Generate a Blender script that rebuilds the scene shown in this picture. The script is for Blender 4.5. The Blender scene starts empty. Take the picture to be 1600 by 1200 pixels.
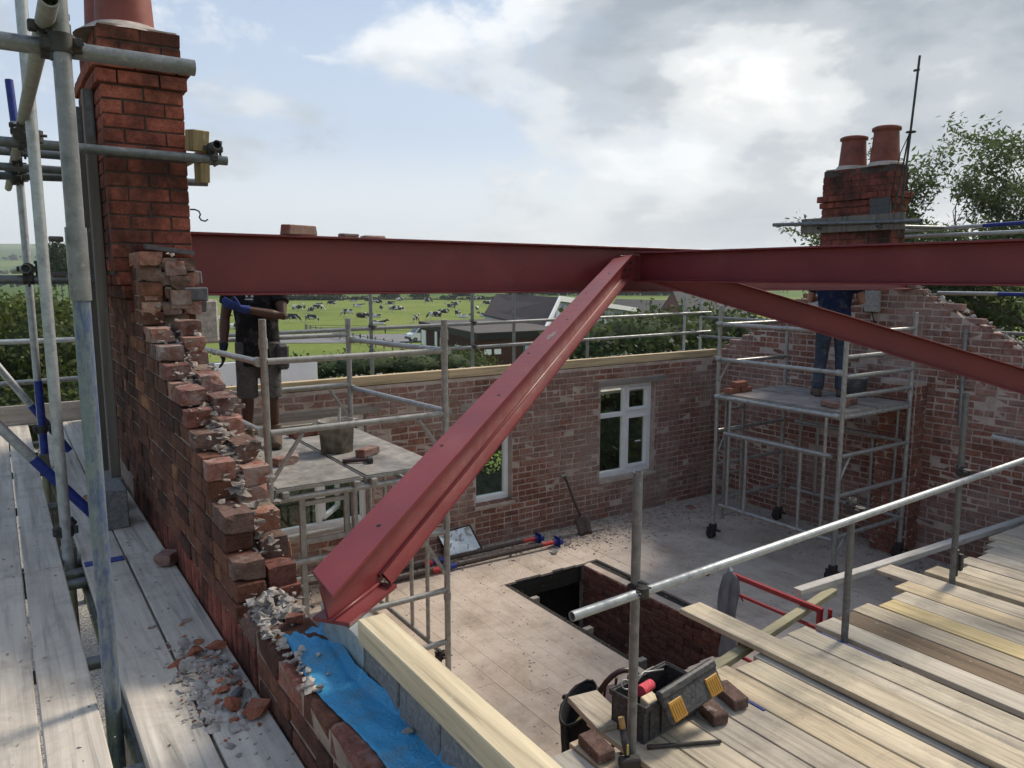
import bpy, bmesh, math, random
from mathutils import Vector as V, Matrix, noise as mnoise

# ------------------------------------------------------------------ camera, sky, sun, exposure
SC = bpy.context.scene
COL = SC.collection
R = random.Random(11)
CAM_PITCH = math.radians(8.1); CAM_YAW = math.radians(33.9)
cam_d = bpy.data.cameras.new('camera'); cam = bpy.data.objects.new('camera', cam_d); COL.objects.link(cam)
cam.location = (0, 0, 0)
cam.rotation_euler = (math.pi/2 - CAM_PITCH, 0, -CAM_YAW)
cam_d.sensor_width = 36.0; cam_d.lens = 36.0*1200/1600; cam_d.clip_start = 0.05; cam_d.clip_end = 20000
SC.camera = cam

SUN_AZ = math.radians(79.6); SUN_EL = math.radians(42)      # azimuth clockwise from +Y
world = bpy.data.worlds.new('World'); SC.world = world; world.use_nodes = True
wn, wl = world.node_tree.nodes, world.node_tree.links
for n in list(wn): wn.remove(n)
def W(t, **k):
    n = wn.new(t)
    for a, b in k.items(): setattr(n, a, b)
    return n
wout = W('ShaderNodeOutputWorld'); wbg = W('ShaderNodeBackground'); wl.new(wbg.outputs[0], wout.inputs[0])
wbg.inputs[1].default_value = 0.135
sky = W('ShaderNodeTexSky', sky_type='NISHITA', sun_disc=False, sun_elevation=SUN_EL, sun_rotation=SUN_AZ, altitude=80, air_density=1.0, dust_density=1.6, ozone_density=1.2)
tc = W('ShaderNodeTexCoord'); sep = W('ShaderNodeSeparateXYZ'); wl.new(tc.outputs['Generated'], sep.inputs[0])
def wmath(op, a, b=None, clamp=False):
    n = W('ShaderNodeMath', operation=op, use_clamp=clamp)
    for i, x in enumerate((a, b)):
        if x is None: continue
        if isinstance(x, (int, float)): n.inputs[i].default_value = x
        else: wl.new(x, n.inputs[i])
    return n.outputs[0]
def wramp(fac, stops, interp='EASE'):
    n = W('ShaderNodeValToRGB'); cr = n.color_ramp; cr.interpolation = interp
    while len(cr.elements) < len(stops): cr.elements.new(0.5)
    for e, (p, c) in zip(cr.elements, stops): e.position = p; e.color = (*c, 1) if len(c) == 3 else c
    wl.new(fac, n.inputs[0]); return n.outputs[0]
def wmix(fac, a, b):
    n = W('ShaderNodeMix', data_type='RGBA')
    for i, x in ((0, fac), (6, a), (7, b)):
        if isinstance(x, (int, float)): n.inputs[i].default_value = x
        elif isinstance(x, tuple): n.inputs[i].default_value = (*x, 1)
        else: wl.new(x, n.inputs[i])
    return n.outputs[2]
zz = wmath('MAXIMUM', sep.outputs[2], 0.0)
def wnoise(scale, detail, rough, off, dist=0.0, zs=2.0):
    mp = W('ShaderNodeMapping'); mp.inputs['Location'].default_value = off; mp.inputs['Scale'].default_value = (1, 1, zs)
    wl.new(tc.outputs['Generated'], mp.inputs[0])
    n = W('ShaderNodeTexNoise'); n.inputs['Scale'].default_value = scale; n.inputs['Detail'].default_value = detail
    n.inputs['Roughness'].default_value = rough; n.inputs['Distortion'].default_value = dist
    wl.new(mp.outputs[0], n.inputs['Vector']); return n.outputs['Fac']
OFF = (3.1, 7.4, 0.6)
cov = wnoise(2.2, 3, 0.5, OFF); det = wnoise(5.2, 10, 0.60, (OFF[0]+9, OFF[1]-4, 1.7), 0.2)
# cloud bank toward the sun's side of the sky, open blue on the other side
sunside = wmath('ADD', wmath('MULTIPLY', sep.outputs[0], 0.52), wmath('MULTIPLY', sep.outputs[1], -0.20))
dens = wmath('ADD', wmath('ADD', wmath('MULTIPLY', cov, 0.45), wmath('MULTIPLY', det, 0.55)), wmath('MAXIMUM', sunside, 0.0))
cmask = wramp(dens, [(0.58, (0, 0, 0)), (0.66, (0.7, 0.7, 0.7)), (0.78, (1, 1, 1))])
shade = wnoise(2.6, 9, 0.55, (OFF[0]+2.3, OFF[1]+5.1, 4.2), 0.1, 2.2)
ccol = wramp(shade, [(0.36, (1.45, 1.72, 2.0)), (0.44, (2.3, 2.5, 2.7)), (0.50, (3.9, 4.0, 4.0)), (0.58, (5.5, 5.45, 5.25))])
hz = wramp(zz, [(0.0, (1, 1, 1)), (0.07, (0.62, 0.62, 0.62)), (0.18, (0.25, 0.25, 0.25)), (0.5, (0.04, 0.04, 0.04))])
skymul = wmix(0.80, sky.outputs[0], (1.40, 2.02, 3.10))
hazed = wmix(hz, skymul, (4.5, 4.7, 4.65))
cl = wmix(wmath('MULTIPLY', cmask, 0.95), hazed, ccol)
fin = wmix(wmath('MULTIPLY', hz, 0.5), cl, (4.9, 5.0, 4.85))
wl.new(fin, wbg.inputs[0])

sun_d = bpy.data.lights.new('sun', 'SUN'); sun_d.energy = 2.7; sun_d.angle = math.radians(13); sun_d.color = (1.0, 0.90, 0.76)
sun = bpy.data.objects.new('sun', sun_d); COL.objects.link(sun)
sdir = V((math.sin(SUN_AZ)*math.cos(SUN_EL), math.cos(SUN_AZ)*math.cos(SUN_EL), math.sin(SUN_EL)))
sun.rotation_euler = sdir.to_track_quat('Z', 'Y').to_euler(); sun.location = sdir*60
vs = SC.view_settings; vs.view_transform = 'Standard'; vs.look = 'None'; vs.gamma = 1.0; vs.use_curve_mapping = False; vs.exposure = 0.68
SC.render.engine = 'CYCLES'; SC.cycles.use_denoising = True; SC.cycles.max_bounces = 5; SC.cycles.diffuse_bounces = 3; SC.cycles.glossy_bounces = 3; SC.cycles.transparent_max_bounces = 10; SC.cycles.use_adaptive_sampling = True; SC.cycles.adaptive_threshold = 0.02
SC.cycles.sample_clamp_indirect = 6.0

# ------------------------------------------------------------------ node materials
class NT:
    def __init__(s, name):
        s.m = bpy.data.materials.new(name); s.m.use_nodes = True
        s.n, s.l = s.m.node_tree.nodes, s.m.node_tree.links
        s.b = s.n['Principled BSDF']; s.out = s.n['Material Output']
    def N(s, t, ins=None, **k):
        n = s.n.new(t)
        for a, b in k.items(): setattr(n, a, b)
        for a, b in (ins or {}).items(): s.put(n.inputs[a], b)
        return n
    def put(s, sock, x):
        if isinstance(x, (int, float)): sock.default_value = x
        elif isinstance(x, tuple): sock.default_value = (*x, 1) if (len(x) == 3 and sock.type == 'RGBA') else x
        else: s.l.new(x, sock)
    def pos(s, scale=(1, 1, 1), rot=(0, 0, 0), obj=False):
        src = s.N('ShaderNodeTexCoord').outputs['Object'] if obj else s.N('ShaderNodeNewGeometry').outputs['Position']
        return s.N('ShaderNodeMapping', {'Vector': src, 'Scale': scale, 'Rotation': rot}).outputs[0]
    def noise(s, vec, scale, detail=4, rough=0.55, dist=0.0):
        return s.N('ShaderNodeTexNoise', {'Vector': vec, 'Scale': scale, 'Detail': detail, 'Roughness': rough, 'Distortion': dist}).outputs['Fac']
    def ramp(s, fac, stops, interp='LINEAR'):
        n = s.N('ShaderNodeValToRGB', {'Fac': fac}); cr = n.color_ramp; cr.interpolation = interp
        while len(cr.elements) < len(stops): cr.elements.new(0.5)
        for e, (p, c) in zip(cr.elements, stops):
            e.position = p; e.color = (c, c, c, 1) if isinstance(c, (int, float)) else (*c, 1)
        return n.outputs[0]
    def mix(s, fac, a, b, mode='MIX'):
        n = s.N('ShaderNodeMix', data_type='RGBA', blend_type=mode)
        s.put(n.inputs[0], fac); s.put(n.inputs[6], a); s.put(n.inputs[7], b); return n.outputs[2]
    def math(s, op, a, b=0.0):
        return s.N('ShaderNodeMath', {0: a, 1: b}, operation=op).outputs[0]
    def bump(s, h, strength=0.3, dist=0.01):
        n = s.N('ShaderNodeBump', {'Height': h, 'Strength': strength, 'Distance': dist}); s.l.new(n.outputs[0], s.b.inputs['Normal']); return n
    def rnd(s):
        a = s.N('ShaderNodeObjectInfo').outputs['Random']; b = s.N('ShaderNodeNewGeometry').outputs['Random Per Island']
        return s.math('FRACT', s.math('ADD', a, s.math('MULTIPLY', b, 7.31)))
    def fin(s, col, rough=0.8, metal=0.0, spec=0.3):
        s.put(s.b.inputs['Base Color'], col); s.put(s.b.inputs['Roughness'], rough); s.put(s.b.inputs['Metallic'], metal)
        s.b.inputs['Specular IOR Level'].default_value = spec; return s.m

def plain(name, c, rough=0.7, metal=0.0, var=0.25, scale=14, bump=0.15, spec=0.3, obj=False, c2=None, bdist=0.004):
    t = NT(name); p = t.pos(obj=obj); n = t.noise(p, scale, 6, 0.6)
    lo = tuple(x*(1-var) for x in c); hi = tuple(min(1, x*(1+var)) for x in (c2 or c))
    col = t.ramp(n, [(0.3, lo), (0.7, hi)])
    if bump: t.bump(t.noise(p, scale*4, 5, 0.6), bump, bdist)
    return t.fin(col, rough, metal, spec)

def brick_mat(name, stops, plaster=0.0, soot=0.0, plcol=((0.32, 0.265, 0.235), (0.49, 0.43, 0.39)), lime=0.25, plmax=0.8):
    t = NT(name); p = t.pos(); r = t.rnd()
    c = t.ramp(r, stops)
    n1 = t.noise(p, 22, 6, 0.65); n2 = t.noise(p, 5, 4, 0.6)
    c = t.mix(1.0, c, t.ramp(n1, [(0.25, 0.55), (0.5, 1.0), (0.75, 1.5)]), 'MULTIPLY')
    c = t.mix(1.0, c, t.ramp(t.noise(p, 120, 3, 0.6), [(0.3, 0.72), (0.7, 1.3)]), 'MULTIPLY')
    if soot:
        c = t.mix(t.math('MULTIPLY', t.ramp(t.noise(p, 2.2, 5, 0.6, 0.6), [(0.44, 0.0), (0.58, 1.0)]), soot), c, (0.022, 0.017, 0.015))
    if lime:
        c = t.mix(t.math('MULTIPLY', t.ramp(t.noise(p, 9, 8, 0.7), [(0.58, 0.0), (0.68, 1.0)]), lime), c, (0.42, 0.385, 0.35))
    if plaster:
        f = t.math('ADD', t.math('MULTIPLY', t.noise(p, 1.1, 6, 0.65, 0.4), 0.60), t.math('MULTIPLY', t.noise(p, 17, 8, 0.75), 0.40))
        m = t.ramp(f, [(0.52-plaster*0.14, 0.0), (0.66-plaster*0.08, 1.0)])
        c = t.mix(t.math('MULTIPLY', m, plmax), c, t.ramp(n2, [(0.3, plcol[0]), (0.7, plcol[1])]))
    t.bump(t.noise(p, 55, 6, 0.7), 0.55, 0.006)
    return t.fin(c, 0.92, 0, 0.15)

INNER = [(0.0, (0.145, 0.068, 0.053)), (0.2, (0.175, 0.078, 0.057)), (0.5, (0.205, 0.088, 0.063)), (0.75, (0.205, 0.096, 0.072)), (0.92, (0.24, 0.100, 0.069)), (1.0, (0.265, 0.113, 0.077))]
OUTER = [(0.0, (0.070, 0.034, 0.026)), (0.3, (0.115, 0.050, 0.035)), (0.65, (0.155, 0.066, 0.043)), (0.9, (0.19, 0.082, 0.050)), (0.95, (0.27, 0.125, 0.065)), (1.0, (0.30, 0.14, 0.07))]
CHIM = [(0.0, (0.185, 0.056, 0.040)), (0.3, (0.25, 0.074, 0.050)), (0.7, (0.285, 0.090, 0.059)), (1.0, (0.215, 0.066, 0.048))]
BROKEN = [(0.0, (0.11, 0.050, 0.042)), (0.35, (0.19, 0.072, 0.054)), (0.7, (0.245, 0.095, 0.066)), (0.9, (0.30, 0.145, 0.095)), (1.0, (0.12, 0.085, 0.075))]
MB_INNER = brick_mat('brick_inner', INNER, plaster=0.70, plmax=0.55)
MB_INNER2 = brick_mat('brick_inner_right', INNER, plaster=0.55, plmax=0.5)
MB_INNER3 = brick_mat('brick_inner_bare', INNER, plaster=0.0, lime=0.35)
MB_OUTER = brick_mat('brick_weathered', OUTER, soot=0.45, lime=0.10)
MB_CHIM = brick_mat('brick_chimney', CHIM, soot=0.75, lime=0.0)
MB_CHIM2 = brick_mat('brick_far_chimney', [(0.0, (0.13, 0.045, 0.035)), (0.6, (0.20, 0.06, 0.042)), (1.0, (0.16, 0.05, 0.04))], soot=0.8, lime=0.0)
MB_BROKEN = brick_mat('brick_broken', BROKEN, soot=0.12, plaster=0.55, lime=0.5, plcol=((0.25, 0.215, 0.19), (0.42, 0.375, 0.335)))
MB_CHIP = brick_mat('brick_chip', [(0.0, (0.24, 0.085, 0.052)), (1.0, (0.34, 0.135, 0.08))], lime=0.3)
MB_DULL = brick_mat('brick_dull', [(0.0, (0.115, 0.075, 0.062)), (1.0, (0.15, 0.09, 0.072))], lime=0.5)
M_MORT = plain('mortar_lime', (0.36, 0.31, 0.275), 0.95, var=0.35, scale=9, bump=0.6, bdist=0.01)
def mort_inner():
    t = NT('mortar_inner'); p = t.pos()
    c = t.ramp(t.noise(p, 6, 7, 0.65), [(0.3, (0.33, 0.25, 0.205)), (0.55, (0.46, 0.385, 0.33)), (0.75, (0.55, 0.48, 0.42))])
    t.bump(t.noise(p, 40, 6, 0.7), 0.7, 0.01); return t.fin(c, 0.95, 0, 0.1)
M_MORTIN = mort_inner()
M_MORTDK = plain('mortar_sooty', (0.060, 0.047, 0.042), 0.95, var=0.4, scale=20, bump=0.5)
M_MORTOUT = plain('mortar_weathered', (0.24, 0.185, 0.145), 0.95, var=0.45, scale=12, bump=0.5)

def steel_primer():
    t = NT('red_oxide_primer'); p = t.pos()
    c = t.ramp(t.noise(p, 3, 6, 0.6), [(0.3, (0.135, 0.016, 0.021)), (0.7, (0.180, 0.023, 0.026))])
    c = t.mix(t.math('MULTIPLY', t.ramp(t.noise(p, 7, 8, 0.75), [(0.66, 0.0), (0.72, 1.0)]), 0.35), c, (0.36, 0.22, 0.19))
    c = t.mix(t.math('MULTIPLY', t.ramp(t.noise(p, 2.0, 9, 0.72, 0.6), [(0.56, 0.0), (0.72, 1.0)]), 0.35), c, (0.25, 0.10, 0.085))
    c = t.mix(t.math('MULTIPLY', t.ramp(t.noise(t.pos((40, 40, 3)), 1.0, 4, 0.6), [(0.66, 0.0), (0.70, 1.0)]), 0.25), c, (0.06, 0.012, 0.012))
    t.bump(t.noise(p, 160, 3, 0.6), 0.08, 0.002)
    return t.fin(c, t.ramp(t.noise(p, 12, 5), [(0.3, 0.38), (0.7, 0.55)]), 0.0, 0.5)
M_STEEL = steel_primer()
M_SCAR = plain('rubbed_steel', (0.17, 0.12, 0.11), 0.5, var=0.5, scale=40)
def galv(name, c, metal=0.75, rough=(0.32, 0.55), rust=0.0, splat=0.0, paint=None):
    t = NT(name); p = t.pos()
    n = t.noise(p, 18, 8, 0.7)
    col = t.ramp(n, [(0.28, tuple(x*0.6 for x in c)), (0.5, c), (0.75, tuple(min(1, x*1.25) for x in c))])
    r = t.ramp(n, [(0.3, rough[1]), (0.7, rough[0])])
    mt = metal
    if rust: col = t.mix(t.math('MULTIPLY', t.ramp(t.noise(p, 6, 8, 0.7), [(0.56, 0), (0.66, 1)]), rust), col, (0.14, 0.075, 0.045))
    if splat:
        m = t.ramp(t.noise(p, 30, 8, 0.75), [(0.57, 0), (0.63, 1)]); col = t.mix(t.math('MULTIPLY', m, splat), col, (0.5, 0.48, 0.45))
        mt = t.math('MULTIPLY', t.math('SUBTRACT', 1.0, m), metal)
    if paint:
        m = t.ramp(t.noise(t.pos((1, 1, 0.22)), 42, 9, 0.78), [(0.48, 0), (0.58, 0.7)])
        col = t.mix(m, col, paint); mt = t.math('MULTIPLY', t.math('SUBTRACT', 1.0, m), metal)
    t.bump(n, 0.12, 0.003)
    return t.fin(col, r, mt, 0.4)
M_TUBE = galv('galvanised_tube', (0.20, 0.205, 0.205), 0.45, splat=0.22)
M_TUBEDK = galv('old_dark_tube', (0.13, 0.14, 0.145), 0.5, rust=0.25, splat=0.15)
M_TUBEBR = galv('bright_galvanised_tube', (0.36, 0.38, 0.39), 0.5, (0.42, 0.62), splat=0.25)
M_TUBEBL = galv('blue_paint_worn_tube', (0.17, 0.205, 0.225), 0.35, paint=(0.035, 0.065, 0.19), splat=0.2)
M_BLUE = plain('blue_paint', (0.018, 0.034, 0.19), 0.5, var=0.3, scale=40)
M_ALU = galv('aluminium_tower_tube', (0.33, 0.325, 0.31), 0.5, (0.38, 0.6), splat=0.4)
M_COUP = galv('coupler_steel', (0.055, 0.052, 0.050), 0.5, (0.5, 0.8), rust=0.5)

def wood(name, stops, axis=1, grain=1.0, rough=0.82, dirt=0.4, dirtcol=(0.13, 0.115, 0.10), rnd=True, dust=0.0):
    t = NT(name)
    sc = [26, 26, 26]; sc[axis] = 0.9
    p = t.pos(tuple(sc)); q = t.pos(); r = t.rnd() if rnd else 0.5
    off = t.N('ShaderNodeVectorMath', {0: p, 1: t.N('ShaderNodeCombineXYZ', {0: t.math('MULTIPLY', r, 40.0) if rnd else 0.0, 1: t.math('MULTIPLY', r, 23.0) if rnd else 0.0, 2: 0.0}).outputs[0]}, operation='ADD').outputs[0]
    g = t.noise(off, 1.0, 7, 0.62, 1.4)
    c = t.ramp(r, stops) if rnd else stops[0][1]
    c = t.mix(grain, c, t.ramp(g, [(0.28, 0.52), (0.46, 0.95), (0.62, 1.10), (0.75, 1.25)]), 'MULTIPLY')
    sc2 = [7, 7, 7]; sc2[axis] = 0.45
    c = t.mix(grain, c, t.ramp(t.noise(t.pos(tuple(sc2)), 1.0, 6, 0.65, 1.0), [(0.3, 0.68), (0.5, 1.0), (0.7, 1.22)]), 'MULTIPLY')
    if dirt: c = t.mix(t.math('MULTIPLY', t.ramp(t.noise(q, 3.4, 9, 0.74, 0.5), [(0.48, 0), (0.68, 1)]), dirt), c, dirtcol)
    if dust: c = t.mix(t.math('MULTIPLY', t.ramp(t.noise(q, 2.0, 8, 0.72, 0.3), [(0.36, 0), (0.60, 1)]), dust), c, (0.53, 0.45, 0.385))
    sp = t.ramp(t.noise(q, 26, 6, 0.7), [(0.62, 0), (0.68, 1)])
    c = t.mix(t.math('MULTIPLY', sp, 0.5), c, (0.50, 0.47, 0.42))
    sk_ = t.ramp(t.noise(q, 15, 5, 0.7), [(0.66, 0), (0.71, 1)]); c = t.mix(t.math('MULTIPLY', sk_, 0.5), c, (0.10, 0.085, 0.07))
    t.bump(g, 0.35, 0.004)
    return t.fin(c, rough, 0, 0.2)
M_DECK = wood('scaffold_board', [(0.0, (0.35, 0.32, 0.275)), (0.2, (0.50, 0.43, 0.33)), (0.4, (0.42, 0.39, 0.34)), (0.6, (0.54, 0.46, 0.33)), (0.8, (0.46, 0.40, 0.32)), (0.92, (0.50, 0.40, 0.26)), (1.0, (0.36, 0.32, 0.26))])
M_DECKL = wood('scaffold_board_dusty', [(0.0, (0.45, 0.405, 0.345)), (0.5, (0.51, 0.465, 0.40)), (1.0, (0.48, 0.43, 0.365))], dirt=0.55, dirtcol=(0.19, 0.17, 0.15), dust=0.30)
M_YELLOW = wood('new_board', [(0.0, (0.52, 0.41, 0.22))], rnd=False, dirt=0.15)
M_BROWNB = wood('wet_brown_board', [(0.0, (0.18, 0.13, 0.085))], rnd=False, dirt=0.35)
M_TIMBER = wood('new_softwood', [(0.0, (0.60, 0.50, 0.335))], rnd=False, dirt=0.12, dirtcol=(0.4, 0.32, 0.2))
M_TIMBERX = wood('new_softwood_plate', [(0.0, (0.50, 0.39, 0.24))], axis=0, rnd=False, dirt=0.2, dirtcol=(0.3, 0.24, 0.16))
M_BATTEN = wood('damp_batten', [(0.0, (0.34, 0.31, 0.20))], axis=0, rnd=False, dirt=0.45)
M_OLDWOODZ = wood('grey_timber_post', [(0.0, (0.13, 0.115, 0.10)), (1.0, (0.17, 0.15, 0.13))], axis=2, dirt=0.35)
M_OLDWOODX = wood('grey_timber_lintel', [(0.0, (0.25, 0.23, 0.205)), (1.0, (0.29, 0.26, 0.23))], axis=0, dirt=0.35)
M_FLOOR = wood('dusty_floorboard', [(0.0, (0.33, 0.265, 0.21)), (0.5, (0.36, 0.29, 0.235)), (1.0, (0.39, 0.32, 0.26))], dirt=0.5, dirtcol=(0.24, 0.21, 0.19), dust=0.85, grain=0.35)
M_JOIST = wood('black_trimmer', [(0.0, (0.030, 0.026, 0.023))], axis=0, rnd=False, dirt=0.1)
M_DARKWOOD = plain('varnished_wood', (0.045, 0.013, 0.010), 0.35, var=0.3, scale=20, spec=0.5)
M_WHITE = plain('white_upvc', (0.78, 0.79, 0.80), 0.35, var=0.06, scale=6, bump=0.0, spec=0.5)
M_BLOCK = plain('concrete_block', (0.20, 0.20, 0.20), 0.95, var=0.35, scale=60, bump=0.8, bdist=0.006)
M_PAD = plain('pale_concrete', (0.40, 0.385, 0.36), 0.95, var=0.35, scale=40, bump=0.7, bdist=0.006)
M_GALVPLATE = galv('galvanised_plate', (0.36, 0.42, 0.43), 0.5, (0.35, 0.6))
M_RUBBLE = plain('mortar_rubble', (0.33, 0.295, 0.265), 0.95, var=0.5, scale=16, bump=0.6, bdist=0.01)
M_MORTLUMP = plain('grey_mortar_lump', (0.24, 0.205, 0.18), 0.95, var=0.5, scale=20, bump=0.7, bdist=0.01)
M_DUSTPINK = plain('brick_dust', (0.37, 0.31, 0.27), 0.97, var=0.5, scale=12, bump=0.5)
M_SLATE = plain('slate', (0.10, 0.095, 0.105), 0.7, var=0.3, scale=30)
M_BLACKPL = plain('black_plastic', (0.016, 0.018, 0.022), 0.55, var=0.7, scale=45, spec=0.45, c2=(0.05, 0.05, 0.052))
M_YELPL = plain('yellow_plastic', (0.40, 0.21, 0.035), 0.5, var=0.15, scale=30)
M_RED = plain('red_gloss_steel', (0.27, 0.012, 0.02), 0.35, var=0.2, scale=20, spec=0.5)
M_PROPRED = plain('worn_red_paint', (0.40, 0.035, 0.035), 0.55, var=0.3, scale=30)
M_PROPDK = plain('rusty_prop_tube', (0.055, 0.042, 0.037), 0.8, var=0.5, scale=30)
M_TERRA = plain('chimney_pot_clay', (0.20, 0.055, 0.042), 0.6, var=0.25, scale=9)
M_TERRA2 = plain('old_pot_clay', (0.17, 0.055, 0.04), 0.7, var=0.35, scale=7)
M_WIRE = plain('black_cable', (0.015, 0.015, 0.016), 0.6, var=0.2)
M_CLOTHGR = plain('grey_cloth', (0.17, 0.175, 0.195), 0.95, var=0.25, scale=10)
M_SKINDK = plain('skin_dark', (0.075, 0.037, 0.026), 0.5, var=0.15, scale=30, bump=0.1)
M_SKINLT = plain('skin_light', (0.36, 0.19, 0.14), 0.55, var=0.12, scale=30, bump=0.1)
M_TEEBLK = plain('black_cotton', (0.010, 0.010, 0.012), 0.95, var=0.3, scale=12)
M_TEENAVY = plain('navy_cotton', (0.012, 0.018, 0.048), 0.95, var=0.3, scale=12)
M_SHORTS = plain('grey_work_shorts', (0.075, 0.073, 0.07), 0.95, var=0.25, scale=14)
M_JEANS = plain('dark_denim', (0.045, 0.060, 0.085), 0.95, var=0.35, scale=10)
M_BOOT = plain('dusty_boot', (0.105, 0.075, 0.055), 0.85, var=0.3, scale=20)
M_GLOVE = plain('blue_glove', (0.02, 0.04, 0.16), 0.8, var=0.3, scale=20)
M_GLOVEDK = plain('dark_glove', (0.014, 0.017, 0.035), 0.8, var=0.3, scale=20)
M_HAIR = plain('dark_hair', (0.012, 0.010, 0.009), 0.8, var=0.3)
M_TRUNK = plain('bark', (0.10, 0.085, 0.065), 0.95, var=0.4, scale=8, bump=0.8, bdist=0.03)
M_GREY = plain('weathered_fence', (0.20, 0.185, 0.165), 0.95, var=0.3, scale=8)

def membrane():
    t = NT('blue_membrane'); p = t.pos()
    c = t.ramp(t.noise(p, 5, 5, 0.6), [(0.3, (0.030, 0.25, 0.47)), (0.7, (0.060, 0.34, 0.60))])
    c = t.mix(t.math('MULTIPLY', t.ramp(t.noise(p, 8, 8, 0.7), [(0.52, 0), (0.64, 1)]), 0.55), c, (0.13, 0.23, 0.28))
    t.bump(t.noise(p, 38, 5, 0.6, 2.5), 0.7, 0.010)
    return t.fin(c, t.ramp(t.noise(p, 10, 4), [(0.3, 0.3), (0.7, 0.55)]), 0, 0.5)
M_BLUEDPM = membrane()
def glass():
    t = NT('window_glass'); t.n.remove(t.b)
    bf = t.N('ShaderNodeNewGeometry').outputs['Backfacing']; fr = t.N('ShaderNodeFresnel', {'IOR': t.math('SUBTRACT', 1.5, t.math('MULTIPLY', bf, 0.8333))}).outputs[0]
    tr = t.N('ShaderNodeBsdfTransparent', {'Color': (0.90, 0.94, 0.92)}).outputs[0]
    gl = t.N('ShaderNodeBsdfGlossy', {'Color': (1, 1, 1), 'Roughness': 0.02}).outputs[0]
    mx = t.N('ShaderNodeMixShader', {0: t.math('MULTIPLY', fr, 1.0), 1: tr, 2: gl}); t.l.new(mx.outputs[0], t.out.inputs[0]); return t.m
M_GLASS = glass()
def leafmat(name, a, b, trans=0.35):
    t = NT(name); r = t.N('ShaderNodeNewGeometry').outputs['Random Per Island']
    c = t.ramp(r, [(0.0, a), (1.0, b)])
    m = t.fin(c, 0.6, 0, 0.25)
    tl = t.N('ShaderNodeBsdfTranslucent', {'Color': t.mix(0.5, c, (0.10, 0.15, 0.03))}).outputs[0]
    mx = t.N('ShaderNodeMixShader', {0: trans, 1: t.b.outputs[0], 2: tl}); t.l.new(mx.outputs[0], t.out.inputs[0]); return m
M_LEAF = leafmat('leaf_hedge', (0.022, 0.040, 0.014), (0.065, 0.086, 0.030))
M_LEAFDK = leafmat('leaf_dark_hedge', (0.014, 0.034, 0.014), (0.040, 0.075, 0.028))
M_LEAFTREE = leafmat('leaf_willow', (0.050, 0.070, 0.034), (0.120, 0.145, 0.075), 0.45)
M_LEAFBUSH = leafmat('leaf_bush', (0.035, 0.055, 0.014), (0.12, 0.135, 0.040))
M_LEAFIN = plain('leaf_mass', (0.05, 0.07, 0.028), 0.95, var=0.7, scale=9, bump=0.9, bdist=0.08)
M_LEAFFAR = leafmat('leaf_far', (0.018, 0.032, 0.016), (0.045, 0.070, 0.030), 0.15)

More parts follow.
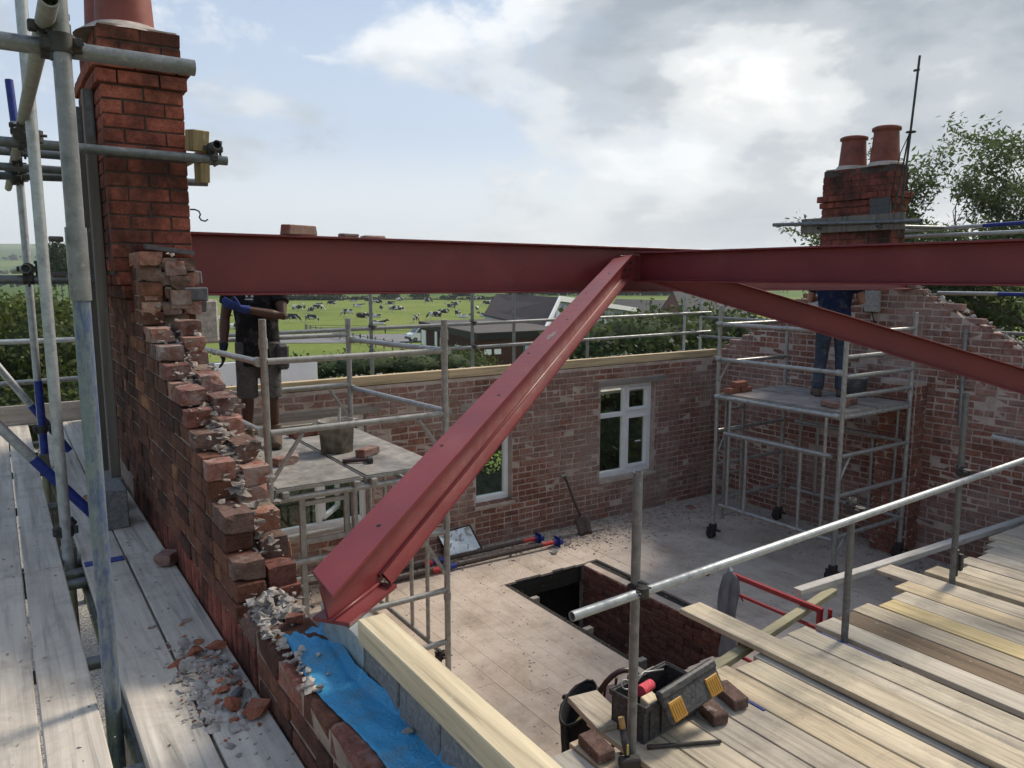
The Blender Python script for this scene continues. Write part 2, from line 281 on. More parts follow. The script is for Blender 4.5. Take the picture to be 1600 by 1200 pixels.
# ------------------------------------------------------------------ mesh helpers
class MB:
    def __init__(s): s.v, s.f, s.sm, s.mi = [], [], [], []
    def add(s, vs_, fs, smooth=False, mi=0):
        o = len(s.v); s.v += [tuple(x) for x in vs_]
        for f in fs: s.f.append(tuple(i+o for i in f)); s.sm.append(smooth); s.mi.append(mi)
        return s
    def box(s, lo, hi, mi=0):
        (a, b, c), (d, e, f) = lo, hi
        return s.add([(a, b, c), (d, b, c), (d, e, c), (a, e, c), (a, b, f), (d, b, f), (d, e, f), (a, e, f)],
                     [(0, 3, 2, 1), (4, 5, 6, 7), (0, 1, 5, 4), (1, 2, 6, 5), (2, 3, 7, 6), (3, 0, 4, 7)], mi=mi)
    def cbox(s, c, h, ch=0.005, ax=None, jit=0.0, rng=None, mi=0):
        """chamfered box: centre, half sizes, chamfer, optional 3 axes"""
        rng = rng or R; c = V(c); ax = ax or (V((1, 0, 0)), V((0, 1, 0)), V((0, 0, 1)))
        vs_, idx = [], {}
        for sx in (-1, 1):
            for sy in (-1, 1):
                for sz in (-1, 1):
                    j = V((rng.uniform(-jit, jit), rng.uniform(-jit, jit), rng.uniform(-jit, jit)))
                    for k in range(3):
                        q = [sx*(h[0]-ch), sy*(h[1]-ch), sz*(h[2]-ch)]; q[k] = (sx, sy, sz)[k]*h[k]
                        q = V(q)+j; idx[(sx, sy, sz, k)] = len(vs_); vs_.append(c+ax[0]*q.x+ax[1]*q.y+ax[2]*q.z)
        fs = []; I = idx
        for k in range(3):
            a, b = [(1, 2), (2, 0), (0, 1)][k]
            for sg in (-1, 1):
                loop = []
                for (p, q) in ((-1, -1), (1, -1), (1, 1), (-1, 1)):
                    t = [0, 0, 0]; t[k] = sg; t[a] = p; t[b] = q; loop.append(I[(*t, k)])
                fs.append(tuple(loop if sg > 0 else loop[::-1]))
        for k in range(3):      # edges along axis k
            a, b = [(1, 2), (2, 0), (0, 1)][k]
            for p in (-1, 1):
                for q in (-1, 1):
                    t0 = [0, 0, 0]; t0[k] = -1; t0[a] = p; t0[b] = q; t1 = list(t0); t1[k] = 1
                    l = [I[(*t0, a)], I[(*t1, a)], I[(*t1, b)], I[(*t0, b)]]
                    fs.append(tuple(l if p*q < 0 else l[::-1]))
        for sx in (-1, 1):
            for sy in (-1, 1):
                for sz in (-1, 1):
                    l = [I[(sx, sy, sz, 0)], I[(sx, sy, sz, 1)], I[(sx, sy, sz, 2)]]
                    fs.append(tuple(l if sx*sy*sz > 0 else l[::-1]))
        return s.add(vs_, fs, mi=mi)
    def bar(s, p0, p1, w, h, ch=0.004, up=(0, 0, 1), mi=0):
        p0, p1 = V(p0), V(p1); d = p1-p0; L = d.length; d.normalize(); upv = V(up)
        if abs(d.dot(upv)) > 0.99: upv = V((1, 0, 0))
        x = d.cross(upv).normalized(); z = x.cross(d).normalized()
        return s.cbox((p0+p1)/2, (w/2, L/2, h/2), ch, (x, d, z), mi=mi)
    def tube(s, p0, p1, r, n=14, r1=None, hollow=0.0, mi=0, caps=True):
        p0, p1 = V(p0), V(p1); r1 = r if r1 is None else r1; d = (p1-p0).normalized()
        a = d.orthogonal().normalized(); b = d.cross(a)
        vs_ = []
        for P, rr in ((p0, r), (p1, r1)):
            for i in range(n):
                t = 2*math.pi*i/n; vs_.append(P+a*(rr*math.cos(t))+b*(rr*math.sin(t)))
        s.add(vs_, [(i, (i+1) % n, n+(i+1) % n, n+i) for i in range(n)], True, mi)
        if not caps: return s
        for P, rr, sg in ((p0, r, -1), (p1, r1, 1)):
            ring = [P+a*(rr*math.cos(2*math.pi*i/n))+b*(rr*math.sin(2*math.pi*i/n)) for i in range(n)]
            if hollow:
                ri = rr-hollow; dep = d*(-sg)*min(0.09, (p1-p0).length*0.3)
                inn = [P+a*(ri*math.cos(2*math.pi*i/n))+b*(ri*math.sin(2*math.pi*i/n)) for i in range(n)]
                bot = [q+dep for q in inn]
                F = []
                for i in range(n):
                    j = (i+1) % n
                    F += [(i, j, n+j, n+i), (n+i, n+j, 2*n+j, 2*n+i)]
                F.append(tuple(range(2*n, 3*n)))
                if sg < 0: F = [f[::-1] for f in F]
                s.add(ring+inn+bot, F, False, mi)
            else:
                s.add(ring, [tuple(range(n)) if sg > 0 else tuple(range(n))[::-1]], False, mi)
        return s
    def path(s, pts, r, n=8, mi=0):
        pts = [V(p) for p in pts]; rings = []; rr = r if isinstance(r, (list, tuple)) else [r]*len(pts)
        prev = None; vs_ = []
        for i, p in enumerate(pts):
            d = (pts[min(i+1, len(pts)-1)]-pts[max(i-1, 0)]).normalized()
            a = (d.orthogonal() if prev is None else prev-d*prev.dot(d)).normalized(); prev = a; b = d.cross(a)
            vs_ += [p+a*(rr[i]*math.cos(2*math.pi*k/n))+b*(rr[i]*math.sin(2*math.pi*k/n)) for k in range(n)]
        m = len(pts)
        s.add(vs_, [(i*n+k, i*n+(k+1) % n, (i+1)*n+(k+1) % n, (i+1)*n+k) for i in range(m-1) for k in range(n)] , True, mi)
        o = len(s.v)-n*m
        s.f.append(tuple(o+k for k in range(n))[::-1]); s.sm.append(False); s.mi.append(mi)
        s.f.append(tuple(o+(m-1)*n+k for k in range(n))); s.sm.append(False); s.mi.append(mi)
        return s
    def loft(s, rings, xdir=(1, 0, 0), n=14, mi=0):
        """rings: (centre, rx, ry); rx along xdir"""
        P = [V(r[0]) for r in rings]; xd = V(xdir); vs_ = []
        for i, (c, rx, ry) in enumerate(rings):
            d = (P[min(i+1, len(P)-1)]-P[max(i-1, 0)]).normalized()
            a = (xd-d*xd.dot(d)).normalized(); b = d.cross(a)
            vs_ += [P[i]+a*(rx*math.cos(2*math.pi*k/n))+b*(ry*math.sin(2*math.pi*k/n)) for k in range(n)]
        m = len(P); fs = [(i*n+k, i*n+(k+1) % n, (i+1)*n+(k+1) % n, (i+1)*n+k) for i in range(m-1) for k in range(n)]
        fs += [tuple(range(n))[::-1], tuple((m-1)*n+k for k in range(n))]
        return s.add(vs_, fs, True, mi)
    def prism(s, poly, vec, mi=0):
        vec = V(vec); a = [V(p) for p in poly]; b = [p+vec for p in a]; n = len(a)
        return s.add(a+b, [tuple(range(n))[::-1], tuple(range(n, 2*n))]+[(i, (i+1) % n, n+(i+1) % n, n+i) for i in range(n)], mi=mi)
    def lathe(s, c, prof, n=24, mi=0, smooth=True):
        c = V(c); vs_ = [(c.x+r*math.cos(2*math.pi*k/n), c.y+r*math.sin(2*math.pi*k/n), c.z+z) for r, z in prof for k in range(n)]
        m = len(prof)
        return s.add(vs_, [(i*n+k, i*n+(k+1) % n, (i+1)*n+(k+1) % n, (i+1)*n+k) for i in range(m-1) for k in range(n)], smooth, mi)
    def build(s, name, mats, parent=None, recalc=False):
        me = bpy.data.meshes.new(name); me.from_pydata(s.v, [], s.f)
        me.polygons.foreach_set('use_smooth', s.sm); me.polygons.foreach_set('material_index', s.mi)
        for m in (mats if isinstance(mats, (list, tuple)) else [mats]): me.materials.append(m)
        if recalc:
            b = bmesh.new(); b.from_mesh(me); bmesh.ops.recalc_face_normals(b, faces=b.faces); b.to_mesh(me); b.free()
        me.update(); return link(name, me, parent)
def link(name, me, parent=None):
    o = bpy.data.objects.new(name, me); COL.objects.link(o)
    if parent: adopt(o, parent)
    return o
def adopt(o, parent):
    o.parent = parent; o.matrix_parent_inverse = WM[parent.name].inverted()
WM = {}
def regW(o, m=None): WM[o.name] = m or Matrix.Translation(o.location); return o
def tag(o, label, cat, group=None, kind=None):
    o['label'] = label; o['category'] = cat
    if group: o['group'] = group
    if kind: o['kind'] = kind
    return o
def thing(name, label, cat, loc=(0, 0, 0), group=None):
    o = bpy.data.objects.new(name, None); COL.objects.link(o); o.location = loc; o.empty_display_size = 0.1
    WM[o.name] = Matrix.Translation(loc); return tag(o, label, cat, group)
def part(mb, name, mat, parent): 
    o = mb.build(name, mat, parent); WM[o.name] = Matrix.Identity(4); return o
def struct(mb, name, mat):
    o = mb.build(name, mat); o['kind'] = 'structure'; WM[o.name] = Matrix.Identity(4); return o
def stuff(o): o['kind'] = 'stuff'; return o

CF = V((math.sin(CAM_YAW)*math.cos(CAM_PITCH), math.cos(CAM_YAW)*math.cos(CAM_PITCH), -math.sin(CAM_PITCH)))
def near_rank(c): return V(c).length * (1.0 if V(c).normalized().dot(CF) > 0.74 else 4.0)

# ------------------------------------------------------------------ brick laying
BL, BD, BH = 0.215, 0.1025, 0.066
VAR = {}
def brick_mesh(mat, k, rough):
    key = (mat.name, k, rough)
    if key not in VAR:
        rg = random.Random(hash((k, rough)) % 9999)
        me = bpy.data.meshes.new('brick')
        if rough >= 1.0:           # knocked-about brick: faceted, chipped corners, uneven ends
            bm = bmesh.new(); bmesh.ops.create_cube(bm, size=1.0); bmesh.ops.subdivide_edges(bm, edges=bm.edges, cuts=2, use_grid_fill=True)
            chips = [V((rg.choice((-1, 1))*BL/2, rg.choice((-1, 1))*BD/2, rg.choice((-1, 1))*BH/2)) for _ in range(3)]
            for v in bm.verts:
                q = V((v.co.x*BL, v.co.y*BD, v.co.z*BH)); e = mnoise.noise(q*22+V((k*9.1, 0, 0)))
                q *= 1.0-0.02*abs(e)
                for c in chips:
                    dd = (q-c).length
                    if dd < 0.045: q = q.lerp(V((0, 0, 0)), 0.22*(1-dd/0.045))
                q += V((rg.gauss(0, 0.0016), rg.gauss(0, 0.0013), rg.gauss(0, 0.0011)))
                if abs(v.co.x) > 0.4: q.x += 0.010*mnoise.noise(q*30+V((0, k*3.7, 5)))
                v.co = q
            bm.to_mesh(me); bm.free(); me.materials.append(mat)
        else:
            mb = MB().cbox((0, 0, 0), (BL/2, BD/2, BH/2), 0.0035+0.0035*rough, jit=0.0022+0.005*rough, rng=rg)
            me.from_pydata(mb.v, [], mb.f); me.materials.append(mat); me.update()
        VAR[key] = me
    return VAR[key]
def emit(parent, bricks, limit=300, name='brick'):
    """bricks: (centre, axes, size(L,D,H), material, rough)"""
    bricks = sorted(bricks, key=lambda b: near_rank(b[0]))
    for i, (c, ax, sz, mat, rough) in enumerate(bricks[:limit]):
        o = bpy.data.objects.new(name, brick_mesh(mat, R.randrange(8), rough)); COL.objects.link(o)
        rot = Matrix((ax[0], ax[1], ax[2])).transposed() @ Matrix.Rotation(R.gauss(0, 0.006+0.012*rough), 3, 'Z') @ Matrix.Rotation(R.gauss(0, 0.006+0.01*rough), 3, 'X') @ Matrix.Rotation(R.choice((0, math.pi)), 3, 'Z')
        m = Matrix.Translation(c) @ rot.to_4x4() @ Matrix.Diagonal((sz[0]/BL, sz[1]/BD, sz[2]/BH, 1))
        o.parent = parent; o.matrix_parent_inverse = WM[parent.name].inverted(); o.matrix_basis = m
    rest = {}
    for b in bricks[limit:]: rest.setdefault(b[3].name, []).append(b)
    mb = MB(); mats = []
    for k, lst in rest.items():
        mats.append(lst[0][3])
        for c, ax, sz, mat, rough in lst:
            mb.cbox(c, (sz[0]/2, sz[1]/2, sz[2]/2), 0.004, ax, jit=0.003, mi=len(mats)-1)
    if mb.v: stuff(part(mb, 'distant_brickwork', mats, parent))
X3, Y3, Z3 = V((1, 0, 0)), V((0, 1, 0)), V((0, 0, 1))
def courses(origin, ux, nrm, s0, s1, z0, z1, mat, ch=0.08, L=0.225, dep=BD, opens=(), top=None, start=None, header_every=4, rough=0.0, joint=0.010, flemish=False, proud=0.004, skip=0.0):
    """bricks of one wall leaf; s along ux from origin, face normal nrm; opens (sa,sb,za,zb); top(s)->z limit; start(z)->s"""
    ux, nrm = V(ux), V(nrm); out = []
    k = 0; z = z0
    while z+ch*0.6 <= z1:
        zc = z+ch/2
        free = [(s0 if start is None else max(s0, start(z+ch)), s1)]
        for (sa, sb, za, zb) in opens:
            if za-ch*0.3 < zc < zb+ch*0.3:
                nf = []
                for a, b in free:
                    if sa > a: nf.append((a, min(b, sa)))
                    if sb < b: nf.append((max(a, sb), b))
                free = [x for x in nf if x[1]-x[0] > 0.03]
        hdr = (k % header_every == header_every-1) and not flemish
        ref = s0 + (0.0 if k % 2 else L/2) + R.uniform(-0.012, 0.012)
        for a, b in free:
            s = ref + math.floor((a-ref)/L)*L - L; i = 0
            while s < b:
                l = L/2 if (hdr or (flemish and (i+k) % 2)) else L
                l += 0.0
                e = s+l; aa, bb = max(s, a), min(e, b)
                if bb-aa > 0.045 and (top is None or zc+ch*0.3 < top((aa+bb)/2)) and R.random() >= skip:
                    c = V(origin)+ux*((aa+bb)/2)+Z3*zc - nrm*(dep/2) + nrm*(proud+R.gauss(0, 0.0022+0.002*rough))
                    out.append((c, (ux, nrm, Z3) if ux.cross(nrm).z > 0 else (-ux, nrm, Z3), (bb-aa-joint, dep, ch-joint), mat, rough))
                s = e; i += 1
        z += ch; k += 1
    return out
def core(mb, axis, a0, a1, t0, t1, z0, z1, opens=()):
    """wall core as boxes round its openings. axis 0: runs along X, thickness in Y"""
    cuts = sorted({a0, a1, *[o[0] for o in opens], *[o[1] for o in opens]})
    for p, q in zip(cuts, cuts[1:]):
        zs = [(z0, z1)]
        for o in opens:
            if o[0] <= p+1e-6 and o[1] >= q-1e-6: zs = [(z0, o[2]), (o[3], z1)]
        for a, b in zs:
            mb.box((p, t0, a), (q, t1, b)) if axis == 0 else mb.box((t0, p, a), (t1, q, b))
    return mb
def lerp_prof(prof):
    def f(y):
        if y <= prof[0][0]: return prof[0][1]
        for (a, za), (b, zb) in zip(prof, prof[1:]):
            if y <= b: return za+(zb-za)*(y-a)/(b-a)
        return prof[-1][1]
    return f
HULLS = []
def hulls():
    rg = random.Random(5)
    for _ in range(48):
        bm = bmesh.new()
        for k in range(11):
            d = V((rg.gauss(0, 1), rg.gauss(0, 1), rg.gauss(0, 1))).normalized()*rg.uniform(0.6, 1.1); bm.verts.new((d.x*rg.uniform(0.8, 1.25), d.y*0.85, d.z*0.62))
        r_ = bmesh.ops.convex_hull(bm, input=bm.verts); bmesh.ops.delete(bm, geom=[g for g in r_['geom_interior'] if isinstance(g, bmesh.types.BMVert)], context='VERTS')
        bm.verts.index_update(); HULLS.append(([v.co.copy() for v in bm.verts], [tuple(v.index for v in f.verts) for f in bm.faces])); bm.free()
hulls()
def chunk(mb, c, r, rng=R, flat=0.7, mi=0):
    """angular broken lump"""
    vs_, fs = HULLS[rng.randrange(48)]; c = V(c)
    rot = Matrix.Rotation(rng.uniform(0, 6.28), 3, 'Z') @ Matrix.Rotation(rng.gauss(0, 0.35), 3, 'X') @ Matrix.Diagonal((r, r*rng.uniform(0.7, 1.1), r*flat/0.7*rng.uniform(0.6, 1.1)))
    return mb.add([c+rot @ v for v in vs_], fs, False, mi)

# ------------------------------------------------------------------ ground, road, field
HC = V((4.75, 5.0, 0))
def sstep(a, b, x):
    t = max(0.0, min(1.0, (x-a)/(b-a))); return t*t*(3-2*t)
def ground_z(x, y):
    r = math.hypot(x-HC.x, y-HC.y)
    z = -6.0-2.8*sstep(14, 75, r)
    if r > 300:
        az = math.atan2(x-HC.x, y-HC.y)
        z += sstep(420, 4200, r)*(75+55*math.sin(az*3+2.2)+28*math.sin(az*7+0.5)) + 3.0*sstep(300, 700, r)*math.sin(az*9+r*0.004)
    return z
def grass():
    t = NT('pasture_grass'); p = t.pos()
    n = t.noise(p, 0.06, 5, 0.6); m = t.noise(p, 1.3, 8, 0.75)
    c = t.ramp(n, [(0.3, (0.115, 0.160, 0.030)), (0.5, (0.155, 0.200, 0.042)), (0.7, (0.195, 0.215, 0.060))])
    c = t.mix(1.0, c, t.ramp(m, [(0.3, 0.70), (0.7, 1.25)]), 'MULTIPLY')
    far = t.N('ShaderNodeTexVoronoi', {'Vector': t.pos((0.0042, 0.0042, 0.0)), 'Scale': 1.0}); far.feature = 'F1'
    fc = t.ramp(t.N('ShaderNodeSeparateColor', {0: far.outputs['Color']}).outputs[0], [(0.0, (0.07, 0.115, 0.03)), (0.4, (0.13, 0.17, 0.045)), (0.7, (0.09, 0.14, 0.035)), (1.0, (0.21, 0.20, 0.085))], 'CONSTANT')
    d = t.N('ShaderNodeVectorMath', {0: t.N('ShaderNodeNewGeometry').outputs['Position']}, operation='LENGTH').outputs['Value']
    c = t.mix(t.ramp(t.math('DIVIDE', d, 1000.0), [(0.28, 0.0), (0.34, 1.0)]), c, fc)
    t.bump(t.noise(p, 6, 6, 0.7), 0.5, 0.1)
    return t.fin(c, 0.95, 0, 0.1)
gm = MB(); radii = [0, 6, 10, 14, 20, 28, 38, 50, 64, 80, 100, 125, 155, 190, 230, 280, 340, 420, 520, 650, 820, 1040, 1320, 1680, 2150, 2750, 3500, 4500]
NA = 120
gv = [(HC.x, HC.y, -6.0)]; gf = []
for i, r in enumerate(radii[1:]):
    for k in range(NA):
        a = 2*math.pi*k/NA; x, y = HC.x+r*math.sin(a), HC.y+r*math.cos(a); gv.append((x, y, ground_z(x, y)))
for k in range(NA): gf.append((0, 1+(k+1) % NA, 1+k))
for i in range(len(radii)-2):
    a, b = 1+i*NA, 1+(i+1)*NA
    for k in range(NA): gf.append((a+k, a+(k+1) % NA, b+(k+1) % NA, b+k))
gm.add(gv, gf, True); struct(gm, 'ground', grass())
ym = MB(); gx, gy = [-8+1.3*k for k in range(9)], [-4+1.5*k for k in range(27)]
ym.add([(x, y, ground_z(x, y)+0.03) for y in gy for x in gx], [(j*9+i, j*9+i+1, (j+1)*9+i+1, (j+1)*9+i) for j in range(26) for i in range(8)], True)
t = NT('gravel'); p_ = t.pos(); vn = t.N('ShaderNodeTexVoronoi', {'Vector': p_, 'Scale': 45.0})
t.bump(vn.outputs['Distance'], 0.8, 0.02); M_GRAVEL = t.fin(t.ramp(t.N('ShaderNodeSeparateColor', {0: vn.outputs['Color']}).outputs[0], [(0, (0.14, 0.13, 0.115)), (1, (0.42, 0.39, 0.35))]), 0.95)
struct(ym, 'gravel_yard', M_GRAVEL)
FW, RT = V((math.sin(CAM_YAW), math.cos(CAM_YAW), 0)), V((math.cos(CAM_YAW), -math.sin(CAM_YAW), 0))
def far_at(u, d, z=None):
    """a spot d metres out on the bearing of column u"""
    p = FW*d + RT*(d*(u-800)/1200*0.99); p.z = ground_z(p.x, p.y) if z is None else z; return p
rd = MB(); rp = []
for i in range(41):
    q = 380+i*14; a, b = far_at(q, 99+0.004*i*i), far_at(q, 113+0.004*i*i)
    rp += [(a.x, a.y, a.z+0.06), (b.x, b.y, b.z+0.06)]
rd.add(rp, [(2*i, 2*i+2, 2*i+3, 2*i+1) for i in range(40)], True)
struct(rd, 'road', plain('asphalt', (0.17, 0.17, 0.175), 0.9, var=0.12, scale=0.6, bump=0.2))

# ------------------------------------------------------------------ the house: floors
XL, XR, YF = 0.62, 8.90, 7.72           # outer left face, inner right face, inner far face
fl = MB()
for lo, hi in (((0.84, -2, -3.52), (4.40, 7.72, -3.328)), ((5.52, -2, -3.52), (8.92, 7.72, -3.328)), ((4.40, 6.66, -3.52), (5.52, 7.72, -3.328)), ((4.40, -2, -3.52), (5.52, 4.27, -3.328))): fl.box(lo, hi)
floor = struct(fl, 'floor', M_JOIST)
struct(MB().box((0.84, -2, -6.0), (8.92, 7.74, -5.9)), 'ground_floor', plain('screed', (0.22, 0.20, 0.18), 0.95))
x = 0.852
while x < 8.86:
    w = min(0.165, 8.895-x); y = -1.9
    while y < YF-0.05:
        y1 = min(YF-0.004, y+R.uniform(2.2, 4.2))
        if YF-y1 < 0.5: y1 = YF-0.004
        segs = [(y, y1)]
        if x+w > 4.40 and x < 5.50:
            lo, hi = 4.27+R.uniform(-0.05, 0.03), 6.60+R.uniform(-0.02, 0.02)
            segs = [(a, b) for a, b in ((y, min(y1, lo)), (max(y, hi), y1)) if b-a > 0.06]
        for a, b in segs:
            part(MB().cbox((x+w/2-0.002, (a+b)/2, -3.312+R.uniform(-0.0015, 0.0015)), (w/2-0.0006, (b-a)/2-0.0006, 0.012), 0.0006), 'floorboard', M_FLOOR, floor)
        y = y1
    x += w
# stairwell
st = thing('stairwell_wall', 'red brick wall below the floor along the far right side of the stair opening', 'wall', (5.46, 5.45, -5.9))
part(MB().box((5.425, 4.20, -5.9), (5.53, 6.66, -3.318)), 'mortar_core', M_MORTIN, st)
emit(st, courses((5.41, 0, 0), Y3, (-1, 0, 0), 4.22, 6.60, -5.88, -3.34, MB_INNER3, ch=0.08, L=0.225, dep=0.10, rough=0.4))
tj = thing('trimmer_joist', 'black timber trimmer across the far end of the stair opening', 'joist', (4.9, 6.63, -3.5))
part(MB().cbox((4.905, 6.635, -3.43), (0.50, 0.025, 0.095), 0.004), 'joist_board', M_JOIST, tj)
for yy in (4.62, 5.35, 6.20):
    part(MB().cbox((4.43+R.uniform(0, 0.04), yy, -3.38), (0.05, 0.03, 0.045), 0.004), 'joist_end', M_OLDWOODX, tj)

struct(MB().box((3.2, 6.86, -5.9), (6.8, 6.92, -3.53)), 'stairwell_dark_sheet', plain('painted_stair_dark', (0.018, 0.015, 0.013), 0.95, var=0.3))  # added near-black sheet, its colour paints the unlit void below the stair opening
# ------------------------------------------------------------------ left gable wall with its broken rake
GP = [(2.42, -1.13), (2.62, -1.10), (2.70, -0.98), (2.78, -0.86), (2.95, -0.72), (3.22, -0.57), (3.62, -0.44), (3.80, -0.36), (4.22, -0.20), (4.25, 0.12), (4.52, 0.14), (4.6, 0.30), (5.3, 0.30), (8.0, -1.15)]
gtop = lerp_prof(GP)
gw = thing('gable_wall', 'weathered brick gable wall with broken stepped rake, in front of the red brick chimney', 'wall', (0.735, 5.2, -6))
poly = [(0.6235, 2.425, -6), (0.6235, 8.0, -6)]+[(0.6235, y+(0.085 if y < 4.4 else 0), z-0.075) for y, z in GP[::-1]]
part(MB().prism(poly[::-1], (0.2145, 0, 0)), 'mortar_core', M_MORTOUT, gw)
ob = courses((XL, 0, 0), Y3, (-1, 0, 0), 2.42, 6.6, -1.21, 0.30, MB_OUTER, ch=0.0735, L=0.212, dep=0.10, flemish=True, top=lambda s: gtop(s)+0.012+R.uniform(-0.015, 0.015), joint=0.009)
sb = []
y = 2.43
while y < 5.0:
    sb.append((V((0.668, y+0.036, -1.29)), (Y3, -X3, Z3), (0.066, 0.10, 0.15), MB_CHIM if y < 4.4 else MB_OUTER, 0)); y += 0.075
lb = courses((XL, 0, 0), Y3, (-1, 0, 0), 2.42, 6.6, -1.69, -1.37, MB_OUTER, ch=0.08, L=0.218, dep=0.10, flemish=True)
ib = courses((0.838, 0, 0), Y3, (1, 0, 0), 2.42, 4.5, -1.18, 0.15, MB_BROKEN, ch=0.0735, L=0.212, dep=0.100, flemish=True, top=lambda s: gtop(s)+0.005+R.uniform(-0.05, 0.02), rough=1.0, joint=0.004)
ib = [(c, ax, (sz[0], sz[1], sz[2]*1.05), R.choice((MB_BROKEN, MB_BROKEN, MB_BROKEN, MB_DULL, MB_INNER)), r) for c, ax, sz, m, r in ib if gtop(c.y)-c.z < 0.26]
for k in range(4):
    z_ = -0.17+k*0.074
    for j_, xx in enumerate((0.668, 0.765, 0.85)):
        ib.append((V((xx+R.uniform(-0.01, 0.008), 4.30+R.uniform(-0.03, 0.03)+0.012*k, z_)), (Y3, -X3, Z3), (0.17, 0.088, 0.066), R.choice((MB_BROKEN, MB_BROKEN, MB_DULL)), 1.0))
def rake(b):
    c, ax, sz, m, r = b
    if gtop(c.y-0.05)-c.z < 0.075 and c.y < 4.5: return (c+V((R.uniform(-0.002, 0.006), R.uniform(-0.004, 0.010), R.uniform(-0.003, 0.003))), ax, (sz[0]*R.uniform(0.90, 1.03), sz[1]*1.04, sz[2]*1.06), R.choice((MB_BROKEN, MB_BROKEN, MB_BROKEN, MB_DULL)), 1.0)
    return b
emit(gw, [rake(b) for b in ob]+sb+ib, 300)
hid = courses((0.852, 0, 0), Y3, (1, 0, 0), 2.42, 7.7, -3.3, 0.1, MB_INNER, ch=0.08, L=0.225, top=lambda s: gtop(s)-0.2)
emit(gw, lb+hid, 0)
# mortar left on the rake, one lump after another
mm = MB()
for i in range(260):
    y = R.uniform(2.45, 4.3); x = R.uniform(0.63, 0.85)
    chunk(mm, (x, y, gtop(y)+R.uniform(-0.05, 0.008)), R.choice((0.005, 0.006, 0.008, 0.010, 0.014, 0.018, 0.026)), R, 0.55)
for i in range(230):
    y = 2.46+i*0.0082; chunk(mm, (R.gauss(0.730, 0.022), y+R.uniform(-0.01, 0.03), gtop(y)-R.uniform(0.045, 0.085)), R.uniform(0.020, 0.042), R, 0.6)
stuff(part(mm, 'mortar_lumps', M_MORTLUMP, gw))
part(MB().prism([(0.665, 4.27, 0.128), (0.89, 4.28, 0.10), (0.92, 4.5, 0.105), (0.68, 4.5, 0.14)], (0, 0, 0.022)), 'flashing_slate', M_SLATE, gw)
for i, (xx, yy, w_) in enumerate(((0.80, 4.33, 0.06), (0.815, 4.27, 0.055), (0.84, 4.42, 0.06))):
    part(MB().cbox((xx+0.06, yy, gtop(yy)-0.14-0.08*i), (w_, 0.05, 0.034), 0.006, jit=0.004), 'blue_brick', M_SLATE, gw)
ps = thing('padstone', 'pale concrete padstone built into the gable under the left end of the ridge beam', 'block', (0.97, 4.75, -0.36))
part(MB().cbox((0.965, 4.80, -0.265), (0.105, 0.16, 0.125), 0.012, jit=0.006), 'concrete', M_PAD, ps)

# wing wall below, running toward the viewer
ww = thing('wing_wall', 'low brick wing wall beside the left walkway, topped with blue membrane', 'wall', (0.735, 0.3, -6))
part(MB().box((0.6235, -2, -6), (0.838, 2.415, -1.145)), 'mortar_core', M_MORTOUT, ww)
wb = courses((XL, 0, 0), Y3, (-1, 0, 0), -1.2, 2.41, -1.69, -1.21, MB_OUTER, ch=0.08, L=0.225, dep=0.11, flemish=True)
y = 2.40; k = 0
while y > 0.1:
    l = R.choice((0.215, 0.225, 0.20)); s_ = 0.155 if k % 3 else 0.17
    m = (MB_OUTER, MB_BROKEN, MB_OUTER, MB_BROKEN)[k % 4]
    wb.append((V((0.62+s_/2, y-l/2, -1.172+R.uniform(-0.004, 0.004))), (Y3, -X3, Z3), (l-0.012, s_, 0.074), m, 0.8)); y -= l; k += 1
emit(ww, wb, 300)
mm = MB()
for i in range(60): chunk(mm, (R.uniform(0.625, 0.665), R.uniform(1.9, 2.46), -1.128+R.uniform(0, 0.02)), R.uniform(0.008, 0.022))
stuff(part(mm, 'mortar_crumbs', M_RUBBLE, ww))

# blue membrane, blockwork, plate
bmv, bmf = [], []; NY, NX = 170, 15
for i in range(NY):
    y = 2.29-i*(2.29+0.4)/(NY-1)
    for j in range(NX):
        u = j/(NX-1); xx = 0.658+0.012*math.sin(y*9)+(0.785-0.658)*u
        z = -1.126-0.007*abs(mnoise.noise(V((xx*26+y*16, y*9, 9))))-0.005*abs(mnoise.noise(V((xx*50-y*40, y*20, 4))))+0.0025*mnoise.noise(V((xx*120, y*110, 2)))+0.004*mnoise.noise(V((xx*30, y*9, 3)))+(0.022 if y > 2.2 and u < 0.9 else 0)*mnoise.noise(V((xx*40, y*30, 1)))+0.006+(0.03 if j == NX-1 else 0)
        bmv.append((xx, y, z))
for i in range(NY-1):
    for j in range(NX-1): bmf.append((i*NX+j, (i+1)*NX+j, (i+1)*NX+j+1, i*NX+j+1))
dm = MB().add(bmv, bmf, True); dpm = dm.build('damp_proof_membrane', M_BLUEDPM); sm_ = dpm.modifiers.new('thick', 'SOLIDIFY'); sm_.thickness = 0.002; sm_.offset = -1
tag(dpm, 'crinkled bright blue plastic membrane lying along the wing wall top', 'membrane')
bk = thing('block_course', 'row of grey concrete blocks standing on the wing wall beside the blue membrane', 'blockwork', (0.82, 1.0, -1.13))
y = 1.905; 
while y > -0.6:
    part(MB().cbox((0.826, y-0.108, -1.076), (0.042, 0.104, 0.055), 0.004, jit=0.002), 'concrete_block', M_BLOCK, bk); y -= 0.218
gp = thing('bearing_plate', 'galvanised steel bearing block under the foot of the left valley beam', 'plate', (0.83, 2.1, -1.13))
part(MB().cbox((0.832, 2.085, -1.078), (0.048, 0.165, 0.055), 0.003), 'block', M_GALVPLATE, gp)
tp = thing('wall_plate', 'pale new softwood wall plate lying on the concrete blocks in the foreground', 'timber', (0.81, 1.0, -1.02))
part(MB().bar((0.812, 1.92, -0.984), (0.806, -0.6, -0.984), 0.082, 0.068, 0.003), 'timber', M_TIMBER, tp)

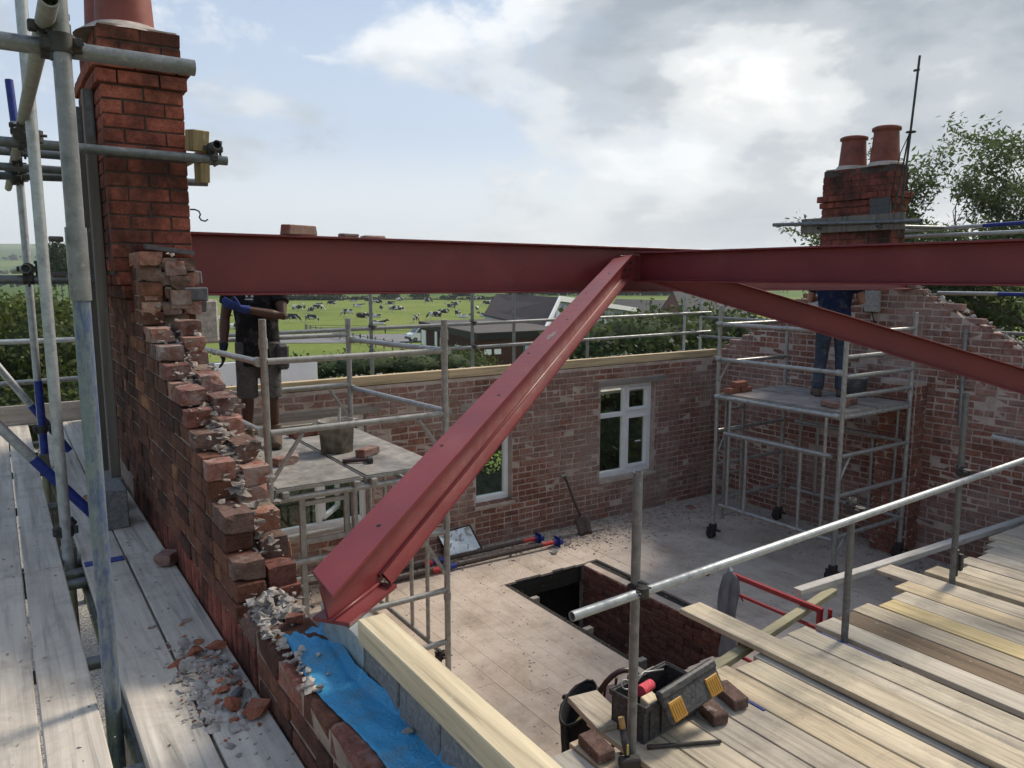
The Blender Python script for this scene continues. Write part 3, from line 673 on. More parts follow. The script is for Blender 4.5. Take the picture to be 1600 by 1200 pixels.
# ------------------------------------------------------------------ far wall with windows
WIN = [(6.61, 7.61, -2.755, -1.48), (4.66, 5.19, -2.775, -1.60), (2.0, 3.28, -2.74, -1.50)]
fwl = thing('far_wall', 'long red brick far wall with white windows and traces of old plaster', 'wall', (4.8, 7.84, -6))
part(core(MB(), 0, 0.84, 9.13, 7.7215, 7.96, -6, -1.20, WIN), 'mortar_core', M_MORTIN, fwl)
fb = courses((0, YF, 0), X3, (0, -1, 0), 0.86, 8.895, -3.3, -1.2, MB_INNER, ch=0.0765, L=0.216, dep=0.10, opens=[(a, b, c, d+0.1) for a, b, c, d in WIN], rough=0.6, header_every=4, joint=0.0135)
emit(fwl, fb, 300)
emit(fwl, courses((0, 7.972, 0), X3, (0, 1, 0), 0.62, 9.13, -6, -1.2, MB_OUTER, ch=0.0815, L=0.228, opens=WIN)+courses((0, 7.80, 0), X3, (0, -1, 0), 0.9, 8.9, -1.2, -1.11, MB_BROKEN, L=0.228, ch=0.08, rough=1, skip=0.35)+courses((0, 7.93, 0), X3, (0, -1, 0), 0.9, 8.9, -1.2, -1.11, MB_BROKEN, L=0.228, ch=0.08, rough=1, skip=0.3), 0)
mm = MB()
for i in range(260): chunk(mm, (R.uniform(0.9, 8.85), R.uniform(7.80, 7.95), -1.115+R.uniform(-0.02, 0.02)), R.uniform(0.012, 0.04))
stuff(part(mm, 'mortar_lumps', M_RUBBLE, fwl))
for a, b, z0, z1 in ((6.50, 7.82, -1.48, -1.40), (4.45, 5.34, -1.60, -1.50), (1.85, 3.45, -1.50, -1.41)):
    part(MB().cbox(((a+b)/2, 7.765, (z0+z1)/2), ((b-a)/2, 0.055, (z1-z0)/2), 0.006, jit=0.003), 'lintel', M_OLDWOODX, fwl)
fp = thing('eaves_plate', 'pale timber plate along the top of the far wall', 'timber', (4.8, 7.76, -1.19))
for a, b in ((0.9, 4.3), (4.305, 8.85)):
    part(MB().cbox(((a+b)/2, 7.758, -1.141), ((b-a)/2, 0.040, 0.050), 0.003), 'timber', M_TIMBERX, fp)
def window(x0, x1, z0, z1, label, lights, open_sash=None):
    w = thing('window', label, 'window', ((x0+x1)/2, 7.85, z0))
    y0, y1, f = 7.80, 7.87, 0.055
    fr = MB()
    for lo, hi in (((x0, y0, z0), (x0+f, y1, z1)), ((x1-f, y0, z0), (x1, y1, z1)), ((x0+f, y0+.001, z1-f), (x1-f, y1-.001, z1)), ((x0+f, y0+.001, z0), (x1-f, y1-.001, z0+f*1.4))):
        fr.cbox(((lo[0]+hi[0])/2, (lo[1]+hi[1])/2, (lo[2]+hi[2])/2), ((hi[0]-lo[0])/2, (hi[1]-lo[1])/2, (hi[2]-lo[2])/2), 0.006)
    part(fr, 'frame', M_WHITE, w)
    part(MB().cbox(((x0+x1)/2, 7.70, z0-0.03), ((x1-x0)/2+0.03, 0.015, 0.02), 0.004), 'sill', M_MORTIN, w)
    for (a, b, c, d, sash) in lights:
        if sash:
            s_ = MB(); g = 0.042
            for lo, hi in (((a, y0-.012, c), (a+g, y1-.01, d)), ((b-g, y0-.012, c), (b, y1-.01, d)), ((a+g, y0-.011, d-g), (b-g, y1-.011, d)), ((a+g, y0-.011, c), (b-g, y1-.011, c+g))):
                s_.cbox(((lo[0]+hi[0])/2, (lo[1]+hi[1])/2, (lo[2]+hi[2])/2), ((hi[0]-lo[0])/2, (hi[1]-lo[1])/2, (hi[2]-lo[2])/2), 0.005)
            so = part(s_, 'sash', M_WHITE, w)
            part(MB().cbox(((a+b)/2, y0-0.022, c+0.02 if d-c < 0.5 else (c+d)/2), (0.05, 0.008, 0.008), 0.003), 'handle', M_WHITE, so)
            a, b, c, d = a+g, b-g, c+g, d-g
        part(MB().box((a, 7.832, c), (b, 7.838, d)), 'pane', M_GLASS, w)
    return w
x0, x1, z0, z1 = WIN[0]; mx, mz = 7.12, -1.90
w = window(x0, x1, z0, z1, 'four light white casement window at the right end of the far wall', [(x0+.055, mx-.025, z0+.077, mz-.03, 0), (mx+.025, x1-.055, z0+.077, mz-.03, 1), (x0+.055, mx-.025, mz+.03, z1-.055, 0), (mx+.025, x1-.055, mz+.03, z1-.055, 1)])
part(MB().cbox((mx, 7.834, (z0+z1)/2), (0.027, 0.034, (z1-z0)/2-0.05), 0.005), 'mullion', M_WHITE, w)
part(MB().cbox(((x0+mx)/2+0.01, 7.834, mz), ((mx-x0)/2-0.045, 0.033, 0.030), 0.005), 'transom', M_WHITE, w)
part(MB().cbox(((x1+mx)/2-0.01, 7.834, mz), ((x1-mx)/2-0.045, 0.033, 0.030), 0.005), 'transom', M_WHITE, w)
x0, x1, z0, z1 = WIN[1]
window(x0, x1, z0, z1, 'narrow white window in the far wall just right of the left valley beam', [(x0+.055, x1-.055, z0+.077, z1-.055, 0)])
x0, x1, z0, z1 = WIN[2]
w = window(x0, x1, z0, z1, 'white window with an open sash behind the left tower', [(x0+.055, 2.72, z0+.077, z1-.055, 0)])
part(MB().cbox((2.745, 7.834, (z0+z1)/2), (0.027, 0.034, (z1-z0)/2-0.05), 0.005), 'mullion', M_WHITE, w)
hx, hy = 2.80, 7.86; ang = math.radians(48); dx, dy = math.cos(ang)*0.44, math.sin(ang)*0.44
s_ = MB(); P = lambda t, z: (hx+dx*t, hy+dy*t, z)
for a, b in ((P(0, z0+.12), P(0, z1-.09)), (P(1, z0+.12), P(1, z1-.09)), (P(0, z0+.12), P(1, z0+.12)), (P(0, z1-.09), P(1, z1-.09))): s_.bar(a, b, 0.05, 0.05, 0.005)
so = part(s_, 'sash', M_WHITE, w)
part(MB().prism([P(0.06, z0+.14), P(0.94, z0+.14), P(0.94, z1-.11), P(0.06, z1-.11)], (0.004, -0.004, 0)), 'pane', M_GLASS, so)

# ------------------------------------------------------------------ right gable wall
RP = [(-1.5, -1.12), (2.85, -1.12), (3.0, -1.05), (3.66, -0.74), (4.2, -0.47), (4.85, -0.14), (5.05, 0.0), (6.15, 0.0), (6.2, -0.22), (6.5, -0.40), (6.85, -0.62), (7.3, -0.86), (7.72, -1.10), (7.96, -1.2)]
rtop = lerp_prof(RP)
rw = thing('gable_wall', 'red brick gable wall behind the right tower, below the twin pot chimney', 'wall', (9.0, 3.5, -6))
poly = [(8.9015, -1.5, -6), (8.9015, 7.96, -6)]+[(8.9015, y, z-0.05) for y, z in RP[::-1]]
part(MB().prism(poly[::-1], (0.2255, 0, 0)), 'mortar_core', M_MORTIN, rw)
rb = courses((XR, 0, 0), Y3, (-1, 0, 0), 1.6, 7.71, -3.3, 0.1, MB_INNER2, ch=0.0765, L=0.216, dep=0.10, top=lambda s: rtop(s)+0.02+R.uniform(-0.03, 0.03), rough=0.6, header_every=4, joint=0.0135)
emit(rw, rb, 300)
emit(rw, courses((9.138, 0, 0), Y3, (1, 0, 0), -1.4, 7.96, -6, 0.1, MB_OUTER, L=0.228, top=lambda s: rtop(s)-0.02)+courses((XR, 0, 0), Y3, (-1, 0, 0), -1.4, 1.6, -3.3, -1.12, MB_INNER2, ch=0.0815, L=0.228), 0)
mm = MB()
for i in range(220):
    y = R.choice((R.uniform(2.4, 5.0), R.uniform(6.2, 7.7), R.uniform(2.6, 5.0))); chunk(mm, (R.uniform(8.92, 9.1), y, rtop(y)+R.uniform(-0.04, 0.015)), R.uniform(0.015, 0.05))
stuff(part(mm, 'mortar_lumps', M_RUBBLE, rw))
# fireplace breast and pale pad on that wall
cb = thing('chimney_breast', 'stub of a brick chimney breast against the right gable wall behind the right tower', 'chimney breast', (8.75, 5.0, -3.3))
part(MB().box((8.66, 4.62, -3.3), (8.90, 5.05, -1.22)), 'mortar_core', M_MORTIN, cb)
emit(cb, courses((8.65, 0, 0), Y3, (-1, 0, 0), 4.62, 5.05, -3.3, -1.22, MB_INNER3, ch=0.0815, L=0.215, dep=0.1, rough=1)+courses((0, 4.61, 0), X3, (0, -1, 0), 8.66, 8.895, -3.3, -1.22, MB_INNER3, ch=0.0815, L=0.235, dep=0.1, rough=1))
ps = thing('padstone', 'pale concrete padstone in the right gable behind the man in navy', 'block', (8.9, 5.75, -0.5))
for yy in (5.35, 6.0): part(MB().cbox((8.915, yy, -0.32), (0.05, 0.22 if yy > 5.5 else 0.10, 0.13), 0.01, jit=0.005), 'concrete', M_PAD, ps)

# ------------------------------------------------------------------ chimneys
def chimney_courses(x0, x1, y0, y1, z0, rows, ch, L, mat, rough=0.0):
    out = []
    for k, (e, _) in enumerate(rows):
        z = z0+k*ch
        a, b, c, d = x0-e, x1+e, y0-e, y1+e
        sh = L/2 if k % 2 else 0.0
        def run(s0, s1, make):
            s = s0-sh
            while s < s1-0.01:
                p, q = max(s, s0), min(s+L, s1)
                if q-p > 0.03: make(p, q)
                s += L
        J = 0.008
        run(a, b, lambda p, q: out.append((V(((p+q)/2, c+0.05, z+ch/2)), (-X3, -Y3, Z3), (q-p-J, 0.10, ch-J), mat, rough)))
        run(a, b, lambda p, q: out.append((V(((p+q)/2, d-0.05, z+ch/2)), (X3, Y3, Z3), (q-p-J, 0.10, ch-J), mat, rough)))
        run(c+0.1, d-0.1, lambda p, q: out.append((V((a+0.05, (p+q)/2, z+ch/2)), (Y3, -X3, Z3), (q-p-J, 0.10, ch-J), mat, rough)))
        run(c+0.1, d-0.1, lambda p, q: out.append((V((b-0.05, (p+q)/2, z+ch/2)), (-Y3, X3, Z3), (q-p-J, 0.10, ch-J), mat, rough)))
    return out
def pot(parent, c, r, h, mat, lip=0.02):
    mb = MB().lathe(c, [(r*1.02, -0.06), (r*1.02, 0.0), (r, 0.03), (r*0.86, h*0.82), (r*0.84, h*0.86), (r*0.84+lip, h*0.88), (r*0.84+lip, h*0.96), (r*0.80, h), (r*0.70, h), (r*0.72, h*0.5)], 28)
    return part(mb, 'chimney_pot', mat, parent)
lc = thing('chimney', 'close red brick chimney with oversailing top courses at the left of the photo', 'chimney', (0.73, 4.95, -0.4))
CH = 0.0727
part(MB().box((0.537, 4.527, 0.0), (0.923, 5.363, 1.244)).box((0.63, 4.53, -0.4), (0.923, 5.36, 0.0)), 'mortar_core', M_MORTDK, lc)
rows = [(0, 0)]*13+[(0.02, 0), (0.036, 0), (0.0, 0), (0.0, 0)]
z0 = 1.252-17*CH
cbk = chimney_courses(0.53, 0.93, 4.52, 5.37, z0, rows, CH, 0.20, MB_CHIM)
for k in range(1, 7):                        # corbelled courses stepping back to the wall face below
    xa = min(0.53+0.022*k, 0.618); z = z0-k*CH
    s = xa-(0.1 if k % 2 else 0)
    while s < 0.93:
        p, q = max(s, xa), min(s+0.2, 0.93)
        if q-p > 0.03: cbk.append((V(((p+q)/2, 4.57, z+CH/2)), (-X3, -Y3, Z3), (q-p-0.005, 0.10, CH-0.005), MB_CHIM, 0))
        s += 0.2
    s = 4.62
    while s < 5.36: cbk.append((V((xa+0.05, s+0.1, z+CH/2)), (Y3, -X3, Z3), (0.195, 0.10, CH-0.005), MB_CHIM, 0)); s += 0.2
emit(lc, cbk, 300)
fm = MB(); 
for i in range(1): fm.lathe((0.70, 4.76, 1.245), [(0.25, 0.0), (0.22, 0.02), (0.17, 0.055), (0.14, 0.06)], 24)
fm.box((0.545, 4.54, 1.244), (0.915, 5.35, 1.262)); fm.lathe((0.72, 5.14, 1.245), [(0.22, 0.0), (0.17, 0.05), (0.14, 0.06)], 24)
part(fm, 'flaunching', M_MORT, lc)
pot(lc, (0.70, 4.76, 1.28), 0.145, 0.55, M_TERRA); pot(lc, (0.69, 5.14, 1.28), 0.145, 0.6, M_TERRA)
hk = MB().path([(0.93, 4.53, 0.352), (0.955, 4.53, 0.353), (0.975, 4.53, 0.345), (0.982, 4.53, 0.328), (0.975, 4.53, 0.312), (0.985, 4.53, 0.297), (1.005, 4.53, 0.292), (1.02, 4.53, 0.303)], 0.0045, 8)
part(hk, 'wall_hook', M_COUP, lc)
rc = thing('chimney', 'twin pot brick chimney with aerial above the right gable', 'chimney', (9.1, 5.6, -0.1))
CH2 = 0.0787; z0 = 1.30-18*CH2
part(MB().box((8.918, 5.205, z0-0.1), (9.212, 6.135, 1.292)), 'mortar_core', M_MORTDK, rc)
emit(rc, chimney_courses(8.91, 9.22, 5.195, 6.145, z0, [(0, 0)]*12+[(0.02, 0), (0.045, 0), (0.0, 0), (0.0, 0), (0.0, 0), (-0.01, 0)], CH2, 0.225, MB_CHIM2, 0.3), 300)
fm = MB()
for yy in (5.85, 5.42): fm.lathe((9.06, yy, 1.29), [(0.20, 0.0), (0.18, 0.04), (0.16, 0.06)], 24)
fm.box((8.93, 5.22, 1.29), (9.20, 6.12, 1.315)); part(fm, 'flaunching', M_MORT, rc)
pot(rc, (9.06, 5.84, 1.32), 0.165, 0.38, M_TERRA2, 0.025); pot(rc, (9.06, 5.42, 1.34), 0.165, 0.42, M_TERRA2, 0.025)
an = thing('aerial_mast', 'tall thin aerial mast strapped to the right chimney', 'aerial', (8.9, 4.98, 0.5))
part(MB().tube((8.90, 5.10, 0.45), (8.90, 4.99, 2.45), 0.013, 10), 'mast', M_COUP, an)
part(MB().tube((8.89, 5.16, 0.75), (8.90, 5.05, 1.60), 0.010, 8), 'stay_rod', M_COUP, an)
part(MB().lathe((8.90, 5.03, 1.62), [(0.0, -0.01), (0.055, -0.005), (0.055, 0.01), (0.0, 0.015)], 14), 'cable_plate', M_COUP, an)
part(MB().cbox((8.91, 5.02, 2.30), (0.01, 0.035, 0.012), 0.003), 'bracket', M_COUP, an)
part(MB().cbox((8.885, 5.33, 0.80), (0.02, 0.13, 0.11), 0.006), 'junction_box', M_BLACKPL, an)
part(MB().path([(8.88, 5.30, 0.76), (8.87, 5.42, 0.70), (8.87, 5.46, 0.55), (8.88, 5.44, 0.2), (8.88, 5.40, -0.3), (8.88, 5.20, -0.9)], 0.008, 6), 'cable', M_WIRE, an)
part(MB().path([(8.90, 5.04, 1.62), (8.87, 5.12, 1.4), (8.87, 5.16, 1.2), (8.87, 5.2, 0.9)], 0.006, 6), 'cable', M_WIRE, an)

# ------------------------------------------------------------------ steel beams
def ibeam(parent, p0, p1, h, b, tf=0.014, tw=0.010):
    """straight I-beam; p0, p1 on the centre line of its top face"""
    p0, p1 = V(p0), V(p1); d = (p1-p0); L = d.length; d.normalize(); x = d.cross(Z3).normalized(); up = x.cross(d)
    c = (p0+p1)/2
    for nm, off, hh, ww in (('top_flange', tf/2, tf, b), ('web', h/2, h-2*tf+0.001, tw), ('bottom_flange', h-tf/2, tf, b)):
        part(MB().cbox(c-up*off, (ww/2, L/2, hh/2), 0.002, (x, d, up)), nm, M_STEEL, parent)
    for sg in (-1, 1):       # root fillets
        for off in (tf+0.006, h-tf-0.006): part(MB().cbox(c-up*off+x*(sg*(tw/2+0.005)), (0.006, L/2, 0.006), 0.004, (x, d, up)), 'root_fillet', M_STEEL, parent)
rbm = thing('ridge_beam', 'long dark red steel ridge beam spanning from the left chimney to the right gable', 'beam', (4.9, 4.95, 0))
ibeam(rbm, (0.90, 4.95, 0.252), (8.93, 4.95, 0.205), 0.375, 0.172)
wbm = thing('ridge_beam', 'dark red steel beam running from the middle junction out of the right side of the photo', 'beam', (4.575, 1.7, 0))
ibeam(wbm, (4.575, 4.86, 0.187), (4.575, -1.5, 0.187), 0.247, 0.148, 0.012, 0.008)
part(MB().cbox((4.575, 4.895, 0.06), (0.09, 0.03, 0.10), 0.003), 'end_plate', M_STEEL, wbm)
vb = thing('valley_beam', 'bright red steel valley beam sloping down to the foreground wall', 'beam', (0.8, 2.1, -1.02))
dv = V((0.7937, 0.6083, 0)); nv = V((-0.6083, 0.7937, 0)); R0 = V((0.735, 1.985, 0)); SL = 0.2239; BW = 0.125
def vz(p): return -0.885+SL*(p-R0).dot(dv)
def fl_pts(o0, o1, s0, s1, zo):           # plan quad from offset o0..o1 between X=s0 and Y=s1 cut lines
    out = []
    for o, end in ((o0, 0), (o0, 1), (o1, 1), (o1, 0)):
        a = R0+nv*o
        t = ((s0-a.x)/dv.x) if end == 0 else ((s1-a.y)/dv.y)
        q = a+dv*t; out.append(V((q.x, q.y, vz(q)+zo)))
    return out
part(MB().prism(fl_pts(0, BW, 0.722, 4.845, -0.011)[::1], (0, 0, 0.011)), 'top_flange', M_STEEL, vb)
a = R0+nv*(BW/2-0.004); H = 0.185
s_lo = 0.35; top0 = a+dv*0.02; top1 = a+dv*((4.85-a.y)/dv.y); low = a+dv*s_lo; foot = a+dv*0.06
wp = [V((foot.x, foot.y, -1.012)), V((low.x, low.y, -1.012)), V((top1.x, top1.y, vz(top1)-H)), V((top1.x, top1.y, vz(top1)-0.010)), V((top0.x, top0.y, vz(top0)-0.010))]
part(MB().prism(wp[::-1], nv*0.008), 'web', M_STEEL, vb)
q = fl_pts(0, BW, R0.x+dv.x*(s_lo-0.02), 4.845, -H)
part(MB().prism(q, (0, 0, 0.011)), 'bottom_flange', M_STEEL, vb)
f0, f1 = R0+dv*0.07, R0+dv*(s_lo+0.02)
part(MB().prism([(f0.x, f0.y, -1.020), (f1.x, f1.y, -1.020), (f1.x+nv.x*BW, f1.y+nv.y*BW, -1.020), (f0.x+nv.x*BW, f0.y+nv.y*BW, -1.020)], (0, 0, 0.012)), 'foot_plate', M_STEEL, vb)
e0 = R0+nv*(BW/2+0.004)+dv*0.05
part(MB().path([e0+V((0, 0, -1.003))+nv*-0.012, a+dv*s_lo+V((0, 0, -1.003))-nv*0.006], 0.006, 6), 'weld', M_STEEL, vb)
a2 = R0+nv*(BW/2-0.006); w0 = a2+dv*s_lo; w1 = a2+dv*((4.8-a2.y)/dv.y)
part(MB().path([V((w0.x, w0.y, vz(w0)-H+0.013)), V((w1.x, w1.y, vz(w1)-H+0.013))], 0.007, 6), 'root_fillet', M_STEEL, vb)
tilt = V((dv.x, dv.y, SL)).normalized(); upn = nv.cross(tilt); upn = upn if upn.z > 0 else -upn
for s_, o in ((0.35, 0.05), (0.95, 0.09), (1.5, 0.045), (2.1, 0.09), (2.75, 0.05), (3.4, 0.085), (4.0, 0.05)):
    c = R0+dv*s_+nv*o; c.z = vz(c)+0.0012
    part(MB().tube(c-upn*0.004, c+upn*0.0006, 0.0075, 10), 'bolt_hole', M_WIRE, vb)
c = R0+dv*2.42+nv*0.055; c.z = vz(c)+0.0015; pts = []
for k in range(11):
    t = 2*math.pi*k/11; rr = R.uniform(0.45, 1.15); pts.append(c+tilt*(0.10*rr*math.cos(t))+nv*(0.026*rr*math.sin(t)))
part(MB().add(pts, [tuple(range(11))]), 'rubbed_patch', M_SCAR, vb)
for k, (zz_, xo) in enumerate(((0.10, 0), (0.04, 0), (0.10, 0.055), (0.04, 0.055))):
    part(MB().tube((4.40+xo, 4.862, zz_), (4.40+xo, 4.838, zz_), 0.011, 6), 'bolt_head', M_COUP, vb)
part(MB().cbox((4.43, 4.858, 0.06), (0.085, 0.006, 0.10), 0.002), 'end_plate', M_STEEL, vb)
vb2 = thing('valley_beam', 'dark red steel valley beam sloping down to the right across the right tower', 'beam', (6.5, 3.3, -1.0))
ibeam(vb2, (4.70, 4.80, 0.135), (4.70+2.4*1.72, 4.80-1.94*1.72, 0.135-0.92*1.72), 0.205, 0.133, 0.010, 0.007)
for nm, lab, loc, sz, rz in (('loose_brick', 'single whole brick lying on top of the left part of the ridge beam', (1.66, 4.92, 0), (0.215, 0.10, 0.066), 0.35), ('brick_piece', 'thin broken brick piece lying on the ridge beam, the left one of two flat ones', (2.02, 4.98, 0), (0.115, 0.09, 0.026), 0.1), ('brick_piece', 'flat broken tile piece on the ridge beam, rightmost of the pieces there', (2.20, 4.99, 0), (0.16, 0.09, 0.02), 0.0)):
    zt = 0.252+(0.205-0.252)*(loc[0]-0.9)/8.03
    o = MB().cbox((0, 0, sz[2]/2), (sz[0]/2, sz[1]/2, sz[2]/2), 0.006, jit=0.004).build(nm, MB_BROKEN); o.location = (loc[0], loc[1], zt+0.001); o.rotation_euler.z = rz
    tag(o, lab, 'brick', 'brick pieces on the ridge beam')

# ------------------------------------------------------------------ scaffold fittings
TR = 0.0242
def coupler(parent, c, d1, d2):
    c = V(c); d1, d2 = V(d1).normalized(), V(d2).normalized(); n = d1.cross(d2)
    n = n.normalized() if n.length > 0.1 else d1.orthogonal().normalized()
    mb = MB()
    for sg, d in ((-1, d1), (1, d2)):
        q = c+n*(sg*0.026); mb.tube(q-d*0.026, q+d*0.026, 0.0335, 12)
        s = d.cross(n); mb.cbox(q+s*0.040, (0.014, 0.020, 0.016), 0.004, (s, d, n))
        mb.tube(q+s*0.042-n*0.045, q+s*0.042+n*0.045, 0.0065, 6); mb.tube(q+s*0.042+n*0.028, q+s*0.042+n*0.044, 0.0125, 6)
        mb.cbox(q-s*0.040, (0.012, 0.018, 0.014), 0.004, (s, d, n))
    return part(mb, 'coupler', M_COUP, parent)
def pole(parent, name, a, b, mat=None, r=TR, hollow=0.004): return part(MB().tube(a, b, r, 16, hollow=hollow), name, mat or M_TUBE, parent)

# left access scaffold
ls = thing('scaffold', 'tube and coupler scaffold standing outside the gable wall on the left', 'scaffold', (0.2, 4, -6))
pole(ls, 'standard', (0.214, 2.58, -0.07), (0.214, 2.58, 3.0), M_TUBE); pole(ls, 'standard', (0.214, 2.58, -6), (0.214, 2.58, -0.075), M_TUBEBL)
part(MB().tube((0.214, 2.58, -0.075), (0.214, 2.58, 0.135), 0.0285, 16), 'sleeve_coupler', M_TUBE, ls)
for zz_ in (0.0, 0.10):
    part(MB().tube((0.178, 2.565, zz_), (0.145, 2.555, zz_), 0.008, 8), 'bolt', M_COUP, ls)
pole(ls, 'standard', (0.20, 4.10, -6), (0.20, 4.05, 3.0), M_TUBEBR)
pole(ls, 'standard', (0.21, 6.10, -6), (0.21, 6.20, 1.0), M_TUBEBR)
pole(ls, 'standard', (0.21, 6.20, 0.98), (0.20, 6.24, 1.27), M_BLUE, TR*1.02)
pole(ls, 'standard_paint', (0.213, 6.112, -1.25), (0.211, 6.115, -0.72), M_BLUE, TR*1.03, 0)
pole(ls, 'ledger', (0.180, 2.38, 0.70), (0.165, 7.2, 0.66), plain('pale_tube', (0.25, 0.245, 0.225), 0.6, 0.3, var=0.2, scale=25))
pole(ls, 'transom', (-1.2, 2.645, 0.645), (0.58, 2.645, 0.64), M_TUBE)
pole(ls, 'transom', (-1.2, 4.40, 0.625), (1.106, 4.40, 0.607), M_TUBEDK)
pole(ls, 'transom', (-1.2, 5.45, 0.72), (0.475, 5.45, 0.705), M_TUBEDK); pole(ls, 'transom', (-1.2, 5.50, 0.63), (0.47, 5.50, 0.625), M_TUBEDK)
pole(ls, 'transom', (-1.2, 5.62, 0.55), (1.275, 5.62, 0.62), M_TUBEDK)
pole(ls, 'guard_rail', (-1.2, 5.0, -0.02), (0.50, 5.0, -0.028), M_TUBEDK); pole(ls, 'ledger', (0.155, 4.80, 0.032), (0.155, 7.4, 0.03), M_TUBEDK)
pole(ls, 'end_rail', (-1.2, 8.35, -0.6), (0.67, 8.35, -0.61), M_TUBEBR); pole(ls, 'end_rail', (-1.2, 8.35, -1.0), (0.67, 8.35, -0.98), M_TUBE)
pole(ls, 'standard', (0.70, 8.33, -6), (0.70, 8.33, -0.4), M_TUBE)
pole(ls, 'brace', (-1.0, 4.32, 0.66), (0.10, 4.345, -0.89), M_TUBEBR); pole(ls, 'brace_paint', (0.10, 4.345, -0.89), (0.345, 4.35, -1.225), M_BLUE)
pole(ls, 'brace', (-0.9, 6.17, 0.9), (0.16, 6.24, -0.90), M_TUBEBR); pole(ls, 'brace_paint', (0.16, 6.24, -0.90), (0.37, 6.25, -1.25), M_BLUE)
pole(ls, 'bridle_tube', (1.035, 4.30, 0.672), (1.035, 5.75, 0.672), M_TUBEDK)
for c, a, b in (((0.190, 2.62, 0.662), (1, 0, 0), (0, 1, 0)), ((0.214, 2.61, 0.64), (1, 0, 0), (0, 0, 1)), ((0.18, 4.40, 0.64), (1, 0, 0), (0, 1, 0)), ((0.19, 4.2, 0.62), (0, 0, 1), (0, 1, 0)), ((0.18, 5.45, 0.69), (1, 0, 0), (0, 1, 0)), ((0.18, 5.62, 0.60), (1, 0, 0), (0, 1, 0)), ((0.2, 6.17, 0.64), (0, 0, 1), (0, 1, 0)), ((0.17, 5.0, 0.005), (1, 0, 0), (0, 1, 0)), ((0.20, 4.11, -1.20), (0, 0, 1), (1, 0, -1.2)), ((0.21, 6.13, -1.05), (0, 0, 1), (1, 0, -1.2)), ((1.035, 4.42, 0.64), (1, 0, 0), (0, 1, 0))): coupler(ls, c, a, b)
for yy, zz_ in ((4.11, -1.36), (6.11, -1.30)): part(MB().cbox((0.205, yy, zz_), (0.032, 0.032, 0.075), 0.006), 'base_collar', galv('olive_collar', (0.10, 0.10, 0.075), 0.4, rust=0.4), ls)
for yy in (0.8, 1.95, 2.25, 3.02, 3.88, 4.02, 4.16, 5.3, 6.3, 7.4): pole(ls, 'putlog', (-1.2, yy, -1.396), (0.60, yy, -1.396), M_TUBEDK)
pole(ls, 'ledger', (0.262, 0.0, -1.448), (0.262, 8.2, -1.448), M_TUBEDK)
wk = thing('walkway', 'dusty grey scaffold board walkway outside the gable wall on the left', 'walkway', (0, 4, -1.37))
for a, b in ((-1.12, -0.90), (-0.89, -0.67), (-0.66, -0.44), (-0.43, -0.215), (-0.207, 0.012), (0.020, 0.170), (0.250, 0.424), (0.432, 0.606)):
    if a == 0.020: b = 0.168
    for y0, y1 in ((-0.5, 3.965), (3.972, 8.05)):
        jx = R.uniform(-0.003, 0.003); zt = -1.352+R.uniform(-0.002, 0.002)
        if a == 0.020: part(MB().cbox(((0.020+0.172)/2, (y0+y1)/2, zt), ((0.172-0.020)/2, (y1-y0)/2, 0.019), 0.004), 'plank', M_DECKL, wk)
        else: part(MB().cbox(((a+b)/2+jx, (y0+y1)/2+R.uniform(-0.004, 0.004), zt), ((b-a)/2, (y1-y0)/2, 0.019), 0.004), 'plank', M_DECKL, wk)
part(MB().cbox((-0.3, 8.07, -1.25), (0.95, 0.018, 0.095), 0.004), 'toe_board', M_OLDWOODX, wk)
part(MB().box((0.255, 3.90, -1.3325), (0.42, 3.962, -1.3290)), 'blue_band', M_BLUE, wk)
# timber posts on blocks beside the chimney
bp = thing('block_pile', 'two grey concrete blocks at the foot of the timber posts on the left walkway', 'block', (0.47, 4.6, -1.333))
part(MB().cbox((0.455, 4.52, -1.225), (0.055, 0.11, 0.107), 0.006, jit=0.003), 'block', M_BLOCK, bp); part(MB().cbox((0.475, 4.85, -1.235), (0.055, 0.12, 0.097), 0.006, jit=0.003), 'block', M_BLOCK, bp)
for (xx, yy, z0, z1, lab) in ((0.500, 4.80, -1.136, 0.975, 'nearer tall grey timber post with metal strap against the chimney side'), (0.492, 5.28, -1.332, 0.965, 'farther tall grey timber post against the chimney side')):
    tpst = thing('timber_post', lab, 'post', (xx, yy, z0), 'timber posts by the chimney')
    part(MB().cbox((xx, yy, (z0+z1)/2), (0.026, 0.034, (z1-z0)/2), 0.004), 'timber', M_OLDWOODZ, tpst)
    part(MB().cbox((xx+0.002, yy-0.0355, z1-0.13), (0.014, 0.0012, 0.12), 0.0005), 'strap', M_TUBEDK, tpst)
for c, h, lab, rz in (((0.968, 4.452, 0.705), (0.042, 0.055, 0.055), 'upper weathered wood wedge clamped against the right edge of the near chimney', 0.25), ((0.985, 4.445, 0.545), (0.026, 0.05, 0.055), 'lower weathered wood wedge clamped against the right edge of the near chimney', 0.1)):
    o = MB().cbox((0, 0, 0), h, 0.004, jit=0.003).build('wood_wedge', wood('wedge_wood', [(0.0, (0.33, 0.24, 0.12))], axis=2, rnd=False, dirt=0.5)); o.location = c; o.rotation_euler = (0.1, 0, rz); tag(o, lab, 'wedge', 'wood wedges by the chimney')

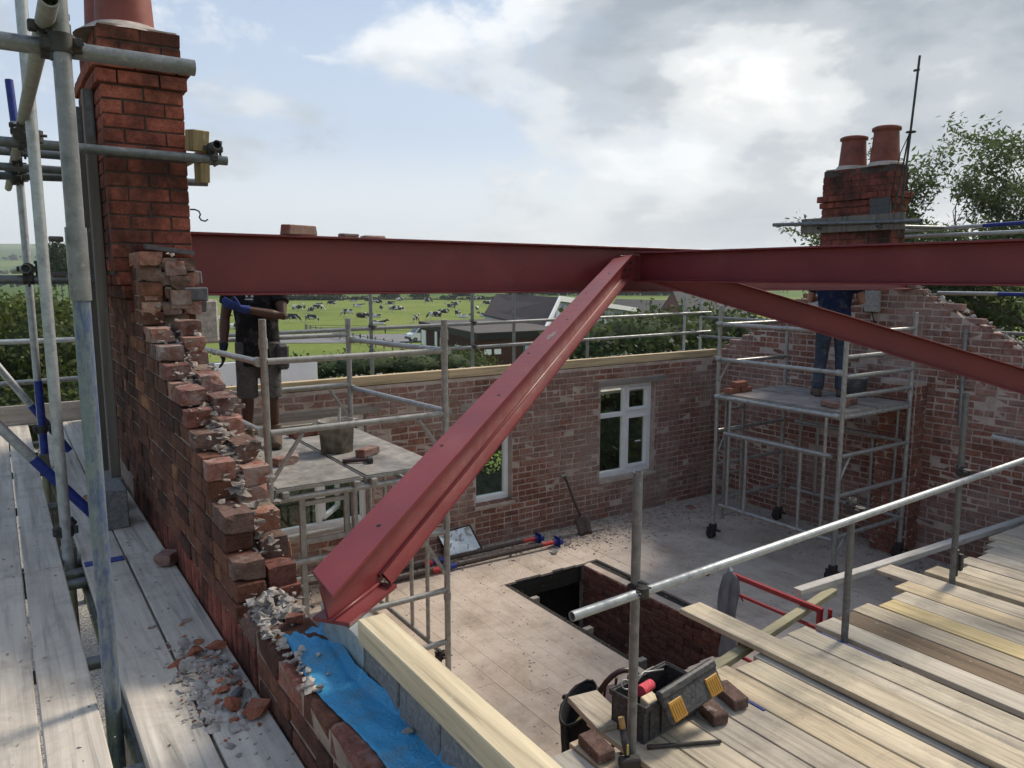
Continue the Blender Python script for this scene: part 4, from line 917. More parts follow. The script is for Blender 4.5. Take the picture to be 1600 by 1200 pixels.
# right guard rail
gr = thing('guard_rail', 'scaffold tube guard rail on three uprights along the edge of the plank deck', 'guard rail', (4.7, 2.85, -3.3))
pole(gr, 'upright', (2.578, 2.72, -3.3), (2.578, 2.72, -0.965), M_TUBE); pole(gr, 'upright', (4.715, 2.88, -3.3), (4.70, 2.88, -1.49), M_TUBEDK); pole(gr, 'upright', (6.365, 2.975, -3.3), (6.32, 2.975, -0.92), M_TUBEDK)
pole(gr, 'rail', (2.12, 2.655, -1.575), (8.7, 2.93, -1.56), M_TUBEBR)
for c in ((2.578, 2.695, -1.57), (4.70, 2.85, -1.567), (6.33, 2.945, -1.565)): coupler(gr, c, (0, 0, 1), (1, 0.04, 0))
part(MB().tube((6.365, 2.975, -2.44), (6.36, 2.975, -2.22), 0.030, 14).cbox((6.40, 2.95, -2.33), (0.02, 0.02, 0.07), 0.004), 'sleeve', M_COUP, gr)
# service pipes on the right wall
part(MB().tube((8.86, 4.23, -0.6), (8.86, 4.21, -1.67), 0.026, 12), 'pipe', M_TUBE, rw)
part(MB().tube((8.80, 3.84, -1.728), (8.80, 2.4, -1.81), 0.030, 12, hollow=0.004), 'pipe', M_PAD, rw)

# ------------------------------------------------------------------ plank deck on the right
dk = thing('plank_deck', 'deck of weathered scaffold boards in the lower right foreground', 'deck', (5, 1, -3.3))
edges = [2.16, 2.385, 2.605, 2.85, 3.09, 3.315, 3.545, 3.77, 4.0, 4.22, 4.445, 4.672]
rows = [(a, b-0.010) for a, b in zip(edges, edges[1:])]; rows[1] = (2.39, 2.548)
x = 4.742
while x < 8.8:
    b = x+0.226
    if x < 6.36 < b+0.03: b = 6.325; rows.append((x, b)); x = 6.41; continue
    rows.append((x, b-0.010)); x = b
tones = {3: None, 4: None}
for i, (a, b) in enumerate(rows):
    if b-a < 0.08: continue
    y1 = 3.09+R.uniform(-0.07, 0.09)+0.015*(i-6)*0.3
    if a < 2.6: y1 = 2.99+R.uniform(-0.03, 0.03)
    if 6.05 < a < 6.2: y1 = 3.5
    if a > 7.6: y1 = 3.34
    m = M_DECK
    if 5.35 < a < 5.5: m = M_YELLOW
    if 4.95 < a < 5.1: m = M_BROWNB
    zt = -2.5+R.uniform(-0.003, 0.003)
    part(MB().cbox(((a+b)/2, (y1-1.4)/2, zt-0.019), ((b-a)/2, (y1+1.4)/2, 0.019), 0.004, jit=0.0015), 'plank', m, dk)
for a, b, y0, y1 in ((4.655, 4.672, 2.55, 3.06), (3.528, 3.545, 2.62, 3.03)):
    part(MB().box((a-0.010, y0, -2.520), (b-0.010, y1, -2.4972)), 'blue_paint_edge', M_BLUE, dk)
for yy in (2.55, 0.9, -0.8): pole(dk, 'support_tube', (2.0, yy, -2.565), (8.85, yy, -2.565), M_TUBEDK)
for xx in (2.3, 5.5, 8.3):
    for yy in (2.45, 0.8, -0.9): pole(dk, 'support_leg', (xx, yy, -3.3), (xx, yy, -2.565), M_TUBEDK)
def loose(name, label, cat, p0, p1, w, h, mat, group=None):
    o = MB().bar(p0, p1, w, h, 0.004).build(name, mat); return tag(o, label, cat, group)
loose('loose_plank', 'loose scaffold plank lying on the deck and sticking out over the stair opening', 'plank', (4.16, 3.80, -2.474), (4.15, 0.6, -2.474), 0.215, 0.038, M_DECK)
loose('timber_batten', 'damp greenish batten under the loose plank beside the toolbox', 'batten', (3.05, 3.06, -2.562), (5.50, 3.49, -2.552), 0.075, 0.05, M_BATTEN)
loose('timber_batten', 'pale grey batten running from the red frame to the right wall', 'batten', (5.12, 3.56, -2.50), (8.80, 3.43, -2.53), 0.08, 0.055, wood('pale_batten', [(0.0, (0.42, 0.40, 0.37))], axis=0, rnd=False, dirt=0.35))

# ------------------------------------------------------------------ aluminium towers
def castor(parent, x, y, z):
    b = part(MB().cbox((x, y, z+0.155), (0.045, 0.035, 0.045), 0.008).cbox((x-0.028, y+0.02, z+0.09), (0.006, 0.05, 0.06), 0.002).cbox((x+0.028, y+0.02, z+0.09), (0.006, 0.05, 0.06), 0.002), 'castor_fork', M_COUP, parent)
    part(MB().tube((x-0.02, y+0.03, z+0.063), (x+0.02, y+0.03, z+0.063), 0.062, 18), 'wheel', M_WIRE, b)
    part(MB().tube((x-0.06, y+0.03, z+0.063), (x+0.06, y+0.03, z+0.063), 0.010, 8).cbox((x+0.07, y-0.01, z+0.10), (0.02, 0.05, 0.01), 0.003), 'brake', M_COUP, b)
def tube_part(parent, name, a, b, r=0.0235, ends=True):
    o = part(MB().tube(a, b, r, 14), name, M_ALU, parent); return o
def clawed(parent, a, b):
    o = tube_part(parent, 'rail', a, b); d = (V(b)-V(a)).normalized(); mb = MB()
    for P, sg in ((V(a), 1), (V(b), -1)): part(MB().tube(P-d*(0.03*sg), P+d*(0.04*sg), 0.034, 12), 'claw', M_ALU, o)
    return o
lt = thing('tower_scaffold', 'aluminium tower with two decks on the left where the man in black stands', 'tower', (2.2, 6.3, -3.3))
for x, y, zt in ((1.51, 5.3, -0.30), (2.92, 5.3, -0.35), (2.92, 7.28, -0.43), (1.51, 7.28, -0.43)):
    l = tube_part(lt, 'leg', (x, y, -3.3), (x, y, zt), 0.0255); mb = MB()
    for zc in (-0.47, -1.47, -2.62): part(MB().tube((x, y, zc-0.035), (x, y, zc+0.035), 0.031, 14), 'joint_collar', M_ALU, l)
for z in (-0.592, -1.095, -2.07, -2.57, -3.02):
    tube_part(lt, 'rung', (1.53, 5.3, z), (2.90, 5.3, z)); tube_part(lt, 'rung', (1.53, 7.28, z), (2.90, 7.28, z))
tube_part(lt, 'rung', (1.53, 5.3, -1.585), (2.90, 5.3, -1.585)); tube_part(lt, 'rung', (1.53, 7.28, -1.585), (2.90, 7.28, -1.585))
for x in (1.51, 2.92):
    s = 0.03 if x > 2 else -0.03
    for z in (-0.625, -1.115): clawed(lt, (x+s, 5.33, z+0.03), (x+s, 7.25, z-0.02))
for a, b in (((1.53, 5.3, -1.44), (1.76, 5.3, -1.12)), ((2.90, 5.3, -1.42), (2.68, 5.3, -1.12)), ((2.90, 5.3, -2.42), (2.70, 5.3, -2.09)), ((2.90, 7.28, -1.42), (2.70, 7.28, -1.12))): tube_part(lt, 'gusset', a, b, 0.016)
for x in (1.745, 2.085): part(MB().cbox((x, 5.335, -2.42), (0.022, 0.014, 0.85), 0.003), 'ladder_stile', M_ALU, lt)
for k in range(6): part(MB().cbox((1.915, 5.335, -3.1+k*0.29), (0.15, 0.012, 0.018), 0.003), 'ladder_rung', M_ALU, lt)
tube_part(lt, 'stiffener', (2.135, 5.30, -3.02), (2.135, 5.30, -1.6))
tube_part(lt, 'side_rail', (2.965, 5.42, -3.215), (2.965, 7.15, -3.215)); tube_part(lt, 'side_rail', (2.965, 5.42, -1.83), (2.965, 7.15, -1.83))
for y in (5.74, 6.05, 6.6, 6.95): tube_part(lt, 'side_upright', (2.965, y, -3.2), (2.965, y, -1.84), 0.018)
coupler(lt, (2.93, 5.42, -3.20), (0, 0, 1), (0, 1, 0))
ply = NT('dirty_ply'); p_ = ply.pos(); c_ = ply.ramp(ply.noise(p_, 7, 8, 0.7), [(0.3, (0.12, 0.115, 0.11)), (0.55, (0.27, 0.255, 0.235)), (0.75, (0.42, 0.40, 0.365))])
c_ = ply.mix(ply.math('MULTIPLY', ply.ramp(ply.noise(p_, 3, 5, 0.6), [(0.6, 0), (0.7, 1)]), 0.5), c_, (0.40, 0.235, 0.15)); ply.bump(ply.noise(p_, 60, 5), 0.4, 0.004); M_PLY = ply.fin(c_, 0.9)
def platform(parent, x0, x1, y0, y1, z, along='y', mat=M_PLY):
    b = part(MB().box((x0, y0, z-0.03), (x1, y0+0.03, z-0.008)).box((x0, y1-0.03, z-0.03), (x1, y1, z-0.008)).box((x0, y0+.03, z-0.065), (x0+0.03, y1-.03, z-0.008)).box((x1-0.03, y0+.03, z-0.065), (x1, y1-.03, z-0.008)), 'platform_frame', M_ALU, parent)
    part(MB().cbox(((x0+x1)/2, (y0+y1)/2, z-0.003), ((x1-x0)/2-0.012, (y1-y0)/2-0.01, 0.005), 0.002), 'platform_board', mat, b)
    mb = MB()
    ends = [(x, y) for x in (x0+0.06, x1-0.06) for y in (y0, y1)] if along == 'y' else [(x, y) for x in (x0, x1) for y in (y0+0.06, y1-0.06)]
    for x, y in ends: part(MB().cbox((x, y, z-0.045), (0.025 if along == 'y' else 0.035, 0.035 if along == 'y' else 0.025, 0.022), 0.006), 'platform_hook', M_ALU, b)
platform(lt, 1.55, 2.205, 5.29, 7.25, -1.50); platform(lt, 2.225, 2.88, 5.29, 7.25, -1.50)

rt_ = thing('tower_scaffold', 'aluminium tower on castors in the right corner where the man in navy stands', 'tower', (7.95, 5.5, -3.3))
for x, y, zt in ((7.30, 6.33, -0.37), (7.30, 4.65, -0.455), (8.60, 4.65, -0.42), (8.60, 6.33, -0.45)):
    l = tube_part(rt_, 'leg', (x, y, -3.11), (x, y, zt), 0.0255); mb = MB()
    for zc in (-1.33, -2.70): part(MB().tube((x, y, zc-0.04), (x, y, zc+0.04), 0.031, 14), 'joint_collar', M_ALU, l)
    castor(rt_, x, y, -3.3)
for z in (-0.60, -0.85, -1.06, -1.27, -1.91, -2.34, -2.80):
    tube_part(rt_, 'rung', (7.32, 4.65, z), (8.58, 4.65, z))
    if z not in (-0.85, -1.27): tube_part(rt_, 'rung', (7.32, 6.33, z), (8.58, 6.33, z))
for z in (-0.59, -1.015): clawed(rt_, (7.265, 4.68, z), (7.265, 6.30, z))
for x, z in ((7.265, -1.48), (8.635, -1.48)): clawed(rt_, (x, 4.68, z), (x, 6.30, z))
tube_part(rt_, 'rung', (7.32, 4.65, -1.49), (8.58, 4.65, -1.49)); tube_part(rt_, 'rung', (7.32, 6.33, -1.49), (8.58, 6.33, -1.49))
for x in (7.255, 8.645):
    tube_part(rt_, 'side_rail', (x, 4.72, -1.91), (x, 6.17, -1.91)); tube_part(rt_, 'side_rail', (x, 4.66, -2.82), (x, 6.20, -2.82))
    for y in (6.09, 5.83, 5.09, 4.80): tube_part(rt_, 'side_upright', (x, y, -2.82), (x, y, -1.5 if y in (6.09, 4.80) else -1.91), 0.018)
for a, b in (((7.30, 6.31, -1.28), (7.30, 6.16, -1.03)), ((7.32, 4.65, -2.16), (7.48, 4.65, -1.93)), ((7.32, 6.33, -2.2), (7.5, 6.33, -1.93)), ((7.32, 4.65, -3.0), (7.45, 4.65, -2.83))): tube_part(rt_, 'gusset', a, b, 0.015)
for x in (7.42, 7.74): part(MB().cbox((x, 6.285, -2.25), (0.020, 0.012, 0.80), 0.003), 'ladder_stile', M_ALU, rt_)
for k in range(6): part(MB().cbox((7.58, 6.285, -3.0+k*0.27), (0.14, 0.012, 0.014), 0.003), 'ladder_rung', M_ALU, rt_)
M_PLY2 = plain('brick_dusty_ply', (0.25, 0.215, 0.195), 0.95, var=0.35, scale=5, bump=0.4)
platform(rt_, 7.32, 7.94, 4.66, 6.32, -1.44, mat=M_PLY2); platform(rt_, 7.96, 8.58, 4.66, 6.32, -1.44, mat=M_PLY2)

# outer scaffold beyond the far wall and the right gable
os_ = thing('scaffold', 'tube scaffold with double guard rails outside the far wall', 'scaffold', (6, 9.2, -6))
for z in (-0.67, -1.0): pole(os_, 'rail', (0.9, 9.2, z-0.03), (10.35, 9.2, z+0.02), M_TUBE); pole(os_, 'rail', (10.2, 9.25, z-0.06), (10.25, 0.5, z-0.02), M_TUBE)
for x in (1.6, 4.02, 5.54, 6.24, 7.62, 9.75, 10.15): pole(os_, 'standard', (x, 9.24, -6), (x, 9.24, -0.25 if x in (4.02, 5.54) else 0.1), M_TUBEBR if x > 9 else M_TUBE)
for x in (4.02, 5.54, 10.15):
    for z in (-0.67, -1.0): coupler(os_, (x, 9.22, z), (0, 0, 1), (1, 0, 0))
for y in (4.07, 0.9): pole(os_, 'standard', (10.25, y, -6), (10.25, y, 0.7), M_TUBE)
pole(os_, 'rail', (9.9, 5.6, 0.565), (9.85, 4.6, 0.578), M_TUBEBR); pole(os_, 'rail_paint', (9.85, 4.6, 0.578), (9.8, 4.05, 0.588), M_BLUE); pole(os_, 'rail', (9.85, 5.6, 0.485), (9.8, 1.0, 0.487), M_TUBEBR)
pole(os_, 'rail', (9.8, 5.05, -0.228), (9.8, 4.35, -0.225), M_TUBEBR); pole(os_, 'rail_paint', (9.8, 4.35, -0.225), (9.8, 3.6, -0.225), M_BLUE)
pole(os_, 'transom', (8.82, 6.80, 0.665), (8.84, 4.80, 0.608), M_TUBEDK); pole(os_, 'transom', (8.80, 6.1, 0.59), (10.3, 6.25, 0.60), M_TUBEDK); pole(os_, 'transom', (8.80, 5.30, 0.57), (10.3, 5.0, 0.58), M_TUBEDK)
cbd = thing('scaffold_board', 'weathered grey board on edge clamped across the right chimney', 'board', (8.87, 5.7, 0.53))
part(MB().cbox((8.868, 5.70, 0.622), (0.018, 0.69, 0.095), 0.004), 'plank', M_OLDWOODZ, cbd)
wpn = thing('white_panel', 'white panel leaning behind the man in black beyond the far wall', 'panel', (2.6, 8.8, -1.6))
part(MB().cbox((2.55, 8.82, -1.28), (0.58, 0.02, 0.31), 0.004), 'sheet', M_WHITE, wpn)
part(MB().box((0.9, 8.1, -1.66), (10.0, 9.1, -1.62)), 'deck_boards', M_DECKL, os_)

# ------------------------------------------------------------------ people
def remesh(o, vox, smooth=3):
    m = o.modifiers.new('one_surface', 'REMESH'); m.mode = 'VOXEL'; m.voxel_size = vox; m.use_smooth_shade = True
    s = o.modifiers.new('soften', 'SMOOTH'); s.iterations = smooth; s.factor = 0.5
def hand(mb, wrist, palm_dir, across, curl, size=1.0):
    """palm, four fingers of different lengths and a thumb leaving the palm's side"""
    w = V(wrist); d = V(palm_dir).normalized(); a = V(across); a = (a-d*a.dot(d)).normalized(); n = d.cross(a)
    mb.loft([(w-d*0.02, 0.026, 0.020), (w+d*0.02, 0.032, 0.019), (w+d*0.055, 0.040, 0.018), (w+d*0.085, 0.040, 0.016), (w+d*0.098, 0.036, 0.012)], a, 12)
    for i, ln in enumerate((0.066, 0.076, 0.070, 0.054)):
        o = w+d*0.088+a*(0.029-0.0193*i); dd = d.copy(); pts = [o-d*0.02]; p = o
        for f in (0.45, 0.32, 0.23):
            pts.append(p.copy()); dd = (dd*math.cos(curl)+n*math.sin(curl)).normalized(); p = p+dd*ln*f
        pts.append(p); mb.path(pts, [0.0095, 0.0098, 0.0092, 0.0086, 0.0066], 8)
    t0 = w+d*0.022+a*0.030; td = (d*0.75+a*0.65+n*0.25).normalized(); t1 = t0+td*0.042; t2 = t1+(td+d*0.5+n*0.3).normalized()*0.032
    mb.path([t0-td*0.025, t0, t1, t2], [0.012, 0.0125, 0.0105, 0.0075], 8)
def cloth(name, c):
    t = NT(name); p = t.pos(); n = t.noise(p, 7, 5, 0.6, 1.2)
    c_ = t.mix(t.math('MULTIPLY', t.ramp(t.noise(p, 9, 8, 0.7), [(0.52, 0), (0.66, 1)]), 0.30), t.ramp(n, [(0.3, tuple(x*0.7 for x in c)), (0.7, tuple(x*1.3 for x in c))]), (0.20, 0.18, 0.16))
    t.bump(t.noise(p, 11, 4, 0.55, 2.0), 0.9, 0.025); return t.fin(c_, 0.95, 0, 0.15)
M_TEEBLK = cloth('black_cotton_creased', (0.011, 0.011, 0.013)); M_TEENAVY = cloth('navy_cotton_creased', (0.013, 0.020, 0.055)); M_SHORTS = cloth('grey_shorts_creased', (0.085, 0.082, 0.078)); M_JEANS = cloth('denim_creased', (0.045, 0.060, 0.085))
def person(label, loc, fdir, P, skin, shirt, legs, boots, gloves, short, hair=M_HAIR, shirt_hem=0.76):
    f = V((fdir[0], fdir[1], 0)).normalized(); r = V((f.y, -f.x, 0)); o0 = V(loc)
    T = lambda p: o0+r*p[0]+f*p[1]+Z3*p[2]
    root = thing('person', label, 'person', loc)
    hipL, hipR = P.get('hipL', (-0.09, 0, 0.92)), P.get('hipR', (0.09, 0, 0.92))
    L = lambda a, b, t: tuple(a[i]+(b[i]-a[i])*t for i in range(3))
    body = MB()
    pel, ch = P.get('pelvis', (0, 0, 0.95)), P.get('chest', (0, 0.0, 1.30)); nk = P.get('neck', (0, 0.02, 1.50)); hd = P.get('head', (0, 0.05, 1.66))
    body.loft([(T((pel[0], pel[1], pel[2]-0.09)), 0.13, 0.09), (T(pel), 0.165, 0.115), (T(L(pel, ch, 0.35)), 0.145, 0.105), (T(L(pel, ch, 0.75)), 0.165, 0.115), (T(ch), 0.18, 0.12), (T(L(ch, nk, 0.5)), 0.16, 0.10), (T(L(ch, nk, 0.85)), 0.085, 0.07), (T(nk), 0.058, 0.058), (T(L(nk, hd, 0.4)), 0.054, 0.056)], r, 18)
    # head: cranium, jaw, nose, ears
    body.loft([(T((hd[0], hd[1]+0.015, hd[2]-0.118)), 0.035, 0.04), (T((hd[0], hd[1]+0.015, hd[2]-0.09)), 0.058, 0.072), (T((hd[0], hd[1]+0.008, hd[2]-0.04)), 0.071, 0.088), (T((hd[0], hd[1], hd[2]+0.02)), 0.077, 0.098), (T((hd[0], hd[1]-0.008, hd[2]+0.07)), 0.068, 0.088), (T((hd[0], hd[1]-0.01, hd[2]+0.105)), 0.035, 0.045)], r, 18)
    body.path([T((hd[0], hd[1]+0.092, hd[2]+0.012)), T((hd[0], hd[1]+0.118, hd[2]-0.030)), T((hd[0], hd[1]+0.09, hd[2]-0.040))], [0.008, 0.016, 0.012], 8)
    for sx in (-1, 1): body.path([T((hd[0]+sx*0.074, hd[1]-0.01, hd[2]+0.015)), T((hd[0]+sx*0.086, hd[1]-0.012, hd[2]-0.01)), T((hd[0]+sx*0.076, hd[1], hd[2]-0.04))], [0.010, 0.016, 0.008], 8)
    body.path([T((hd[0]-0.025, hd[1]+0.088, hd[2]-0.068)), T((hd[0], hd[1]+0.099, hd[2]-0.068)), T((hd[0]+0.025, hd[1]+0.088, hd[2]-0.068))], [0.006, 0.009, 0.006], 8)
    sh = MB(); sh.loft([(T((pel[0], pel[1], shirt_hem)), 0.196, 0.150), (T((pel[0], pel[1], shirt_hem+0.12)), 0.190, 0.142), (T(L(pel, ch, 0.35)), 0.178, 0.136), (T(L(pel, ch, 0.75)), 0.195, 0.142), (T(ch), 0.212, 0.143), (T(L(ch, nk, 0.45)), 0.190, 0.118), (T(L(ch, nk, 0.8)), 0.100, 0.082), (T(L(ch, nk, 0.93)), 0.072, 0.066)], r, 20)
    for s_, key in ((-1, 'L'), (1, 'R')):
        S, E, Wr, H = P['sh'+key], P['el'+key], P['wr'+key], P['hd'+key]
        body.loft([(T(L(S, (0, S[1], S[2]), 0.3)), 0.07, 0.07), (T(S), 0.062, 0.062), (T(L(S, E, 0.3)), 0.055, 0.054), (T(L(S, E, 0.7)), 0.047, 0.046), (T(E), 0.041, 0.042), (T(L(E, Wr, 0.25)), 0.045, 0.043), (T(L(E, Wr, 0.6)), 0.037, 0.034), (T(Wr), 0.027, 0.024)], f if abs(S[0]-E[0]) > 0.1 else r, 14)
        pd = T(H)-T(Wr); ac = P.get('ac'+key, (0, 1, 0)); acw = r*ac[0]+f*ac[1]+Z3*ac[2]
        if gloves:
            g = MB(); hand(g, T(Wr), pd, acw, P.get('curl'+key, 0.35)); g.loft([(T(L(Wr, E, 0.22)), 0.040, 0.037), (T(L(Wr, E, 0.08)), 0.035, 0.032), (T(Wr), 0.031, 0.027)], r, 12)
            go = part(g, 'glove', gloves[key], root); remesh(go, 0.0045, 2)
        else: hand(body, T(Wr), pd, acw, P.get('curl'+key, 0.35))
        sh.loft([(T(L(S, (0, S[1], S[2]), 0.45)), 0.085, 0.085), (T(L(S, E, -0.02)), 0.082, 0.080), (T(L(S, E, 0.3)), 0.073, 0.072), (T(L(S, E, 0.62)), 0.070, 0.067)], r, 16)
    tr = MB(); bt = []
    tr.loft([(T((pel[0], pel[1], pel[2]-0.13)), 0.16, 0.12), (T((pel[0], pel[1], pel[2]-0.05)), 0.178, 0.132), (T((pel[0], pel[1], pel[2]+0.06)), 0.168, 0.124)], r, 18)
    for key, hip in (('L', hipL), ('R', hipR)):
        K, A = P['kn'+key], P['an'+key]; toe = P['toe'+key]
        body.loft([(T((hip[0], hip[1], hip[2]+0.02)), 0.09, 0.10), (T(L(hip, K, 0.2)), 0.085, 0.09), (T(L(hip, K, 0.6)), 0.068, 0.072), (T(K), 0.053, 0.056), (T(L(K, A, 0.25)), 0.053, 0.060), (T(L(K, A, 0.5)), 0.047, 0.053), (T(L(K, A, 0.85)), 0.034, 0.038), (T(A), 0.034, 0.040)], r, 16)
        body.loft([(T((A[0], A[1]-0.05, 0.04)), 0.03, 0.03), (T((A[0], A[1], 0.055)), 0.037, 0.045), (T(L(A, toe, 0.6)[:2]+(0.04,)), 0.04, 0.03), (T((toe[0], toe[1], 0.03)), 0.03, 0.02)], r, 12)
        if short: tr.loft([(T((hip[0], hip[1], hip[2])), 0.102, 0.118), (T(L(hip, K, 0.4)), 0.096, 0.108), (T(L(hip, K, 0.8)), 0.088, 0.098), (T(L(K, A, 0.14)), 0.090, 0.096)], r, 18)
        else: tr.loft([(T((hip[0], hip[1], hip[2])), 0.100, 0.112), (T(L(hip, K, 0.4)), 0.092, 0.096), (T(K), 0.074, 0.078), (T(L(K, A, 0.3)), 0.070, 0.078), (T(L(K, A, 0.65)), 0.066, 0.070), (T(L(K, A, 0.85)), 0.069, 0.076), (T(L(K, A, 1.0)), 0.066, 0.080)], r, 18)
        b = MB(); tx, ty = toe[0]-A[0], toe[1]-A[1]; up2 = Z3
        b.loft([(T((A[0], A[1], 0.20)), 0.055, 0.060), (T((A[0], A[1], 0.12)), 0.050, 0.060), (T((A[0], A[1]-0.005, 0.06)), 0.049, 0.075), (T((A[0], A[1], 0.008)), 0.048, 0.085)], r, 14)
        b.loft([(T((A[0]-tx*0.35, A[1]-ty*0.35, 0.048)), 0.044, 0.046), (T((A[0]+tx*0.3, A[1]+ty*0.3, 0.062)), 0.048, 0.060), (T((A[0]+tx*0.75, A[1]+ty*0.75, 0.046)), 0.051, 0.044), (T((toe[0], toe[1], 0.038)), 0.040, 0.034)], r, 14)
        bo = part(b, 'boot', boots, root); remesh(bo, 0.008, 2)
        so = MB(); so.loft([(T((A[0]-tx*0.42, A[1]-ty*0.42, 0.011)), 0.042, 0.011), (T((A[0]+tx*0.2, A[1]+ty*0.2, 0.011)), 0.046, 0.011), (T((A[0]+tx*0.75, A[1]+ty*0.75, 0.011)), 0.052, 0.011), (T((toe[0], toe[1], 0.012)), 0.036, 0.011)], r, 12); part(so, 'sole', M_WIRE, bo)
    bd = part(body, 'body', skin, root); remesh(bd, 0.008, 3)
    so = part(sh, 'shirt', shirt, root); remesh(so, 0.010, 4)
    to = part(tr, 'shorts' if short else 'trousers', legs, root); remesh(to, 0.010, 4)
    hm = MB(); hm.loft([(T((hd[0], hd[1]-0.035, hd[2]-0.05)), 0.064, 0.062), (T((hd[0], hd[1]-0.02, hd[2]+0.0)), 0.080, 0.088), (T((hd[0], hd[1]-0.012, hd[2]+0.05)), 0.081, 0.095), (T((hd[0], hd[1]-0.012, hd[2]+0.09)), 0.062, 0.078), (T((hd[0], hd[1]-0.012, hd[2]+0.118)), 0.028, 0.035)], r, 16)
    part(hm, 'hair', hair, root)
    ey = MB()
    for sx in (-1, 1): ey.lathe(T((hd[0]+sx*0.030, hd[1]+0.086, hd[2]+0.008)), [(0.0, -0.009), (0.008, -0.005), (0.010, 0.0), (0.008, 0.005), (0.0, 0.009)], 10)
    part(ey, 'eyes', M_WIRE, root)
    return root, T
PL = dict(shL=(-0.195, 0.0, 1.44), elL=(-0.235, 0.16, 1.15), wrL=(0.085, 0.29, 1.225), hdL=(0.18, 0.33, 1.27), acL=(0, 0.3, 1), curlL=0.5,
          shR=(0.195, 0.0, 1.44), elR=(0.265, -0.02, 1.13), wrR=(0.275, 0.06, 0.86), hdR=(0.275, 0.09, 0.76), acR=(-0.2, 1, 0), curlR=0.3,
          knL=(-0.10, 0.03, 0.50), anL=(-0.115, -0.01, 0.09), toeL=(-0.14, 0.18, 0), knR=(0.10, 0.04, 0.50), anR=(0.11, 0.02, 0.09), toeR=(0.15, 0.20, 0))
man, T = person('man in black t-shirt, grey shorts and blue gloves standing on the left tower', (1.87, 6.72, -1.498), (-0.42, -0.91), PL, M_SKINDK, M_TEEBLK, M_SHORTS, M_BOOT, {'L': M_GLOVE, 'R': M_GLOVEDK}, True, shirt_hem=0.72)
lg = MB()
for sx in (-1, 1): lg.add([T((0.03+sx*0.022-0.012, 0.153, 1.315)), T((0.03+sx*0.022+0.012, 0.153, 1.315)), T((0.03+sx*0.022+sx*0.006, 0.150, 1.345))], [(0, 1, 2)])
lg.add([T((0.0, 0.153, 1.300)), T((0.07, 0.152, 1.300)), T((0.07, 0.153, 1.290)), T((0.0, 0.154, 1.290))], [(0, 1, 2, 3)])
lo_ = part(lg, 'chest_print', plain('white_print', (0.55, 0.55, 0.55), 0.9, var=0.1), man)
sw = lo_.modifiers.new('on_cloth', 'SHRINKWRAP'); sw.target = [c for c in man.children if c.name.startswith('shirt')][0]; sw.wrap_method = 'NEAREST_SURFACEPOINT'; sw.offset = 0.003
pch = MB(); pch.cbox(T((-0.20, 0.06, 0.80)), (0.05, 0.07, 0.11), 0.02); part(pch, 'tool_pouch', M_BLACKPL, man)
PR = dict(shL=(-0.20, 0.03, 1.42), elL=(-0.27, 0.14, 1.14), wrL=(-0.14, 0.37, 1.16), hdL=(-0.10, 0.46, 1.18), acL=(0.3, 0, 1), curlL=0.5,
          shR=(0.20, 0.03, 1.42), elR=(0.30, 0.06, 1.13), wrR=(0.17, 0.30, 1.10), hdR=(0.11, 0.38, 1.11), acR=(-0.3, 0, 1), curlR=0.5,
          chest=(0, 0.04, 1.28), neck=(0, 0.10, 1.48), head=(0, 0.17, 1.62),
          knL=(-0.11, 0.04, 0.49), anL=(-0.14, -0.03, 0.09), toeL=(-0.17, 0.16, 0), knR=(0.11, 0.05, 0.49), anR=(0.12, 0.0, 0.09), toeR=(0.15, 0.19, 0))
person('man in navy t-shirt and dark jeans seen from behind on the right tower', (8.22, 5.42, -1.438), (0.80, 0.60), PR, M_SKINLT, M_TEENAVY, M_JEANS, M_BOOT, None, False, shirt_hem=0.84)

# ------------------------------------------------------------------ small site things
def bricks_on(lst, group, z):
    for (x, y, zz_, rz, mat, lab) in lst:
        o = bpy.data.objects.new('loose_brick', brick_mesh(mat, R.randrange(8), 1.0 if 'broken' in lab or 'half' in lab else 0.8)); COL.objects.link(o)
        o.location = (x, y, z+zz_+0.034); o.rotation_euler = (R.gauss(0, 0.02), R.gauss(0, 0.02), rz); tag(o, lab, 'brick', group)
bricks_on([(2.50, 5.89, 0, 0.55, MB_BROKEN, 'whole brick lying beside the hammer on the left tower deck'), (1.84, 5.97, 0, 0.3, MB_BROKEN, 'orange broken brick on the left tower deck near the leg'),
           (2.30, 6.95, 0, 0.1, MB_INNER3, 'dark red brick near the bucket, left of two'), (2.52, 6.97, 0, 0.25, MB_INNER3, 'dark red brick near the bucket, right of two')], 'bricks on the left tower', -1.497)
bricks_on([(7.42, 6.22, 0, 0.1, MB_INNER3, 'lowest left brick of the small stack at the back of the right tower'), (7.65, 6.22, 0, 0.05, MB_INNER3, 'lowest right brick of the small stack at the back of the right tower'), (7.56, 6.22, 0.068, 0.02, MB_INNER3, 'top brick of the small stack at the back of the right tower'),
           (7.52, 4.95, 0, 1.2, MB_BROKEN, 'red brick by the near leg on the right tower deck'), (7.72, 4.90, 0, 0.4, MB_BROKEN, 'brown red brick, middle of three on the right tower deck'), (7.95, 4.98, 0, 0.9, MB_BROKEN, 'red brick, farthest right of three on the right tower deck')], 'bricks on the right tower', -1.437)
bricks_on([(3.22, 2.76, 0, 1.35, MB_DULL, 'nearer grey brown brick beside the toolbox'), (3.44, 2.80, 0, 1.35, MB_DULL, 'farther brown brick beside the toolbox'), (2.455, 2.86, 0, 1.45, MB_DULL, 'brown brick lying next to the lump hammer')], 'bricks on the plank deck', -2.499)
bricks_on([(0.575, 3.72, 0, 0.9, MB_BROKEN, 'half red brick on the left walkway against the gable wall'), (0.40, 4.98, 0, 0.4, MB_BROKEN, 'small orange brick behind the tall scaffold pole on the walkway')], None, -1.333)
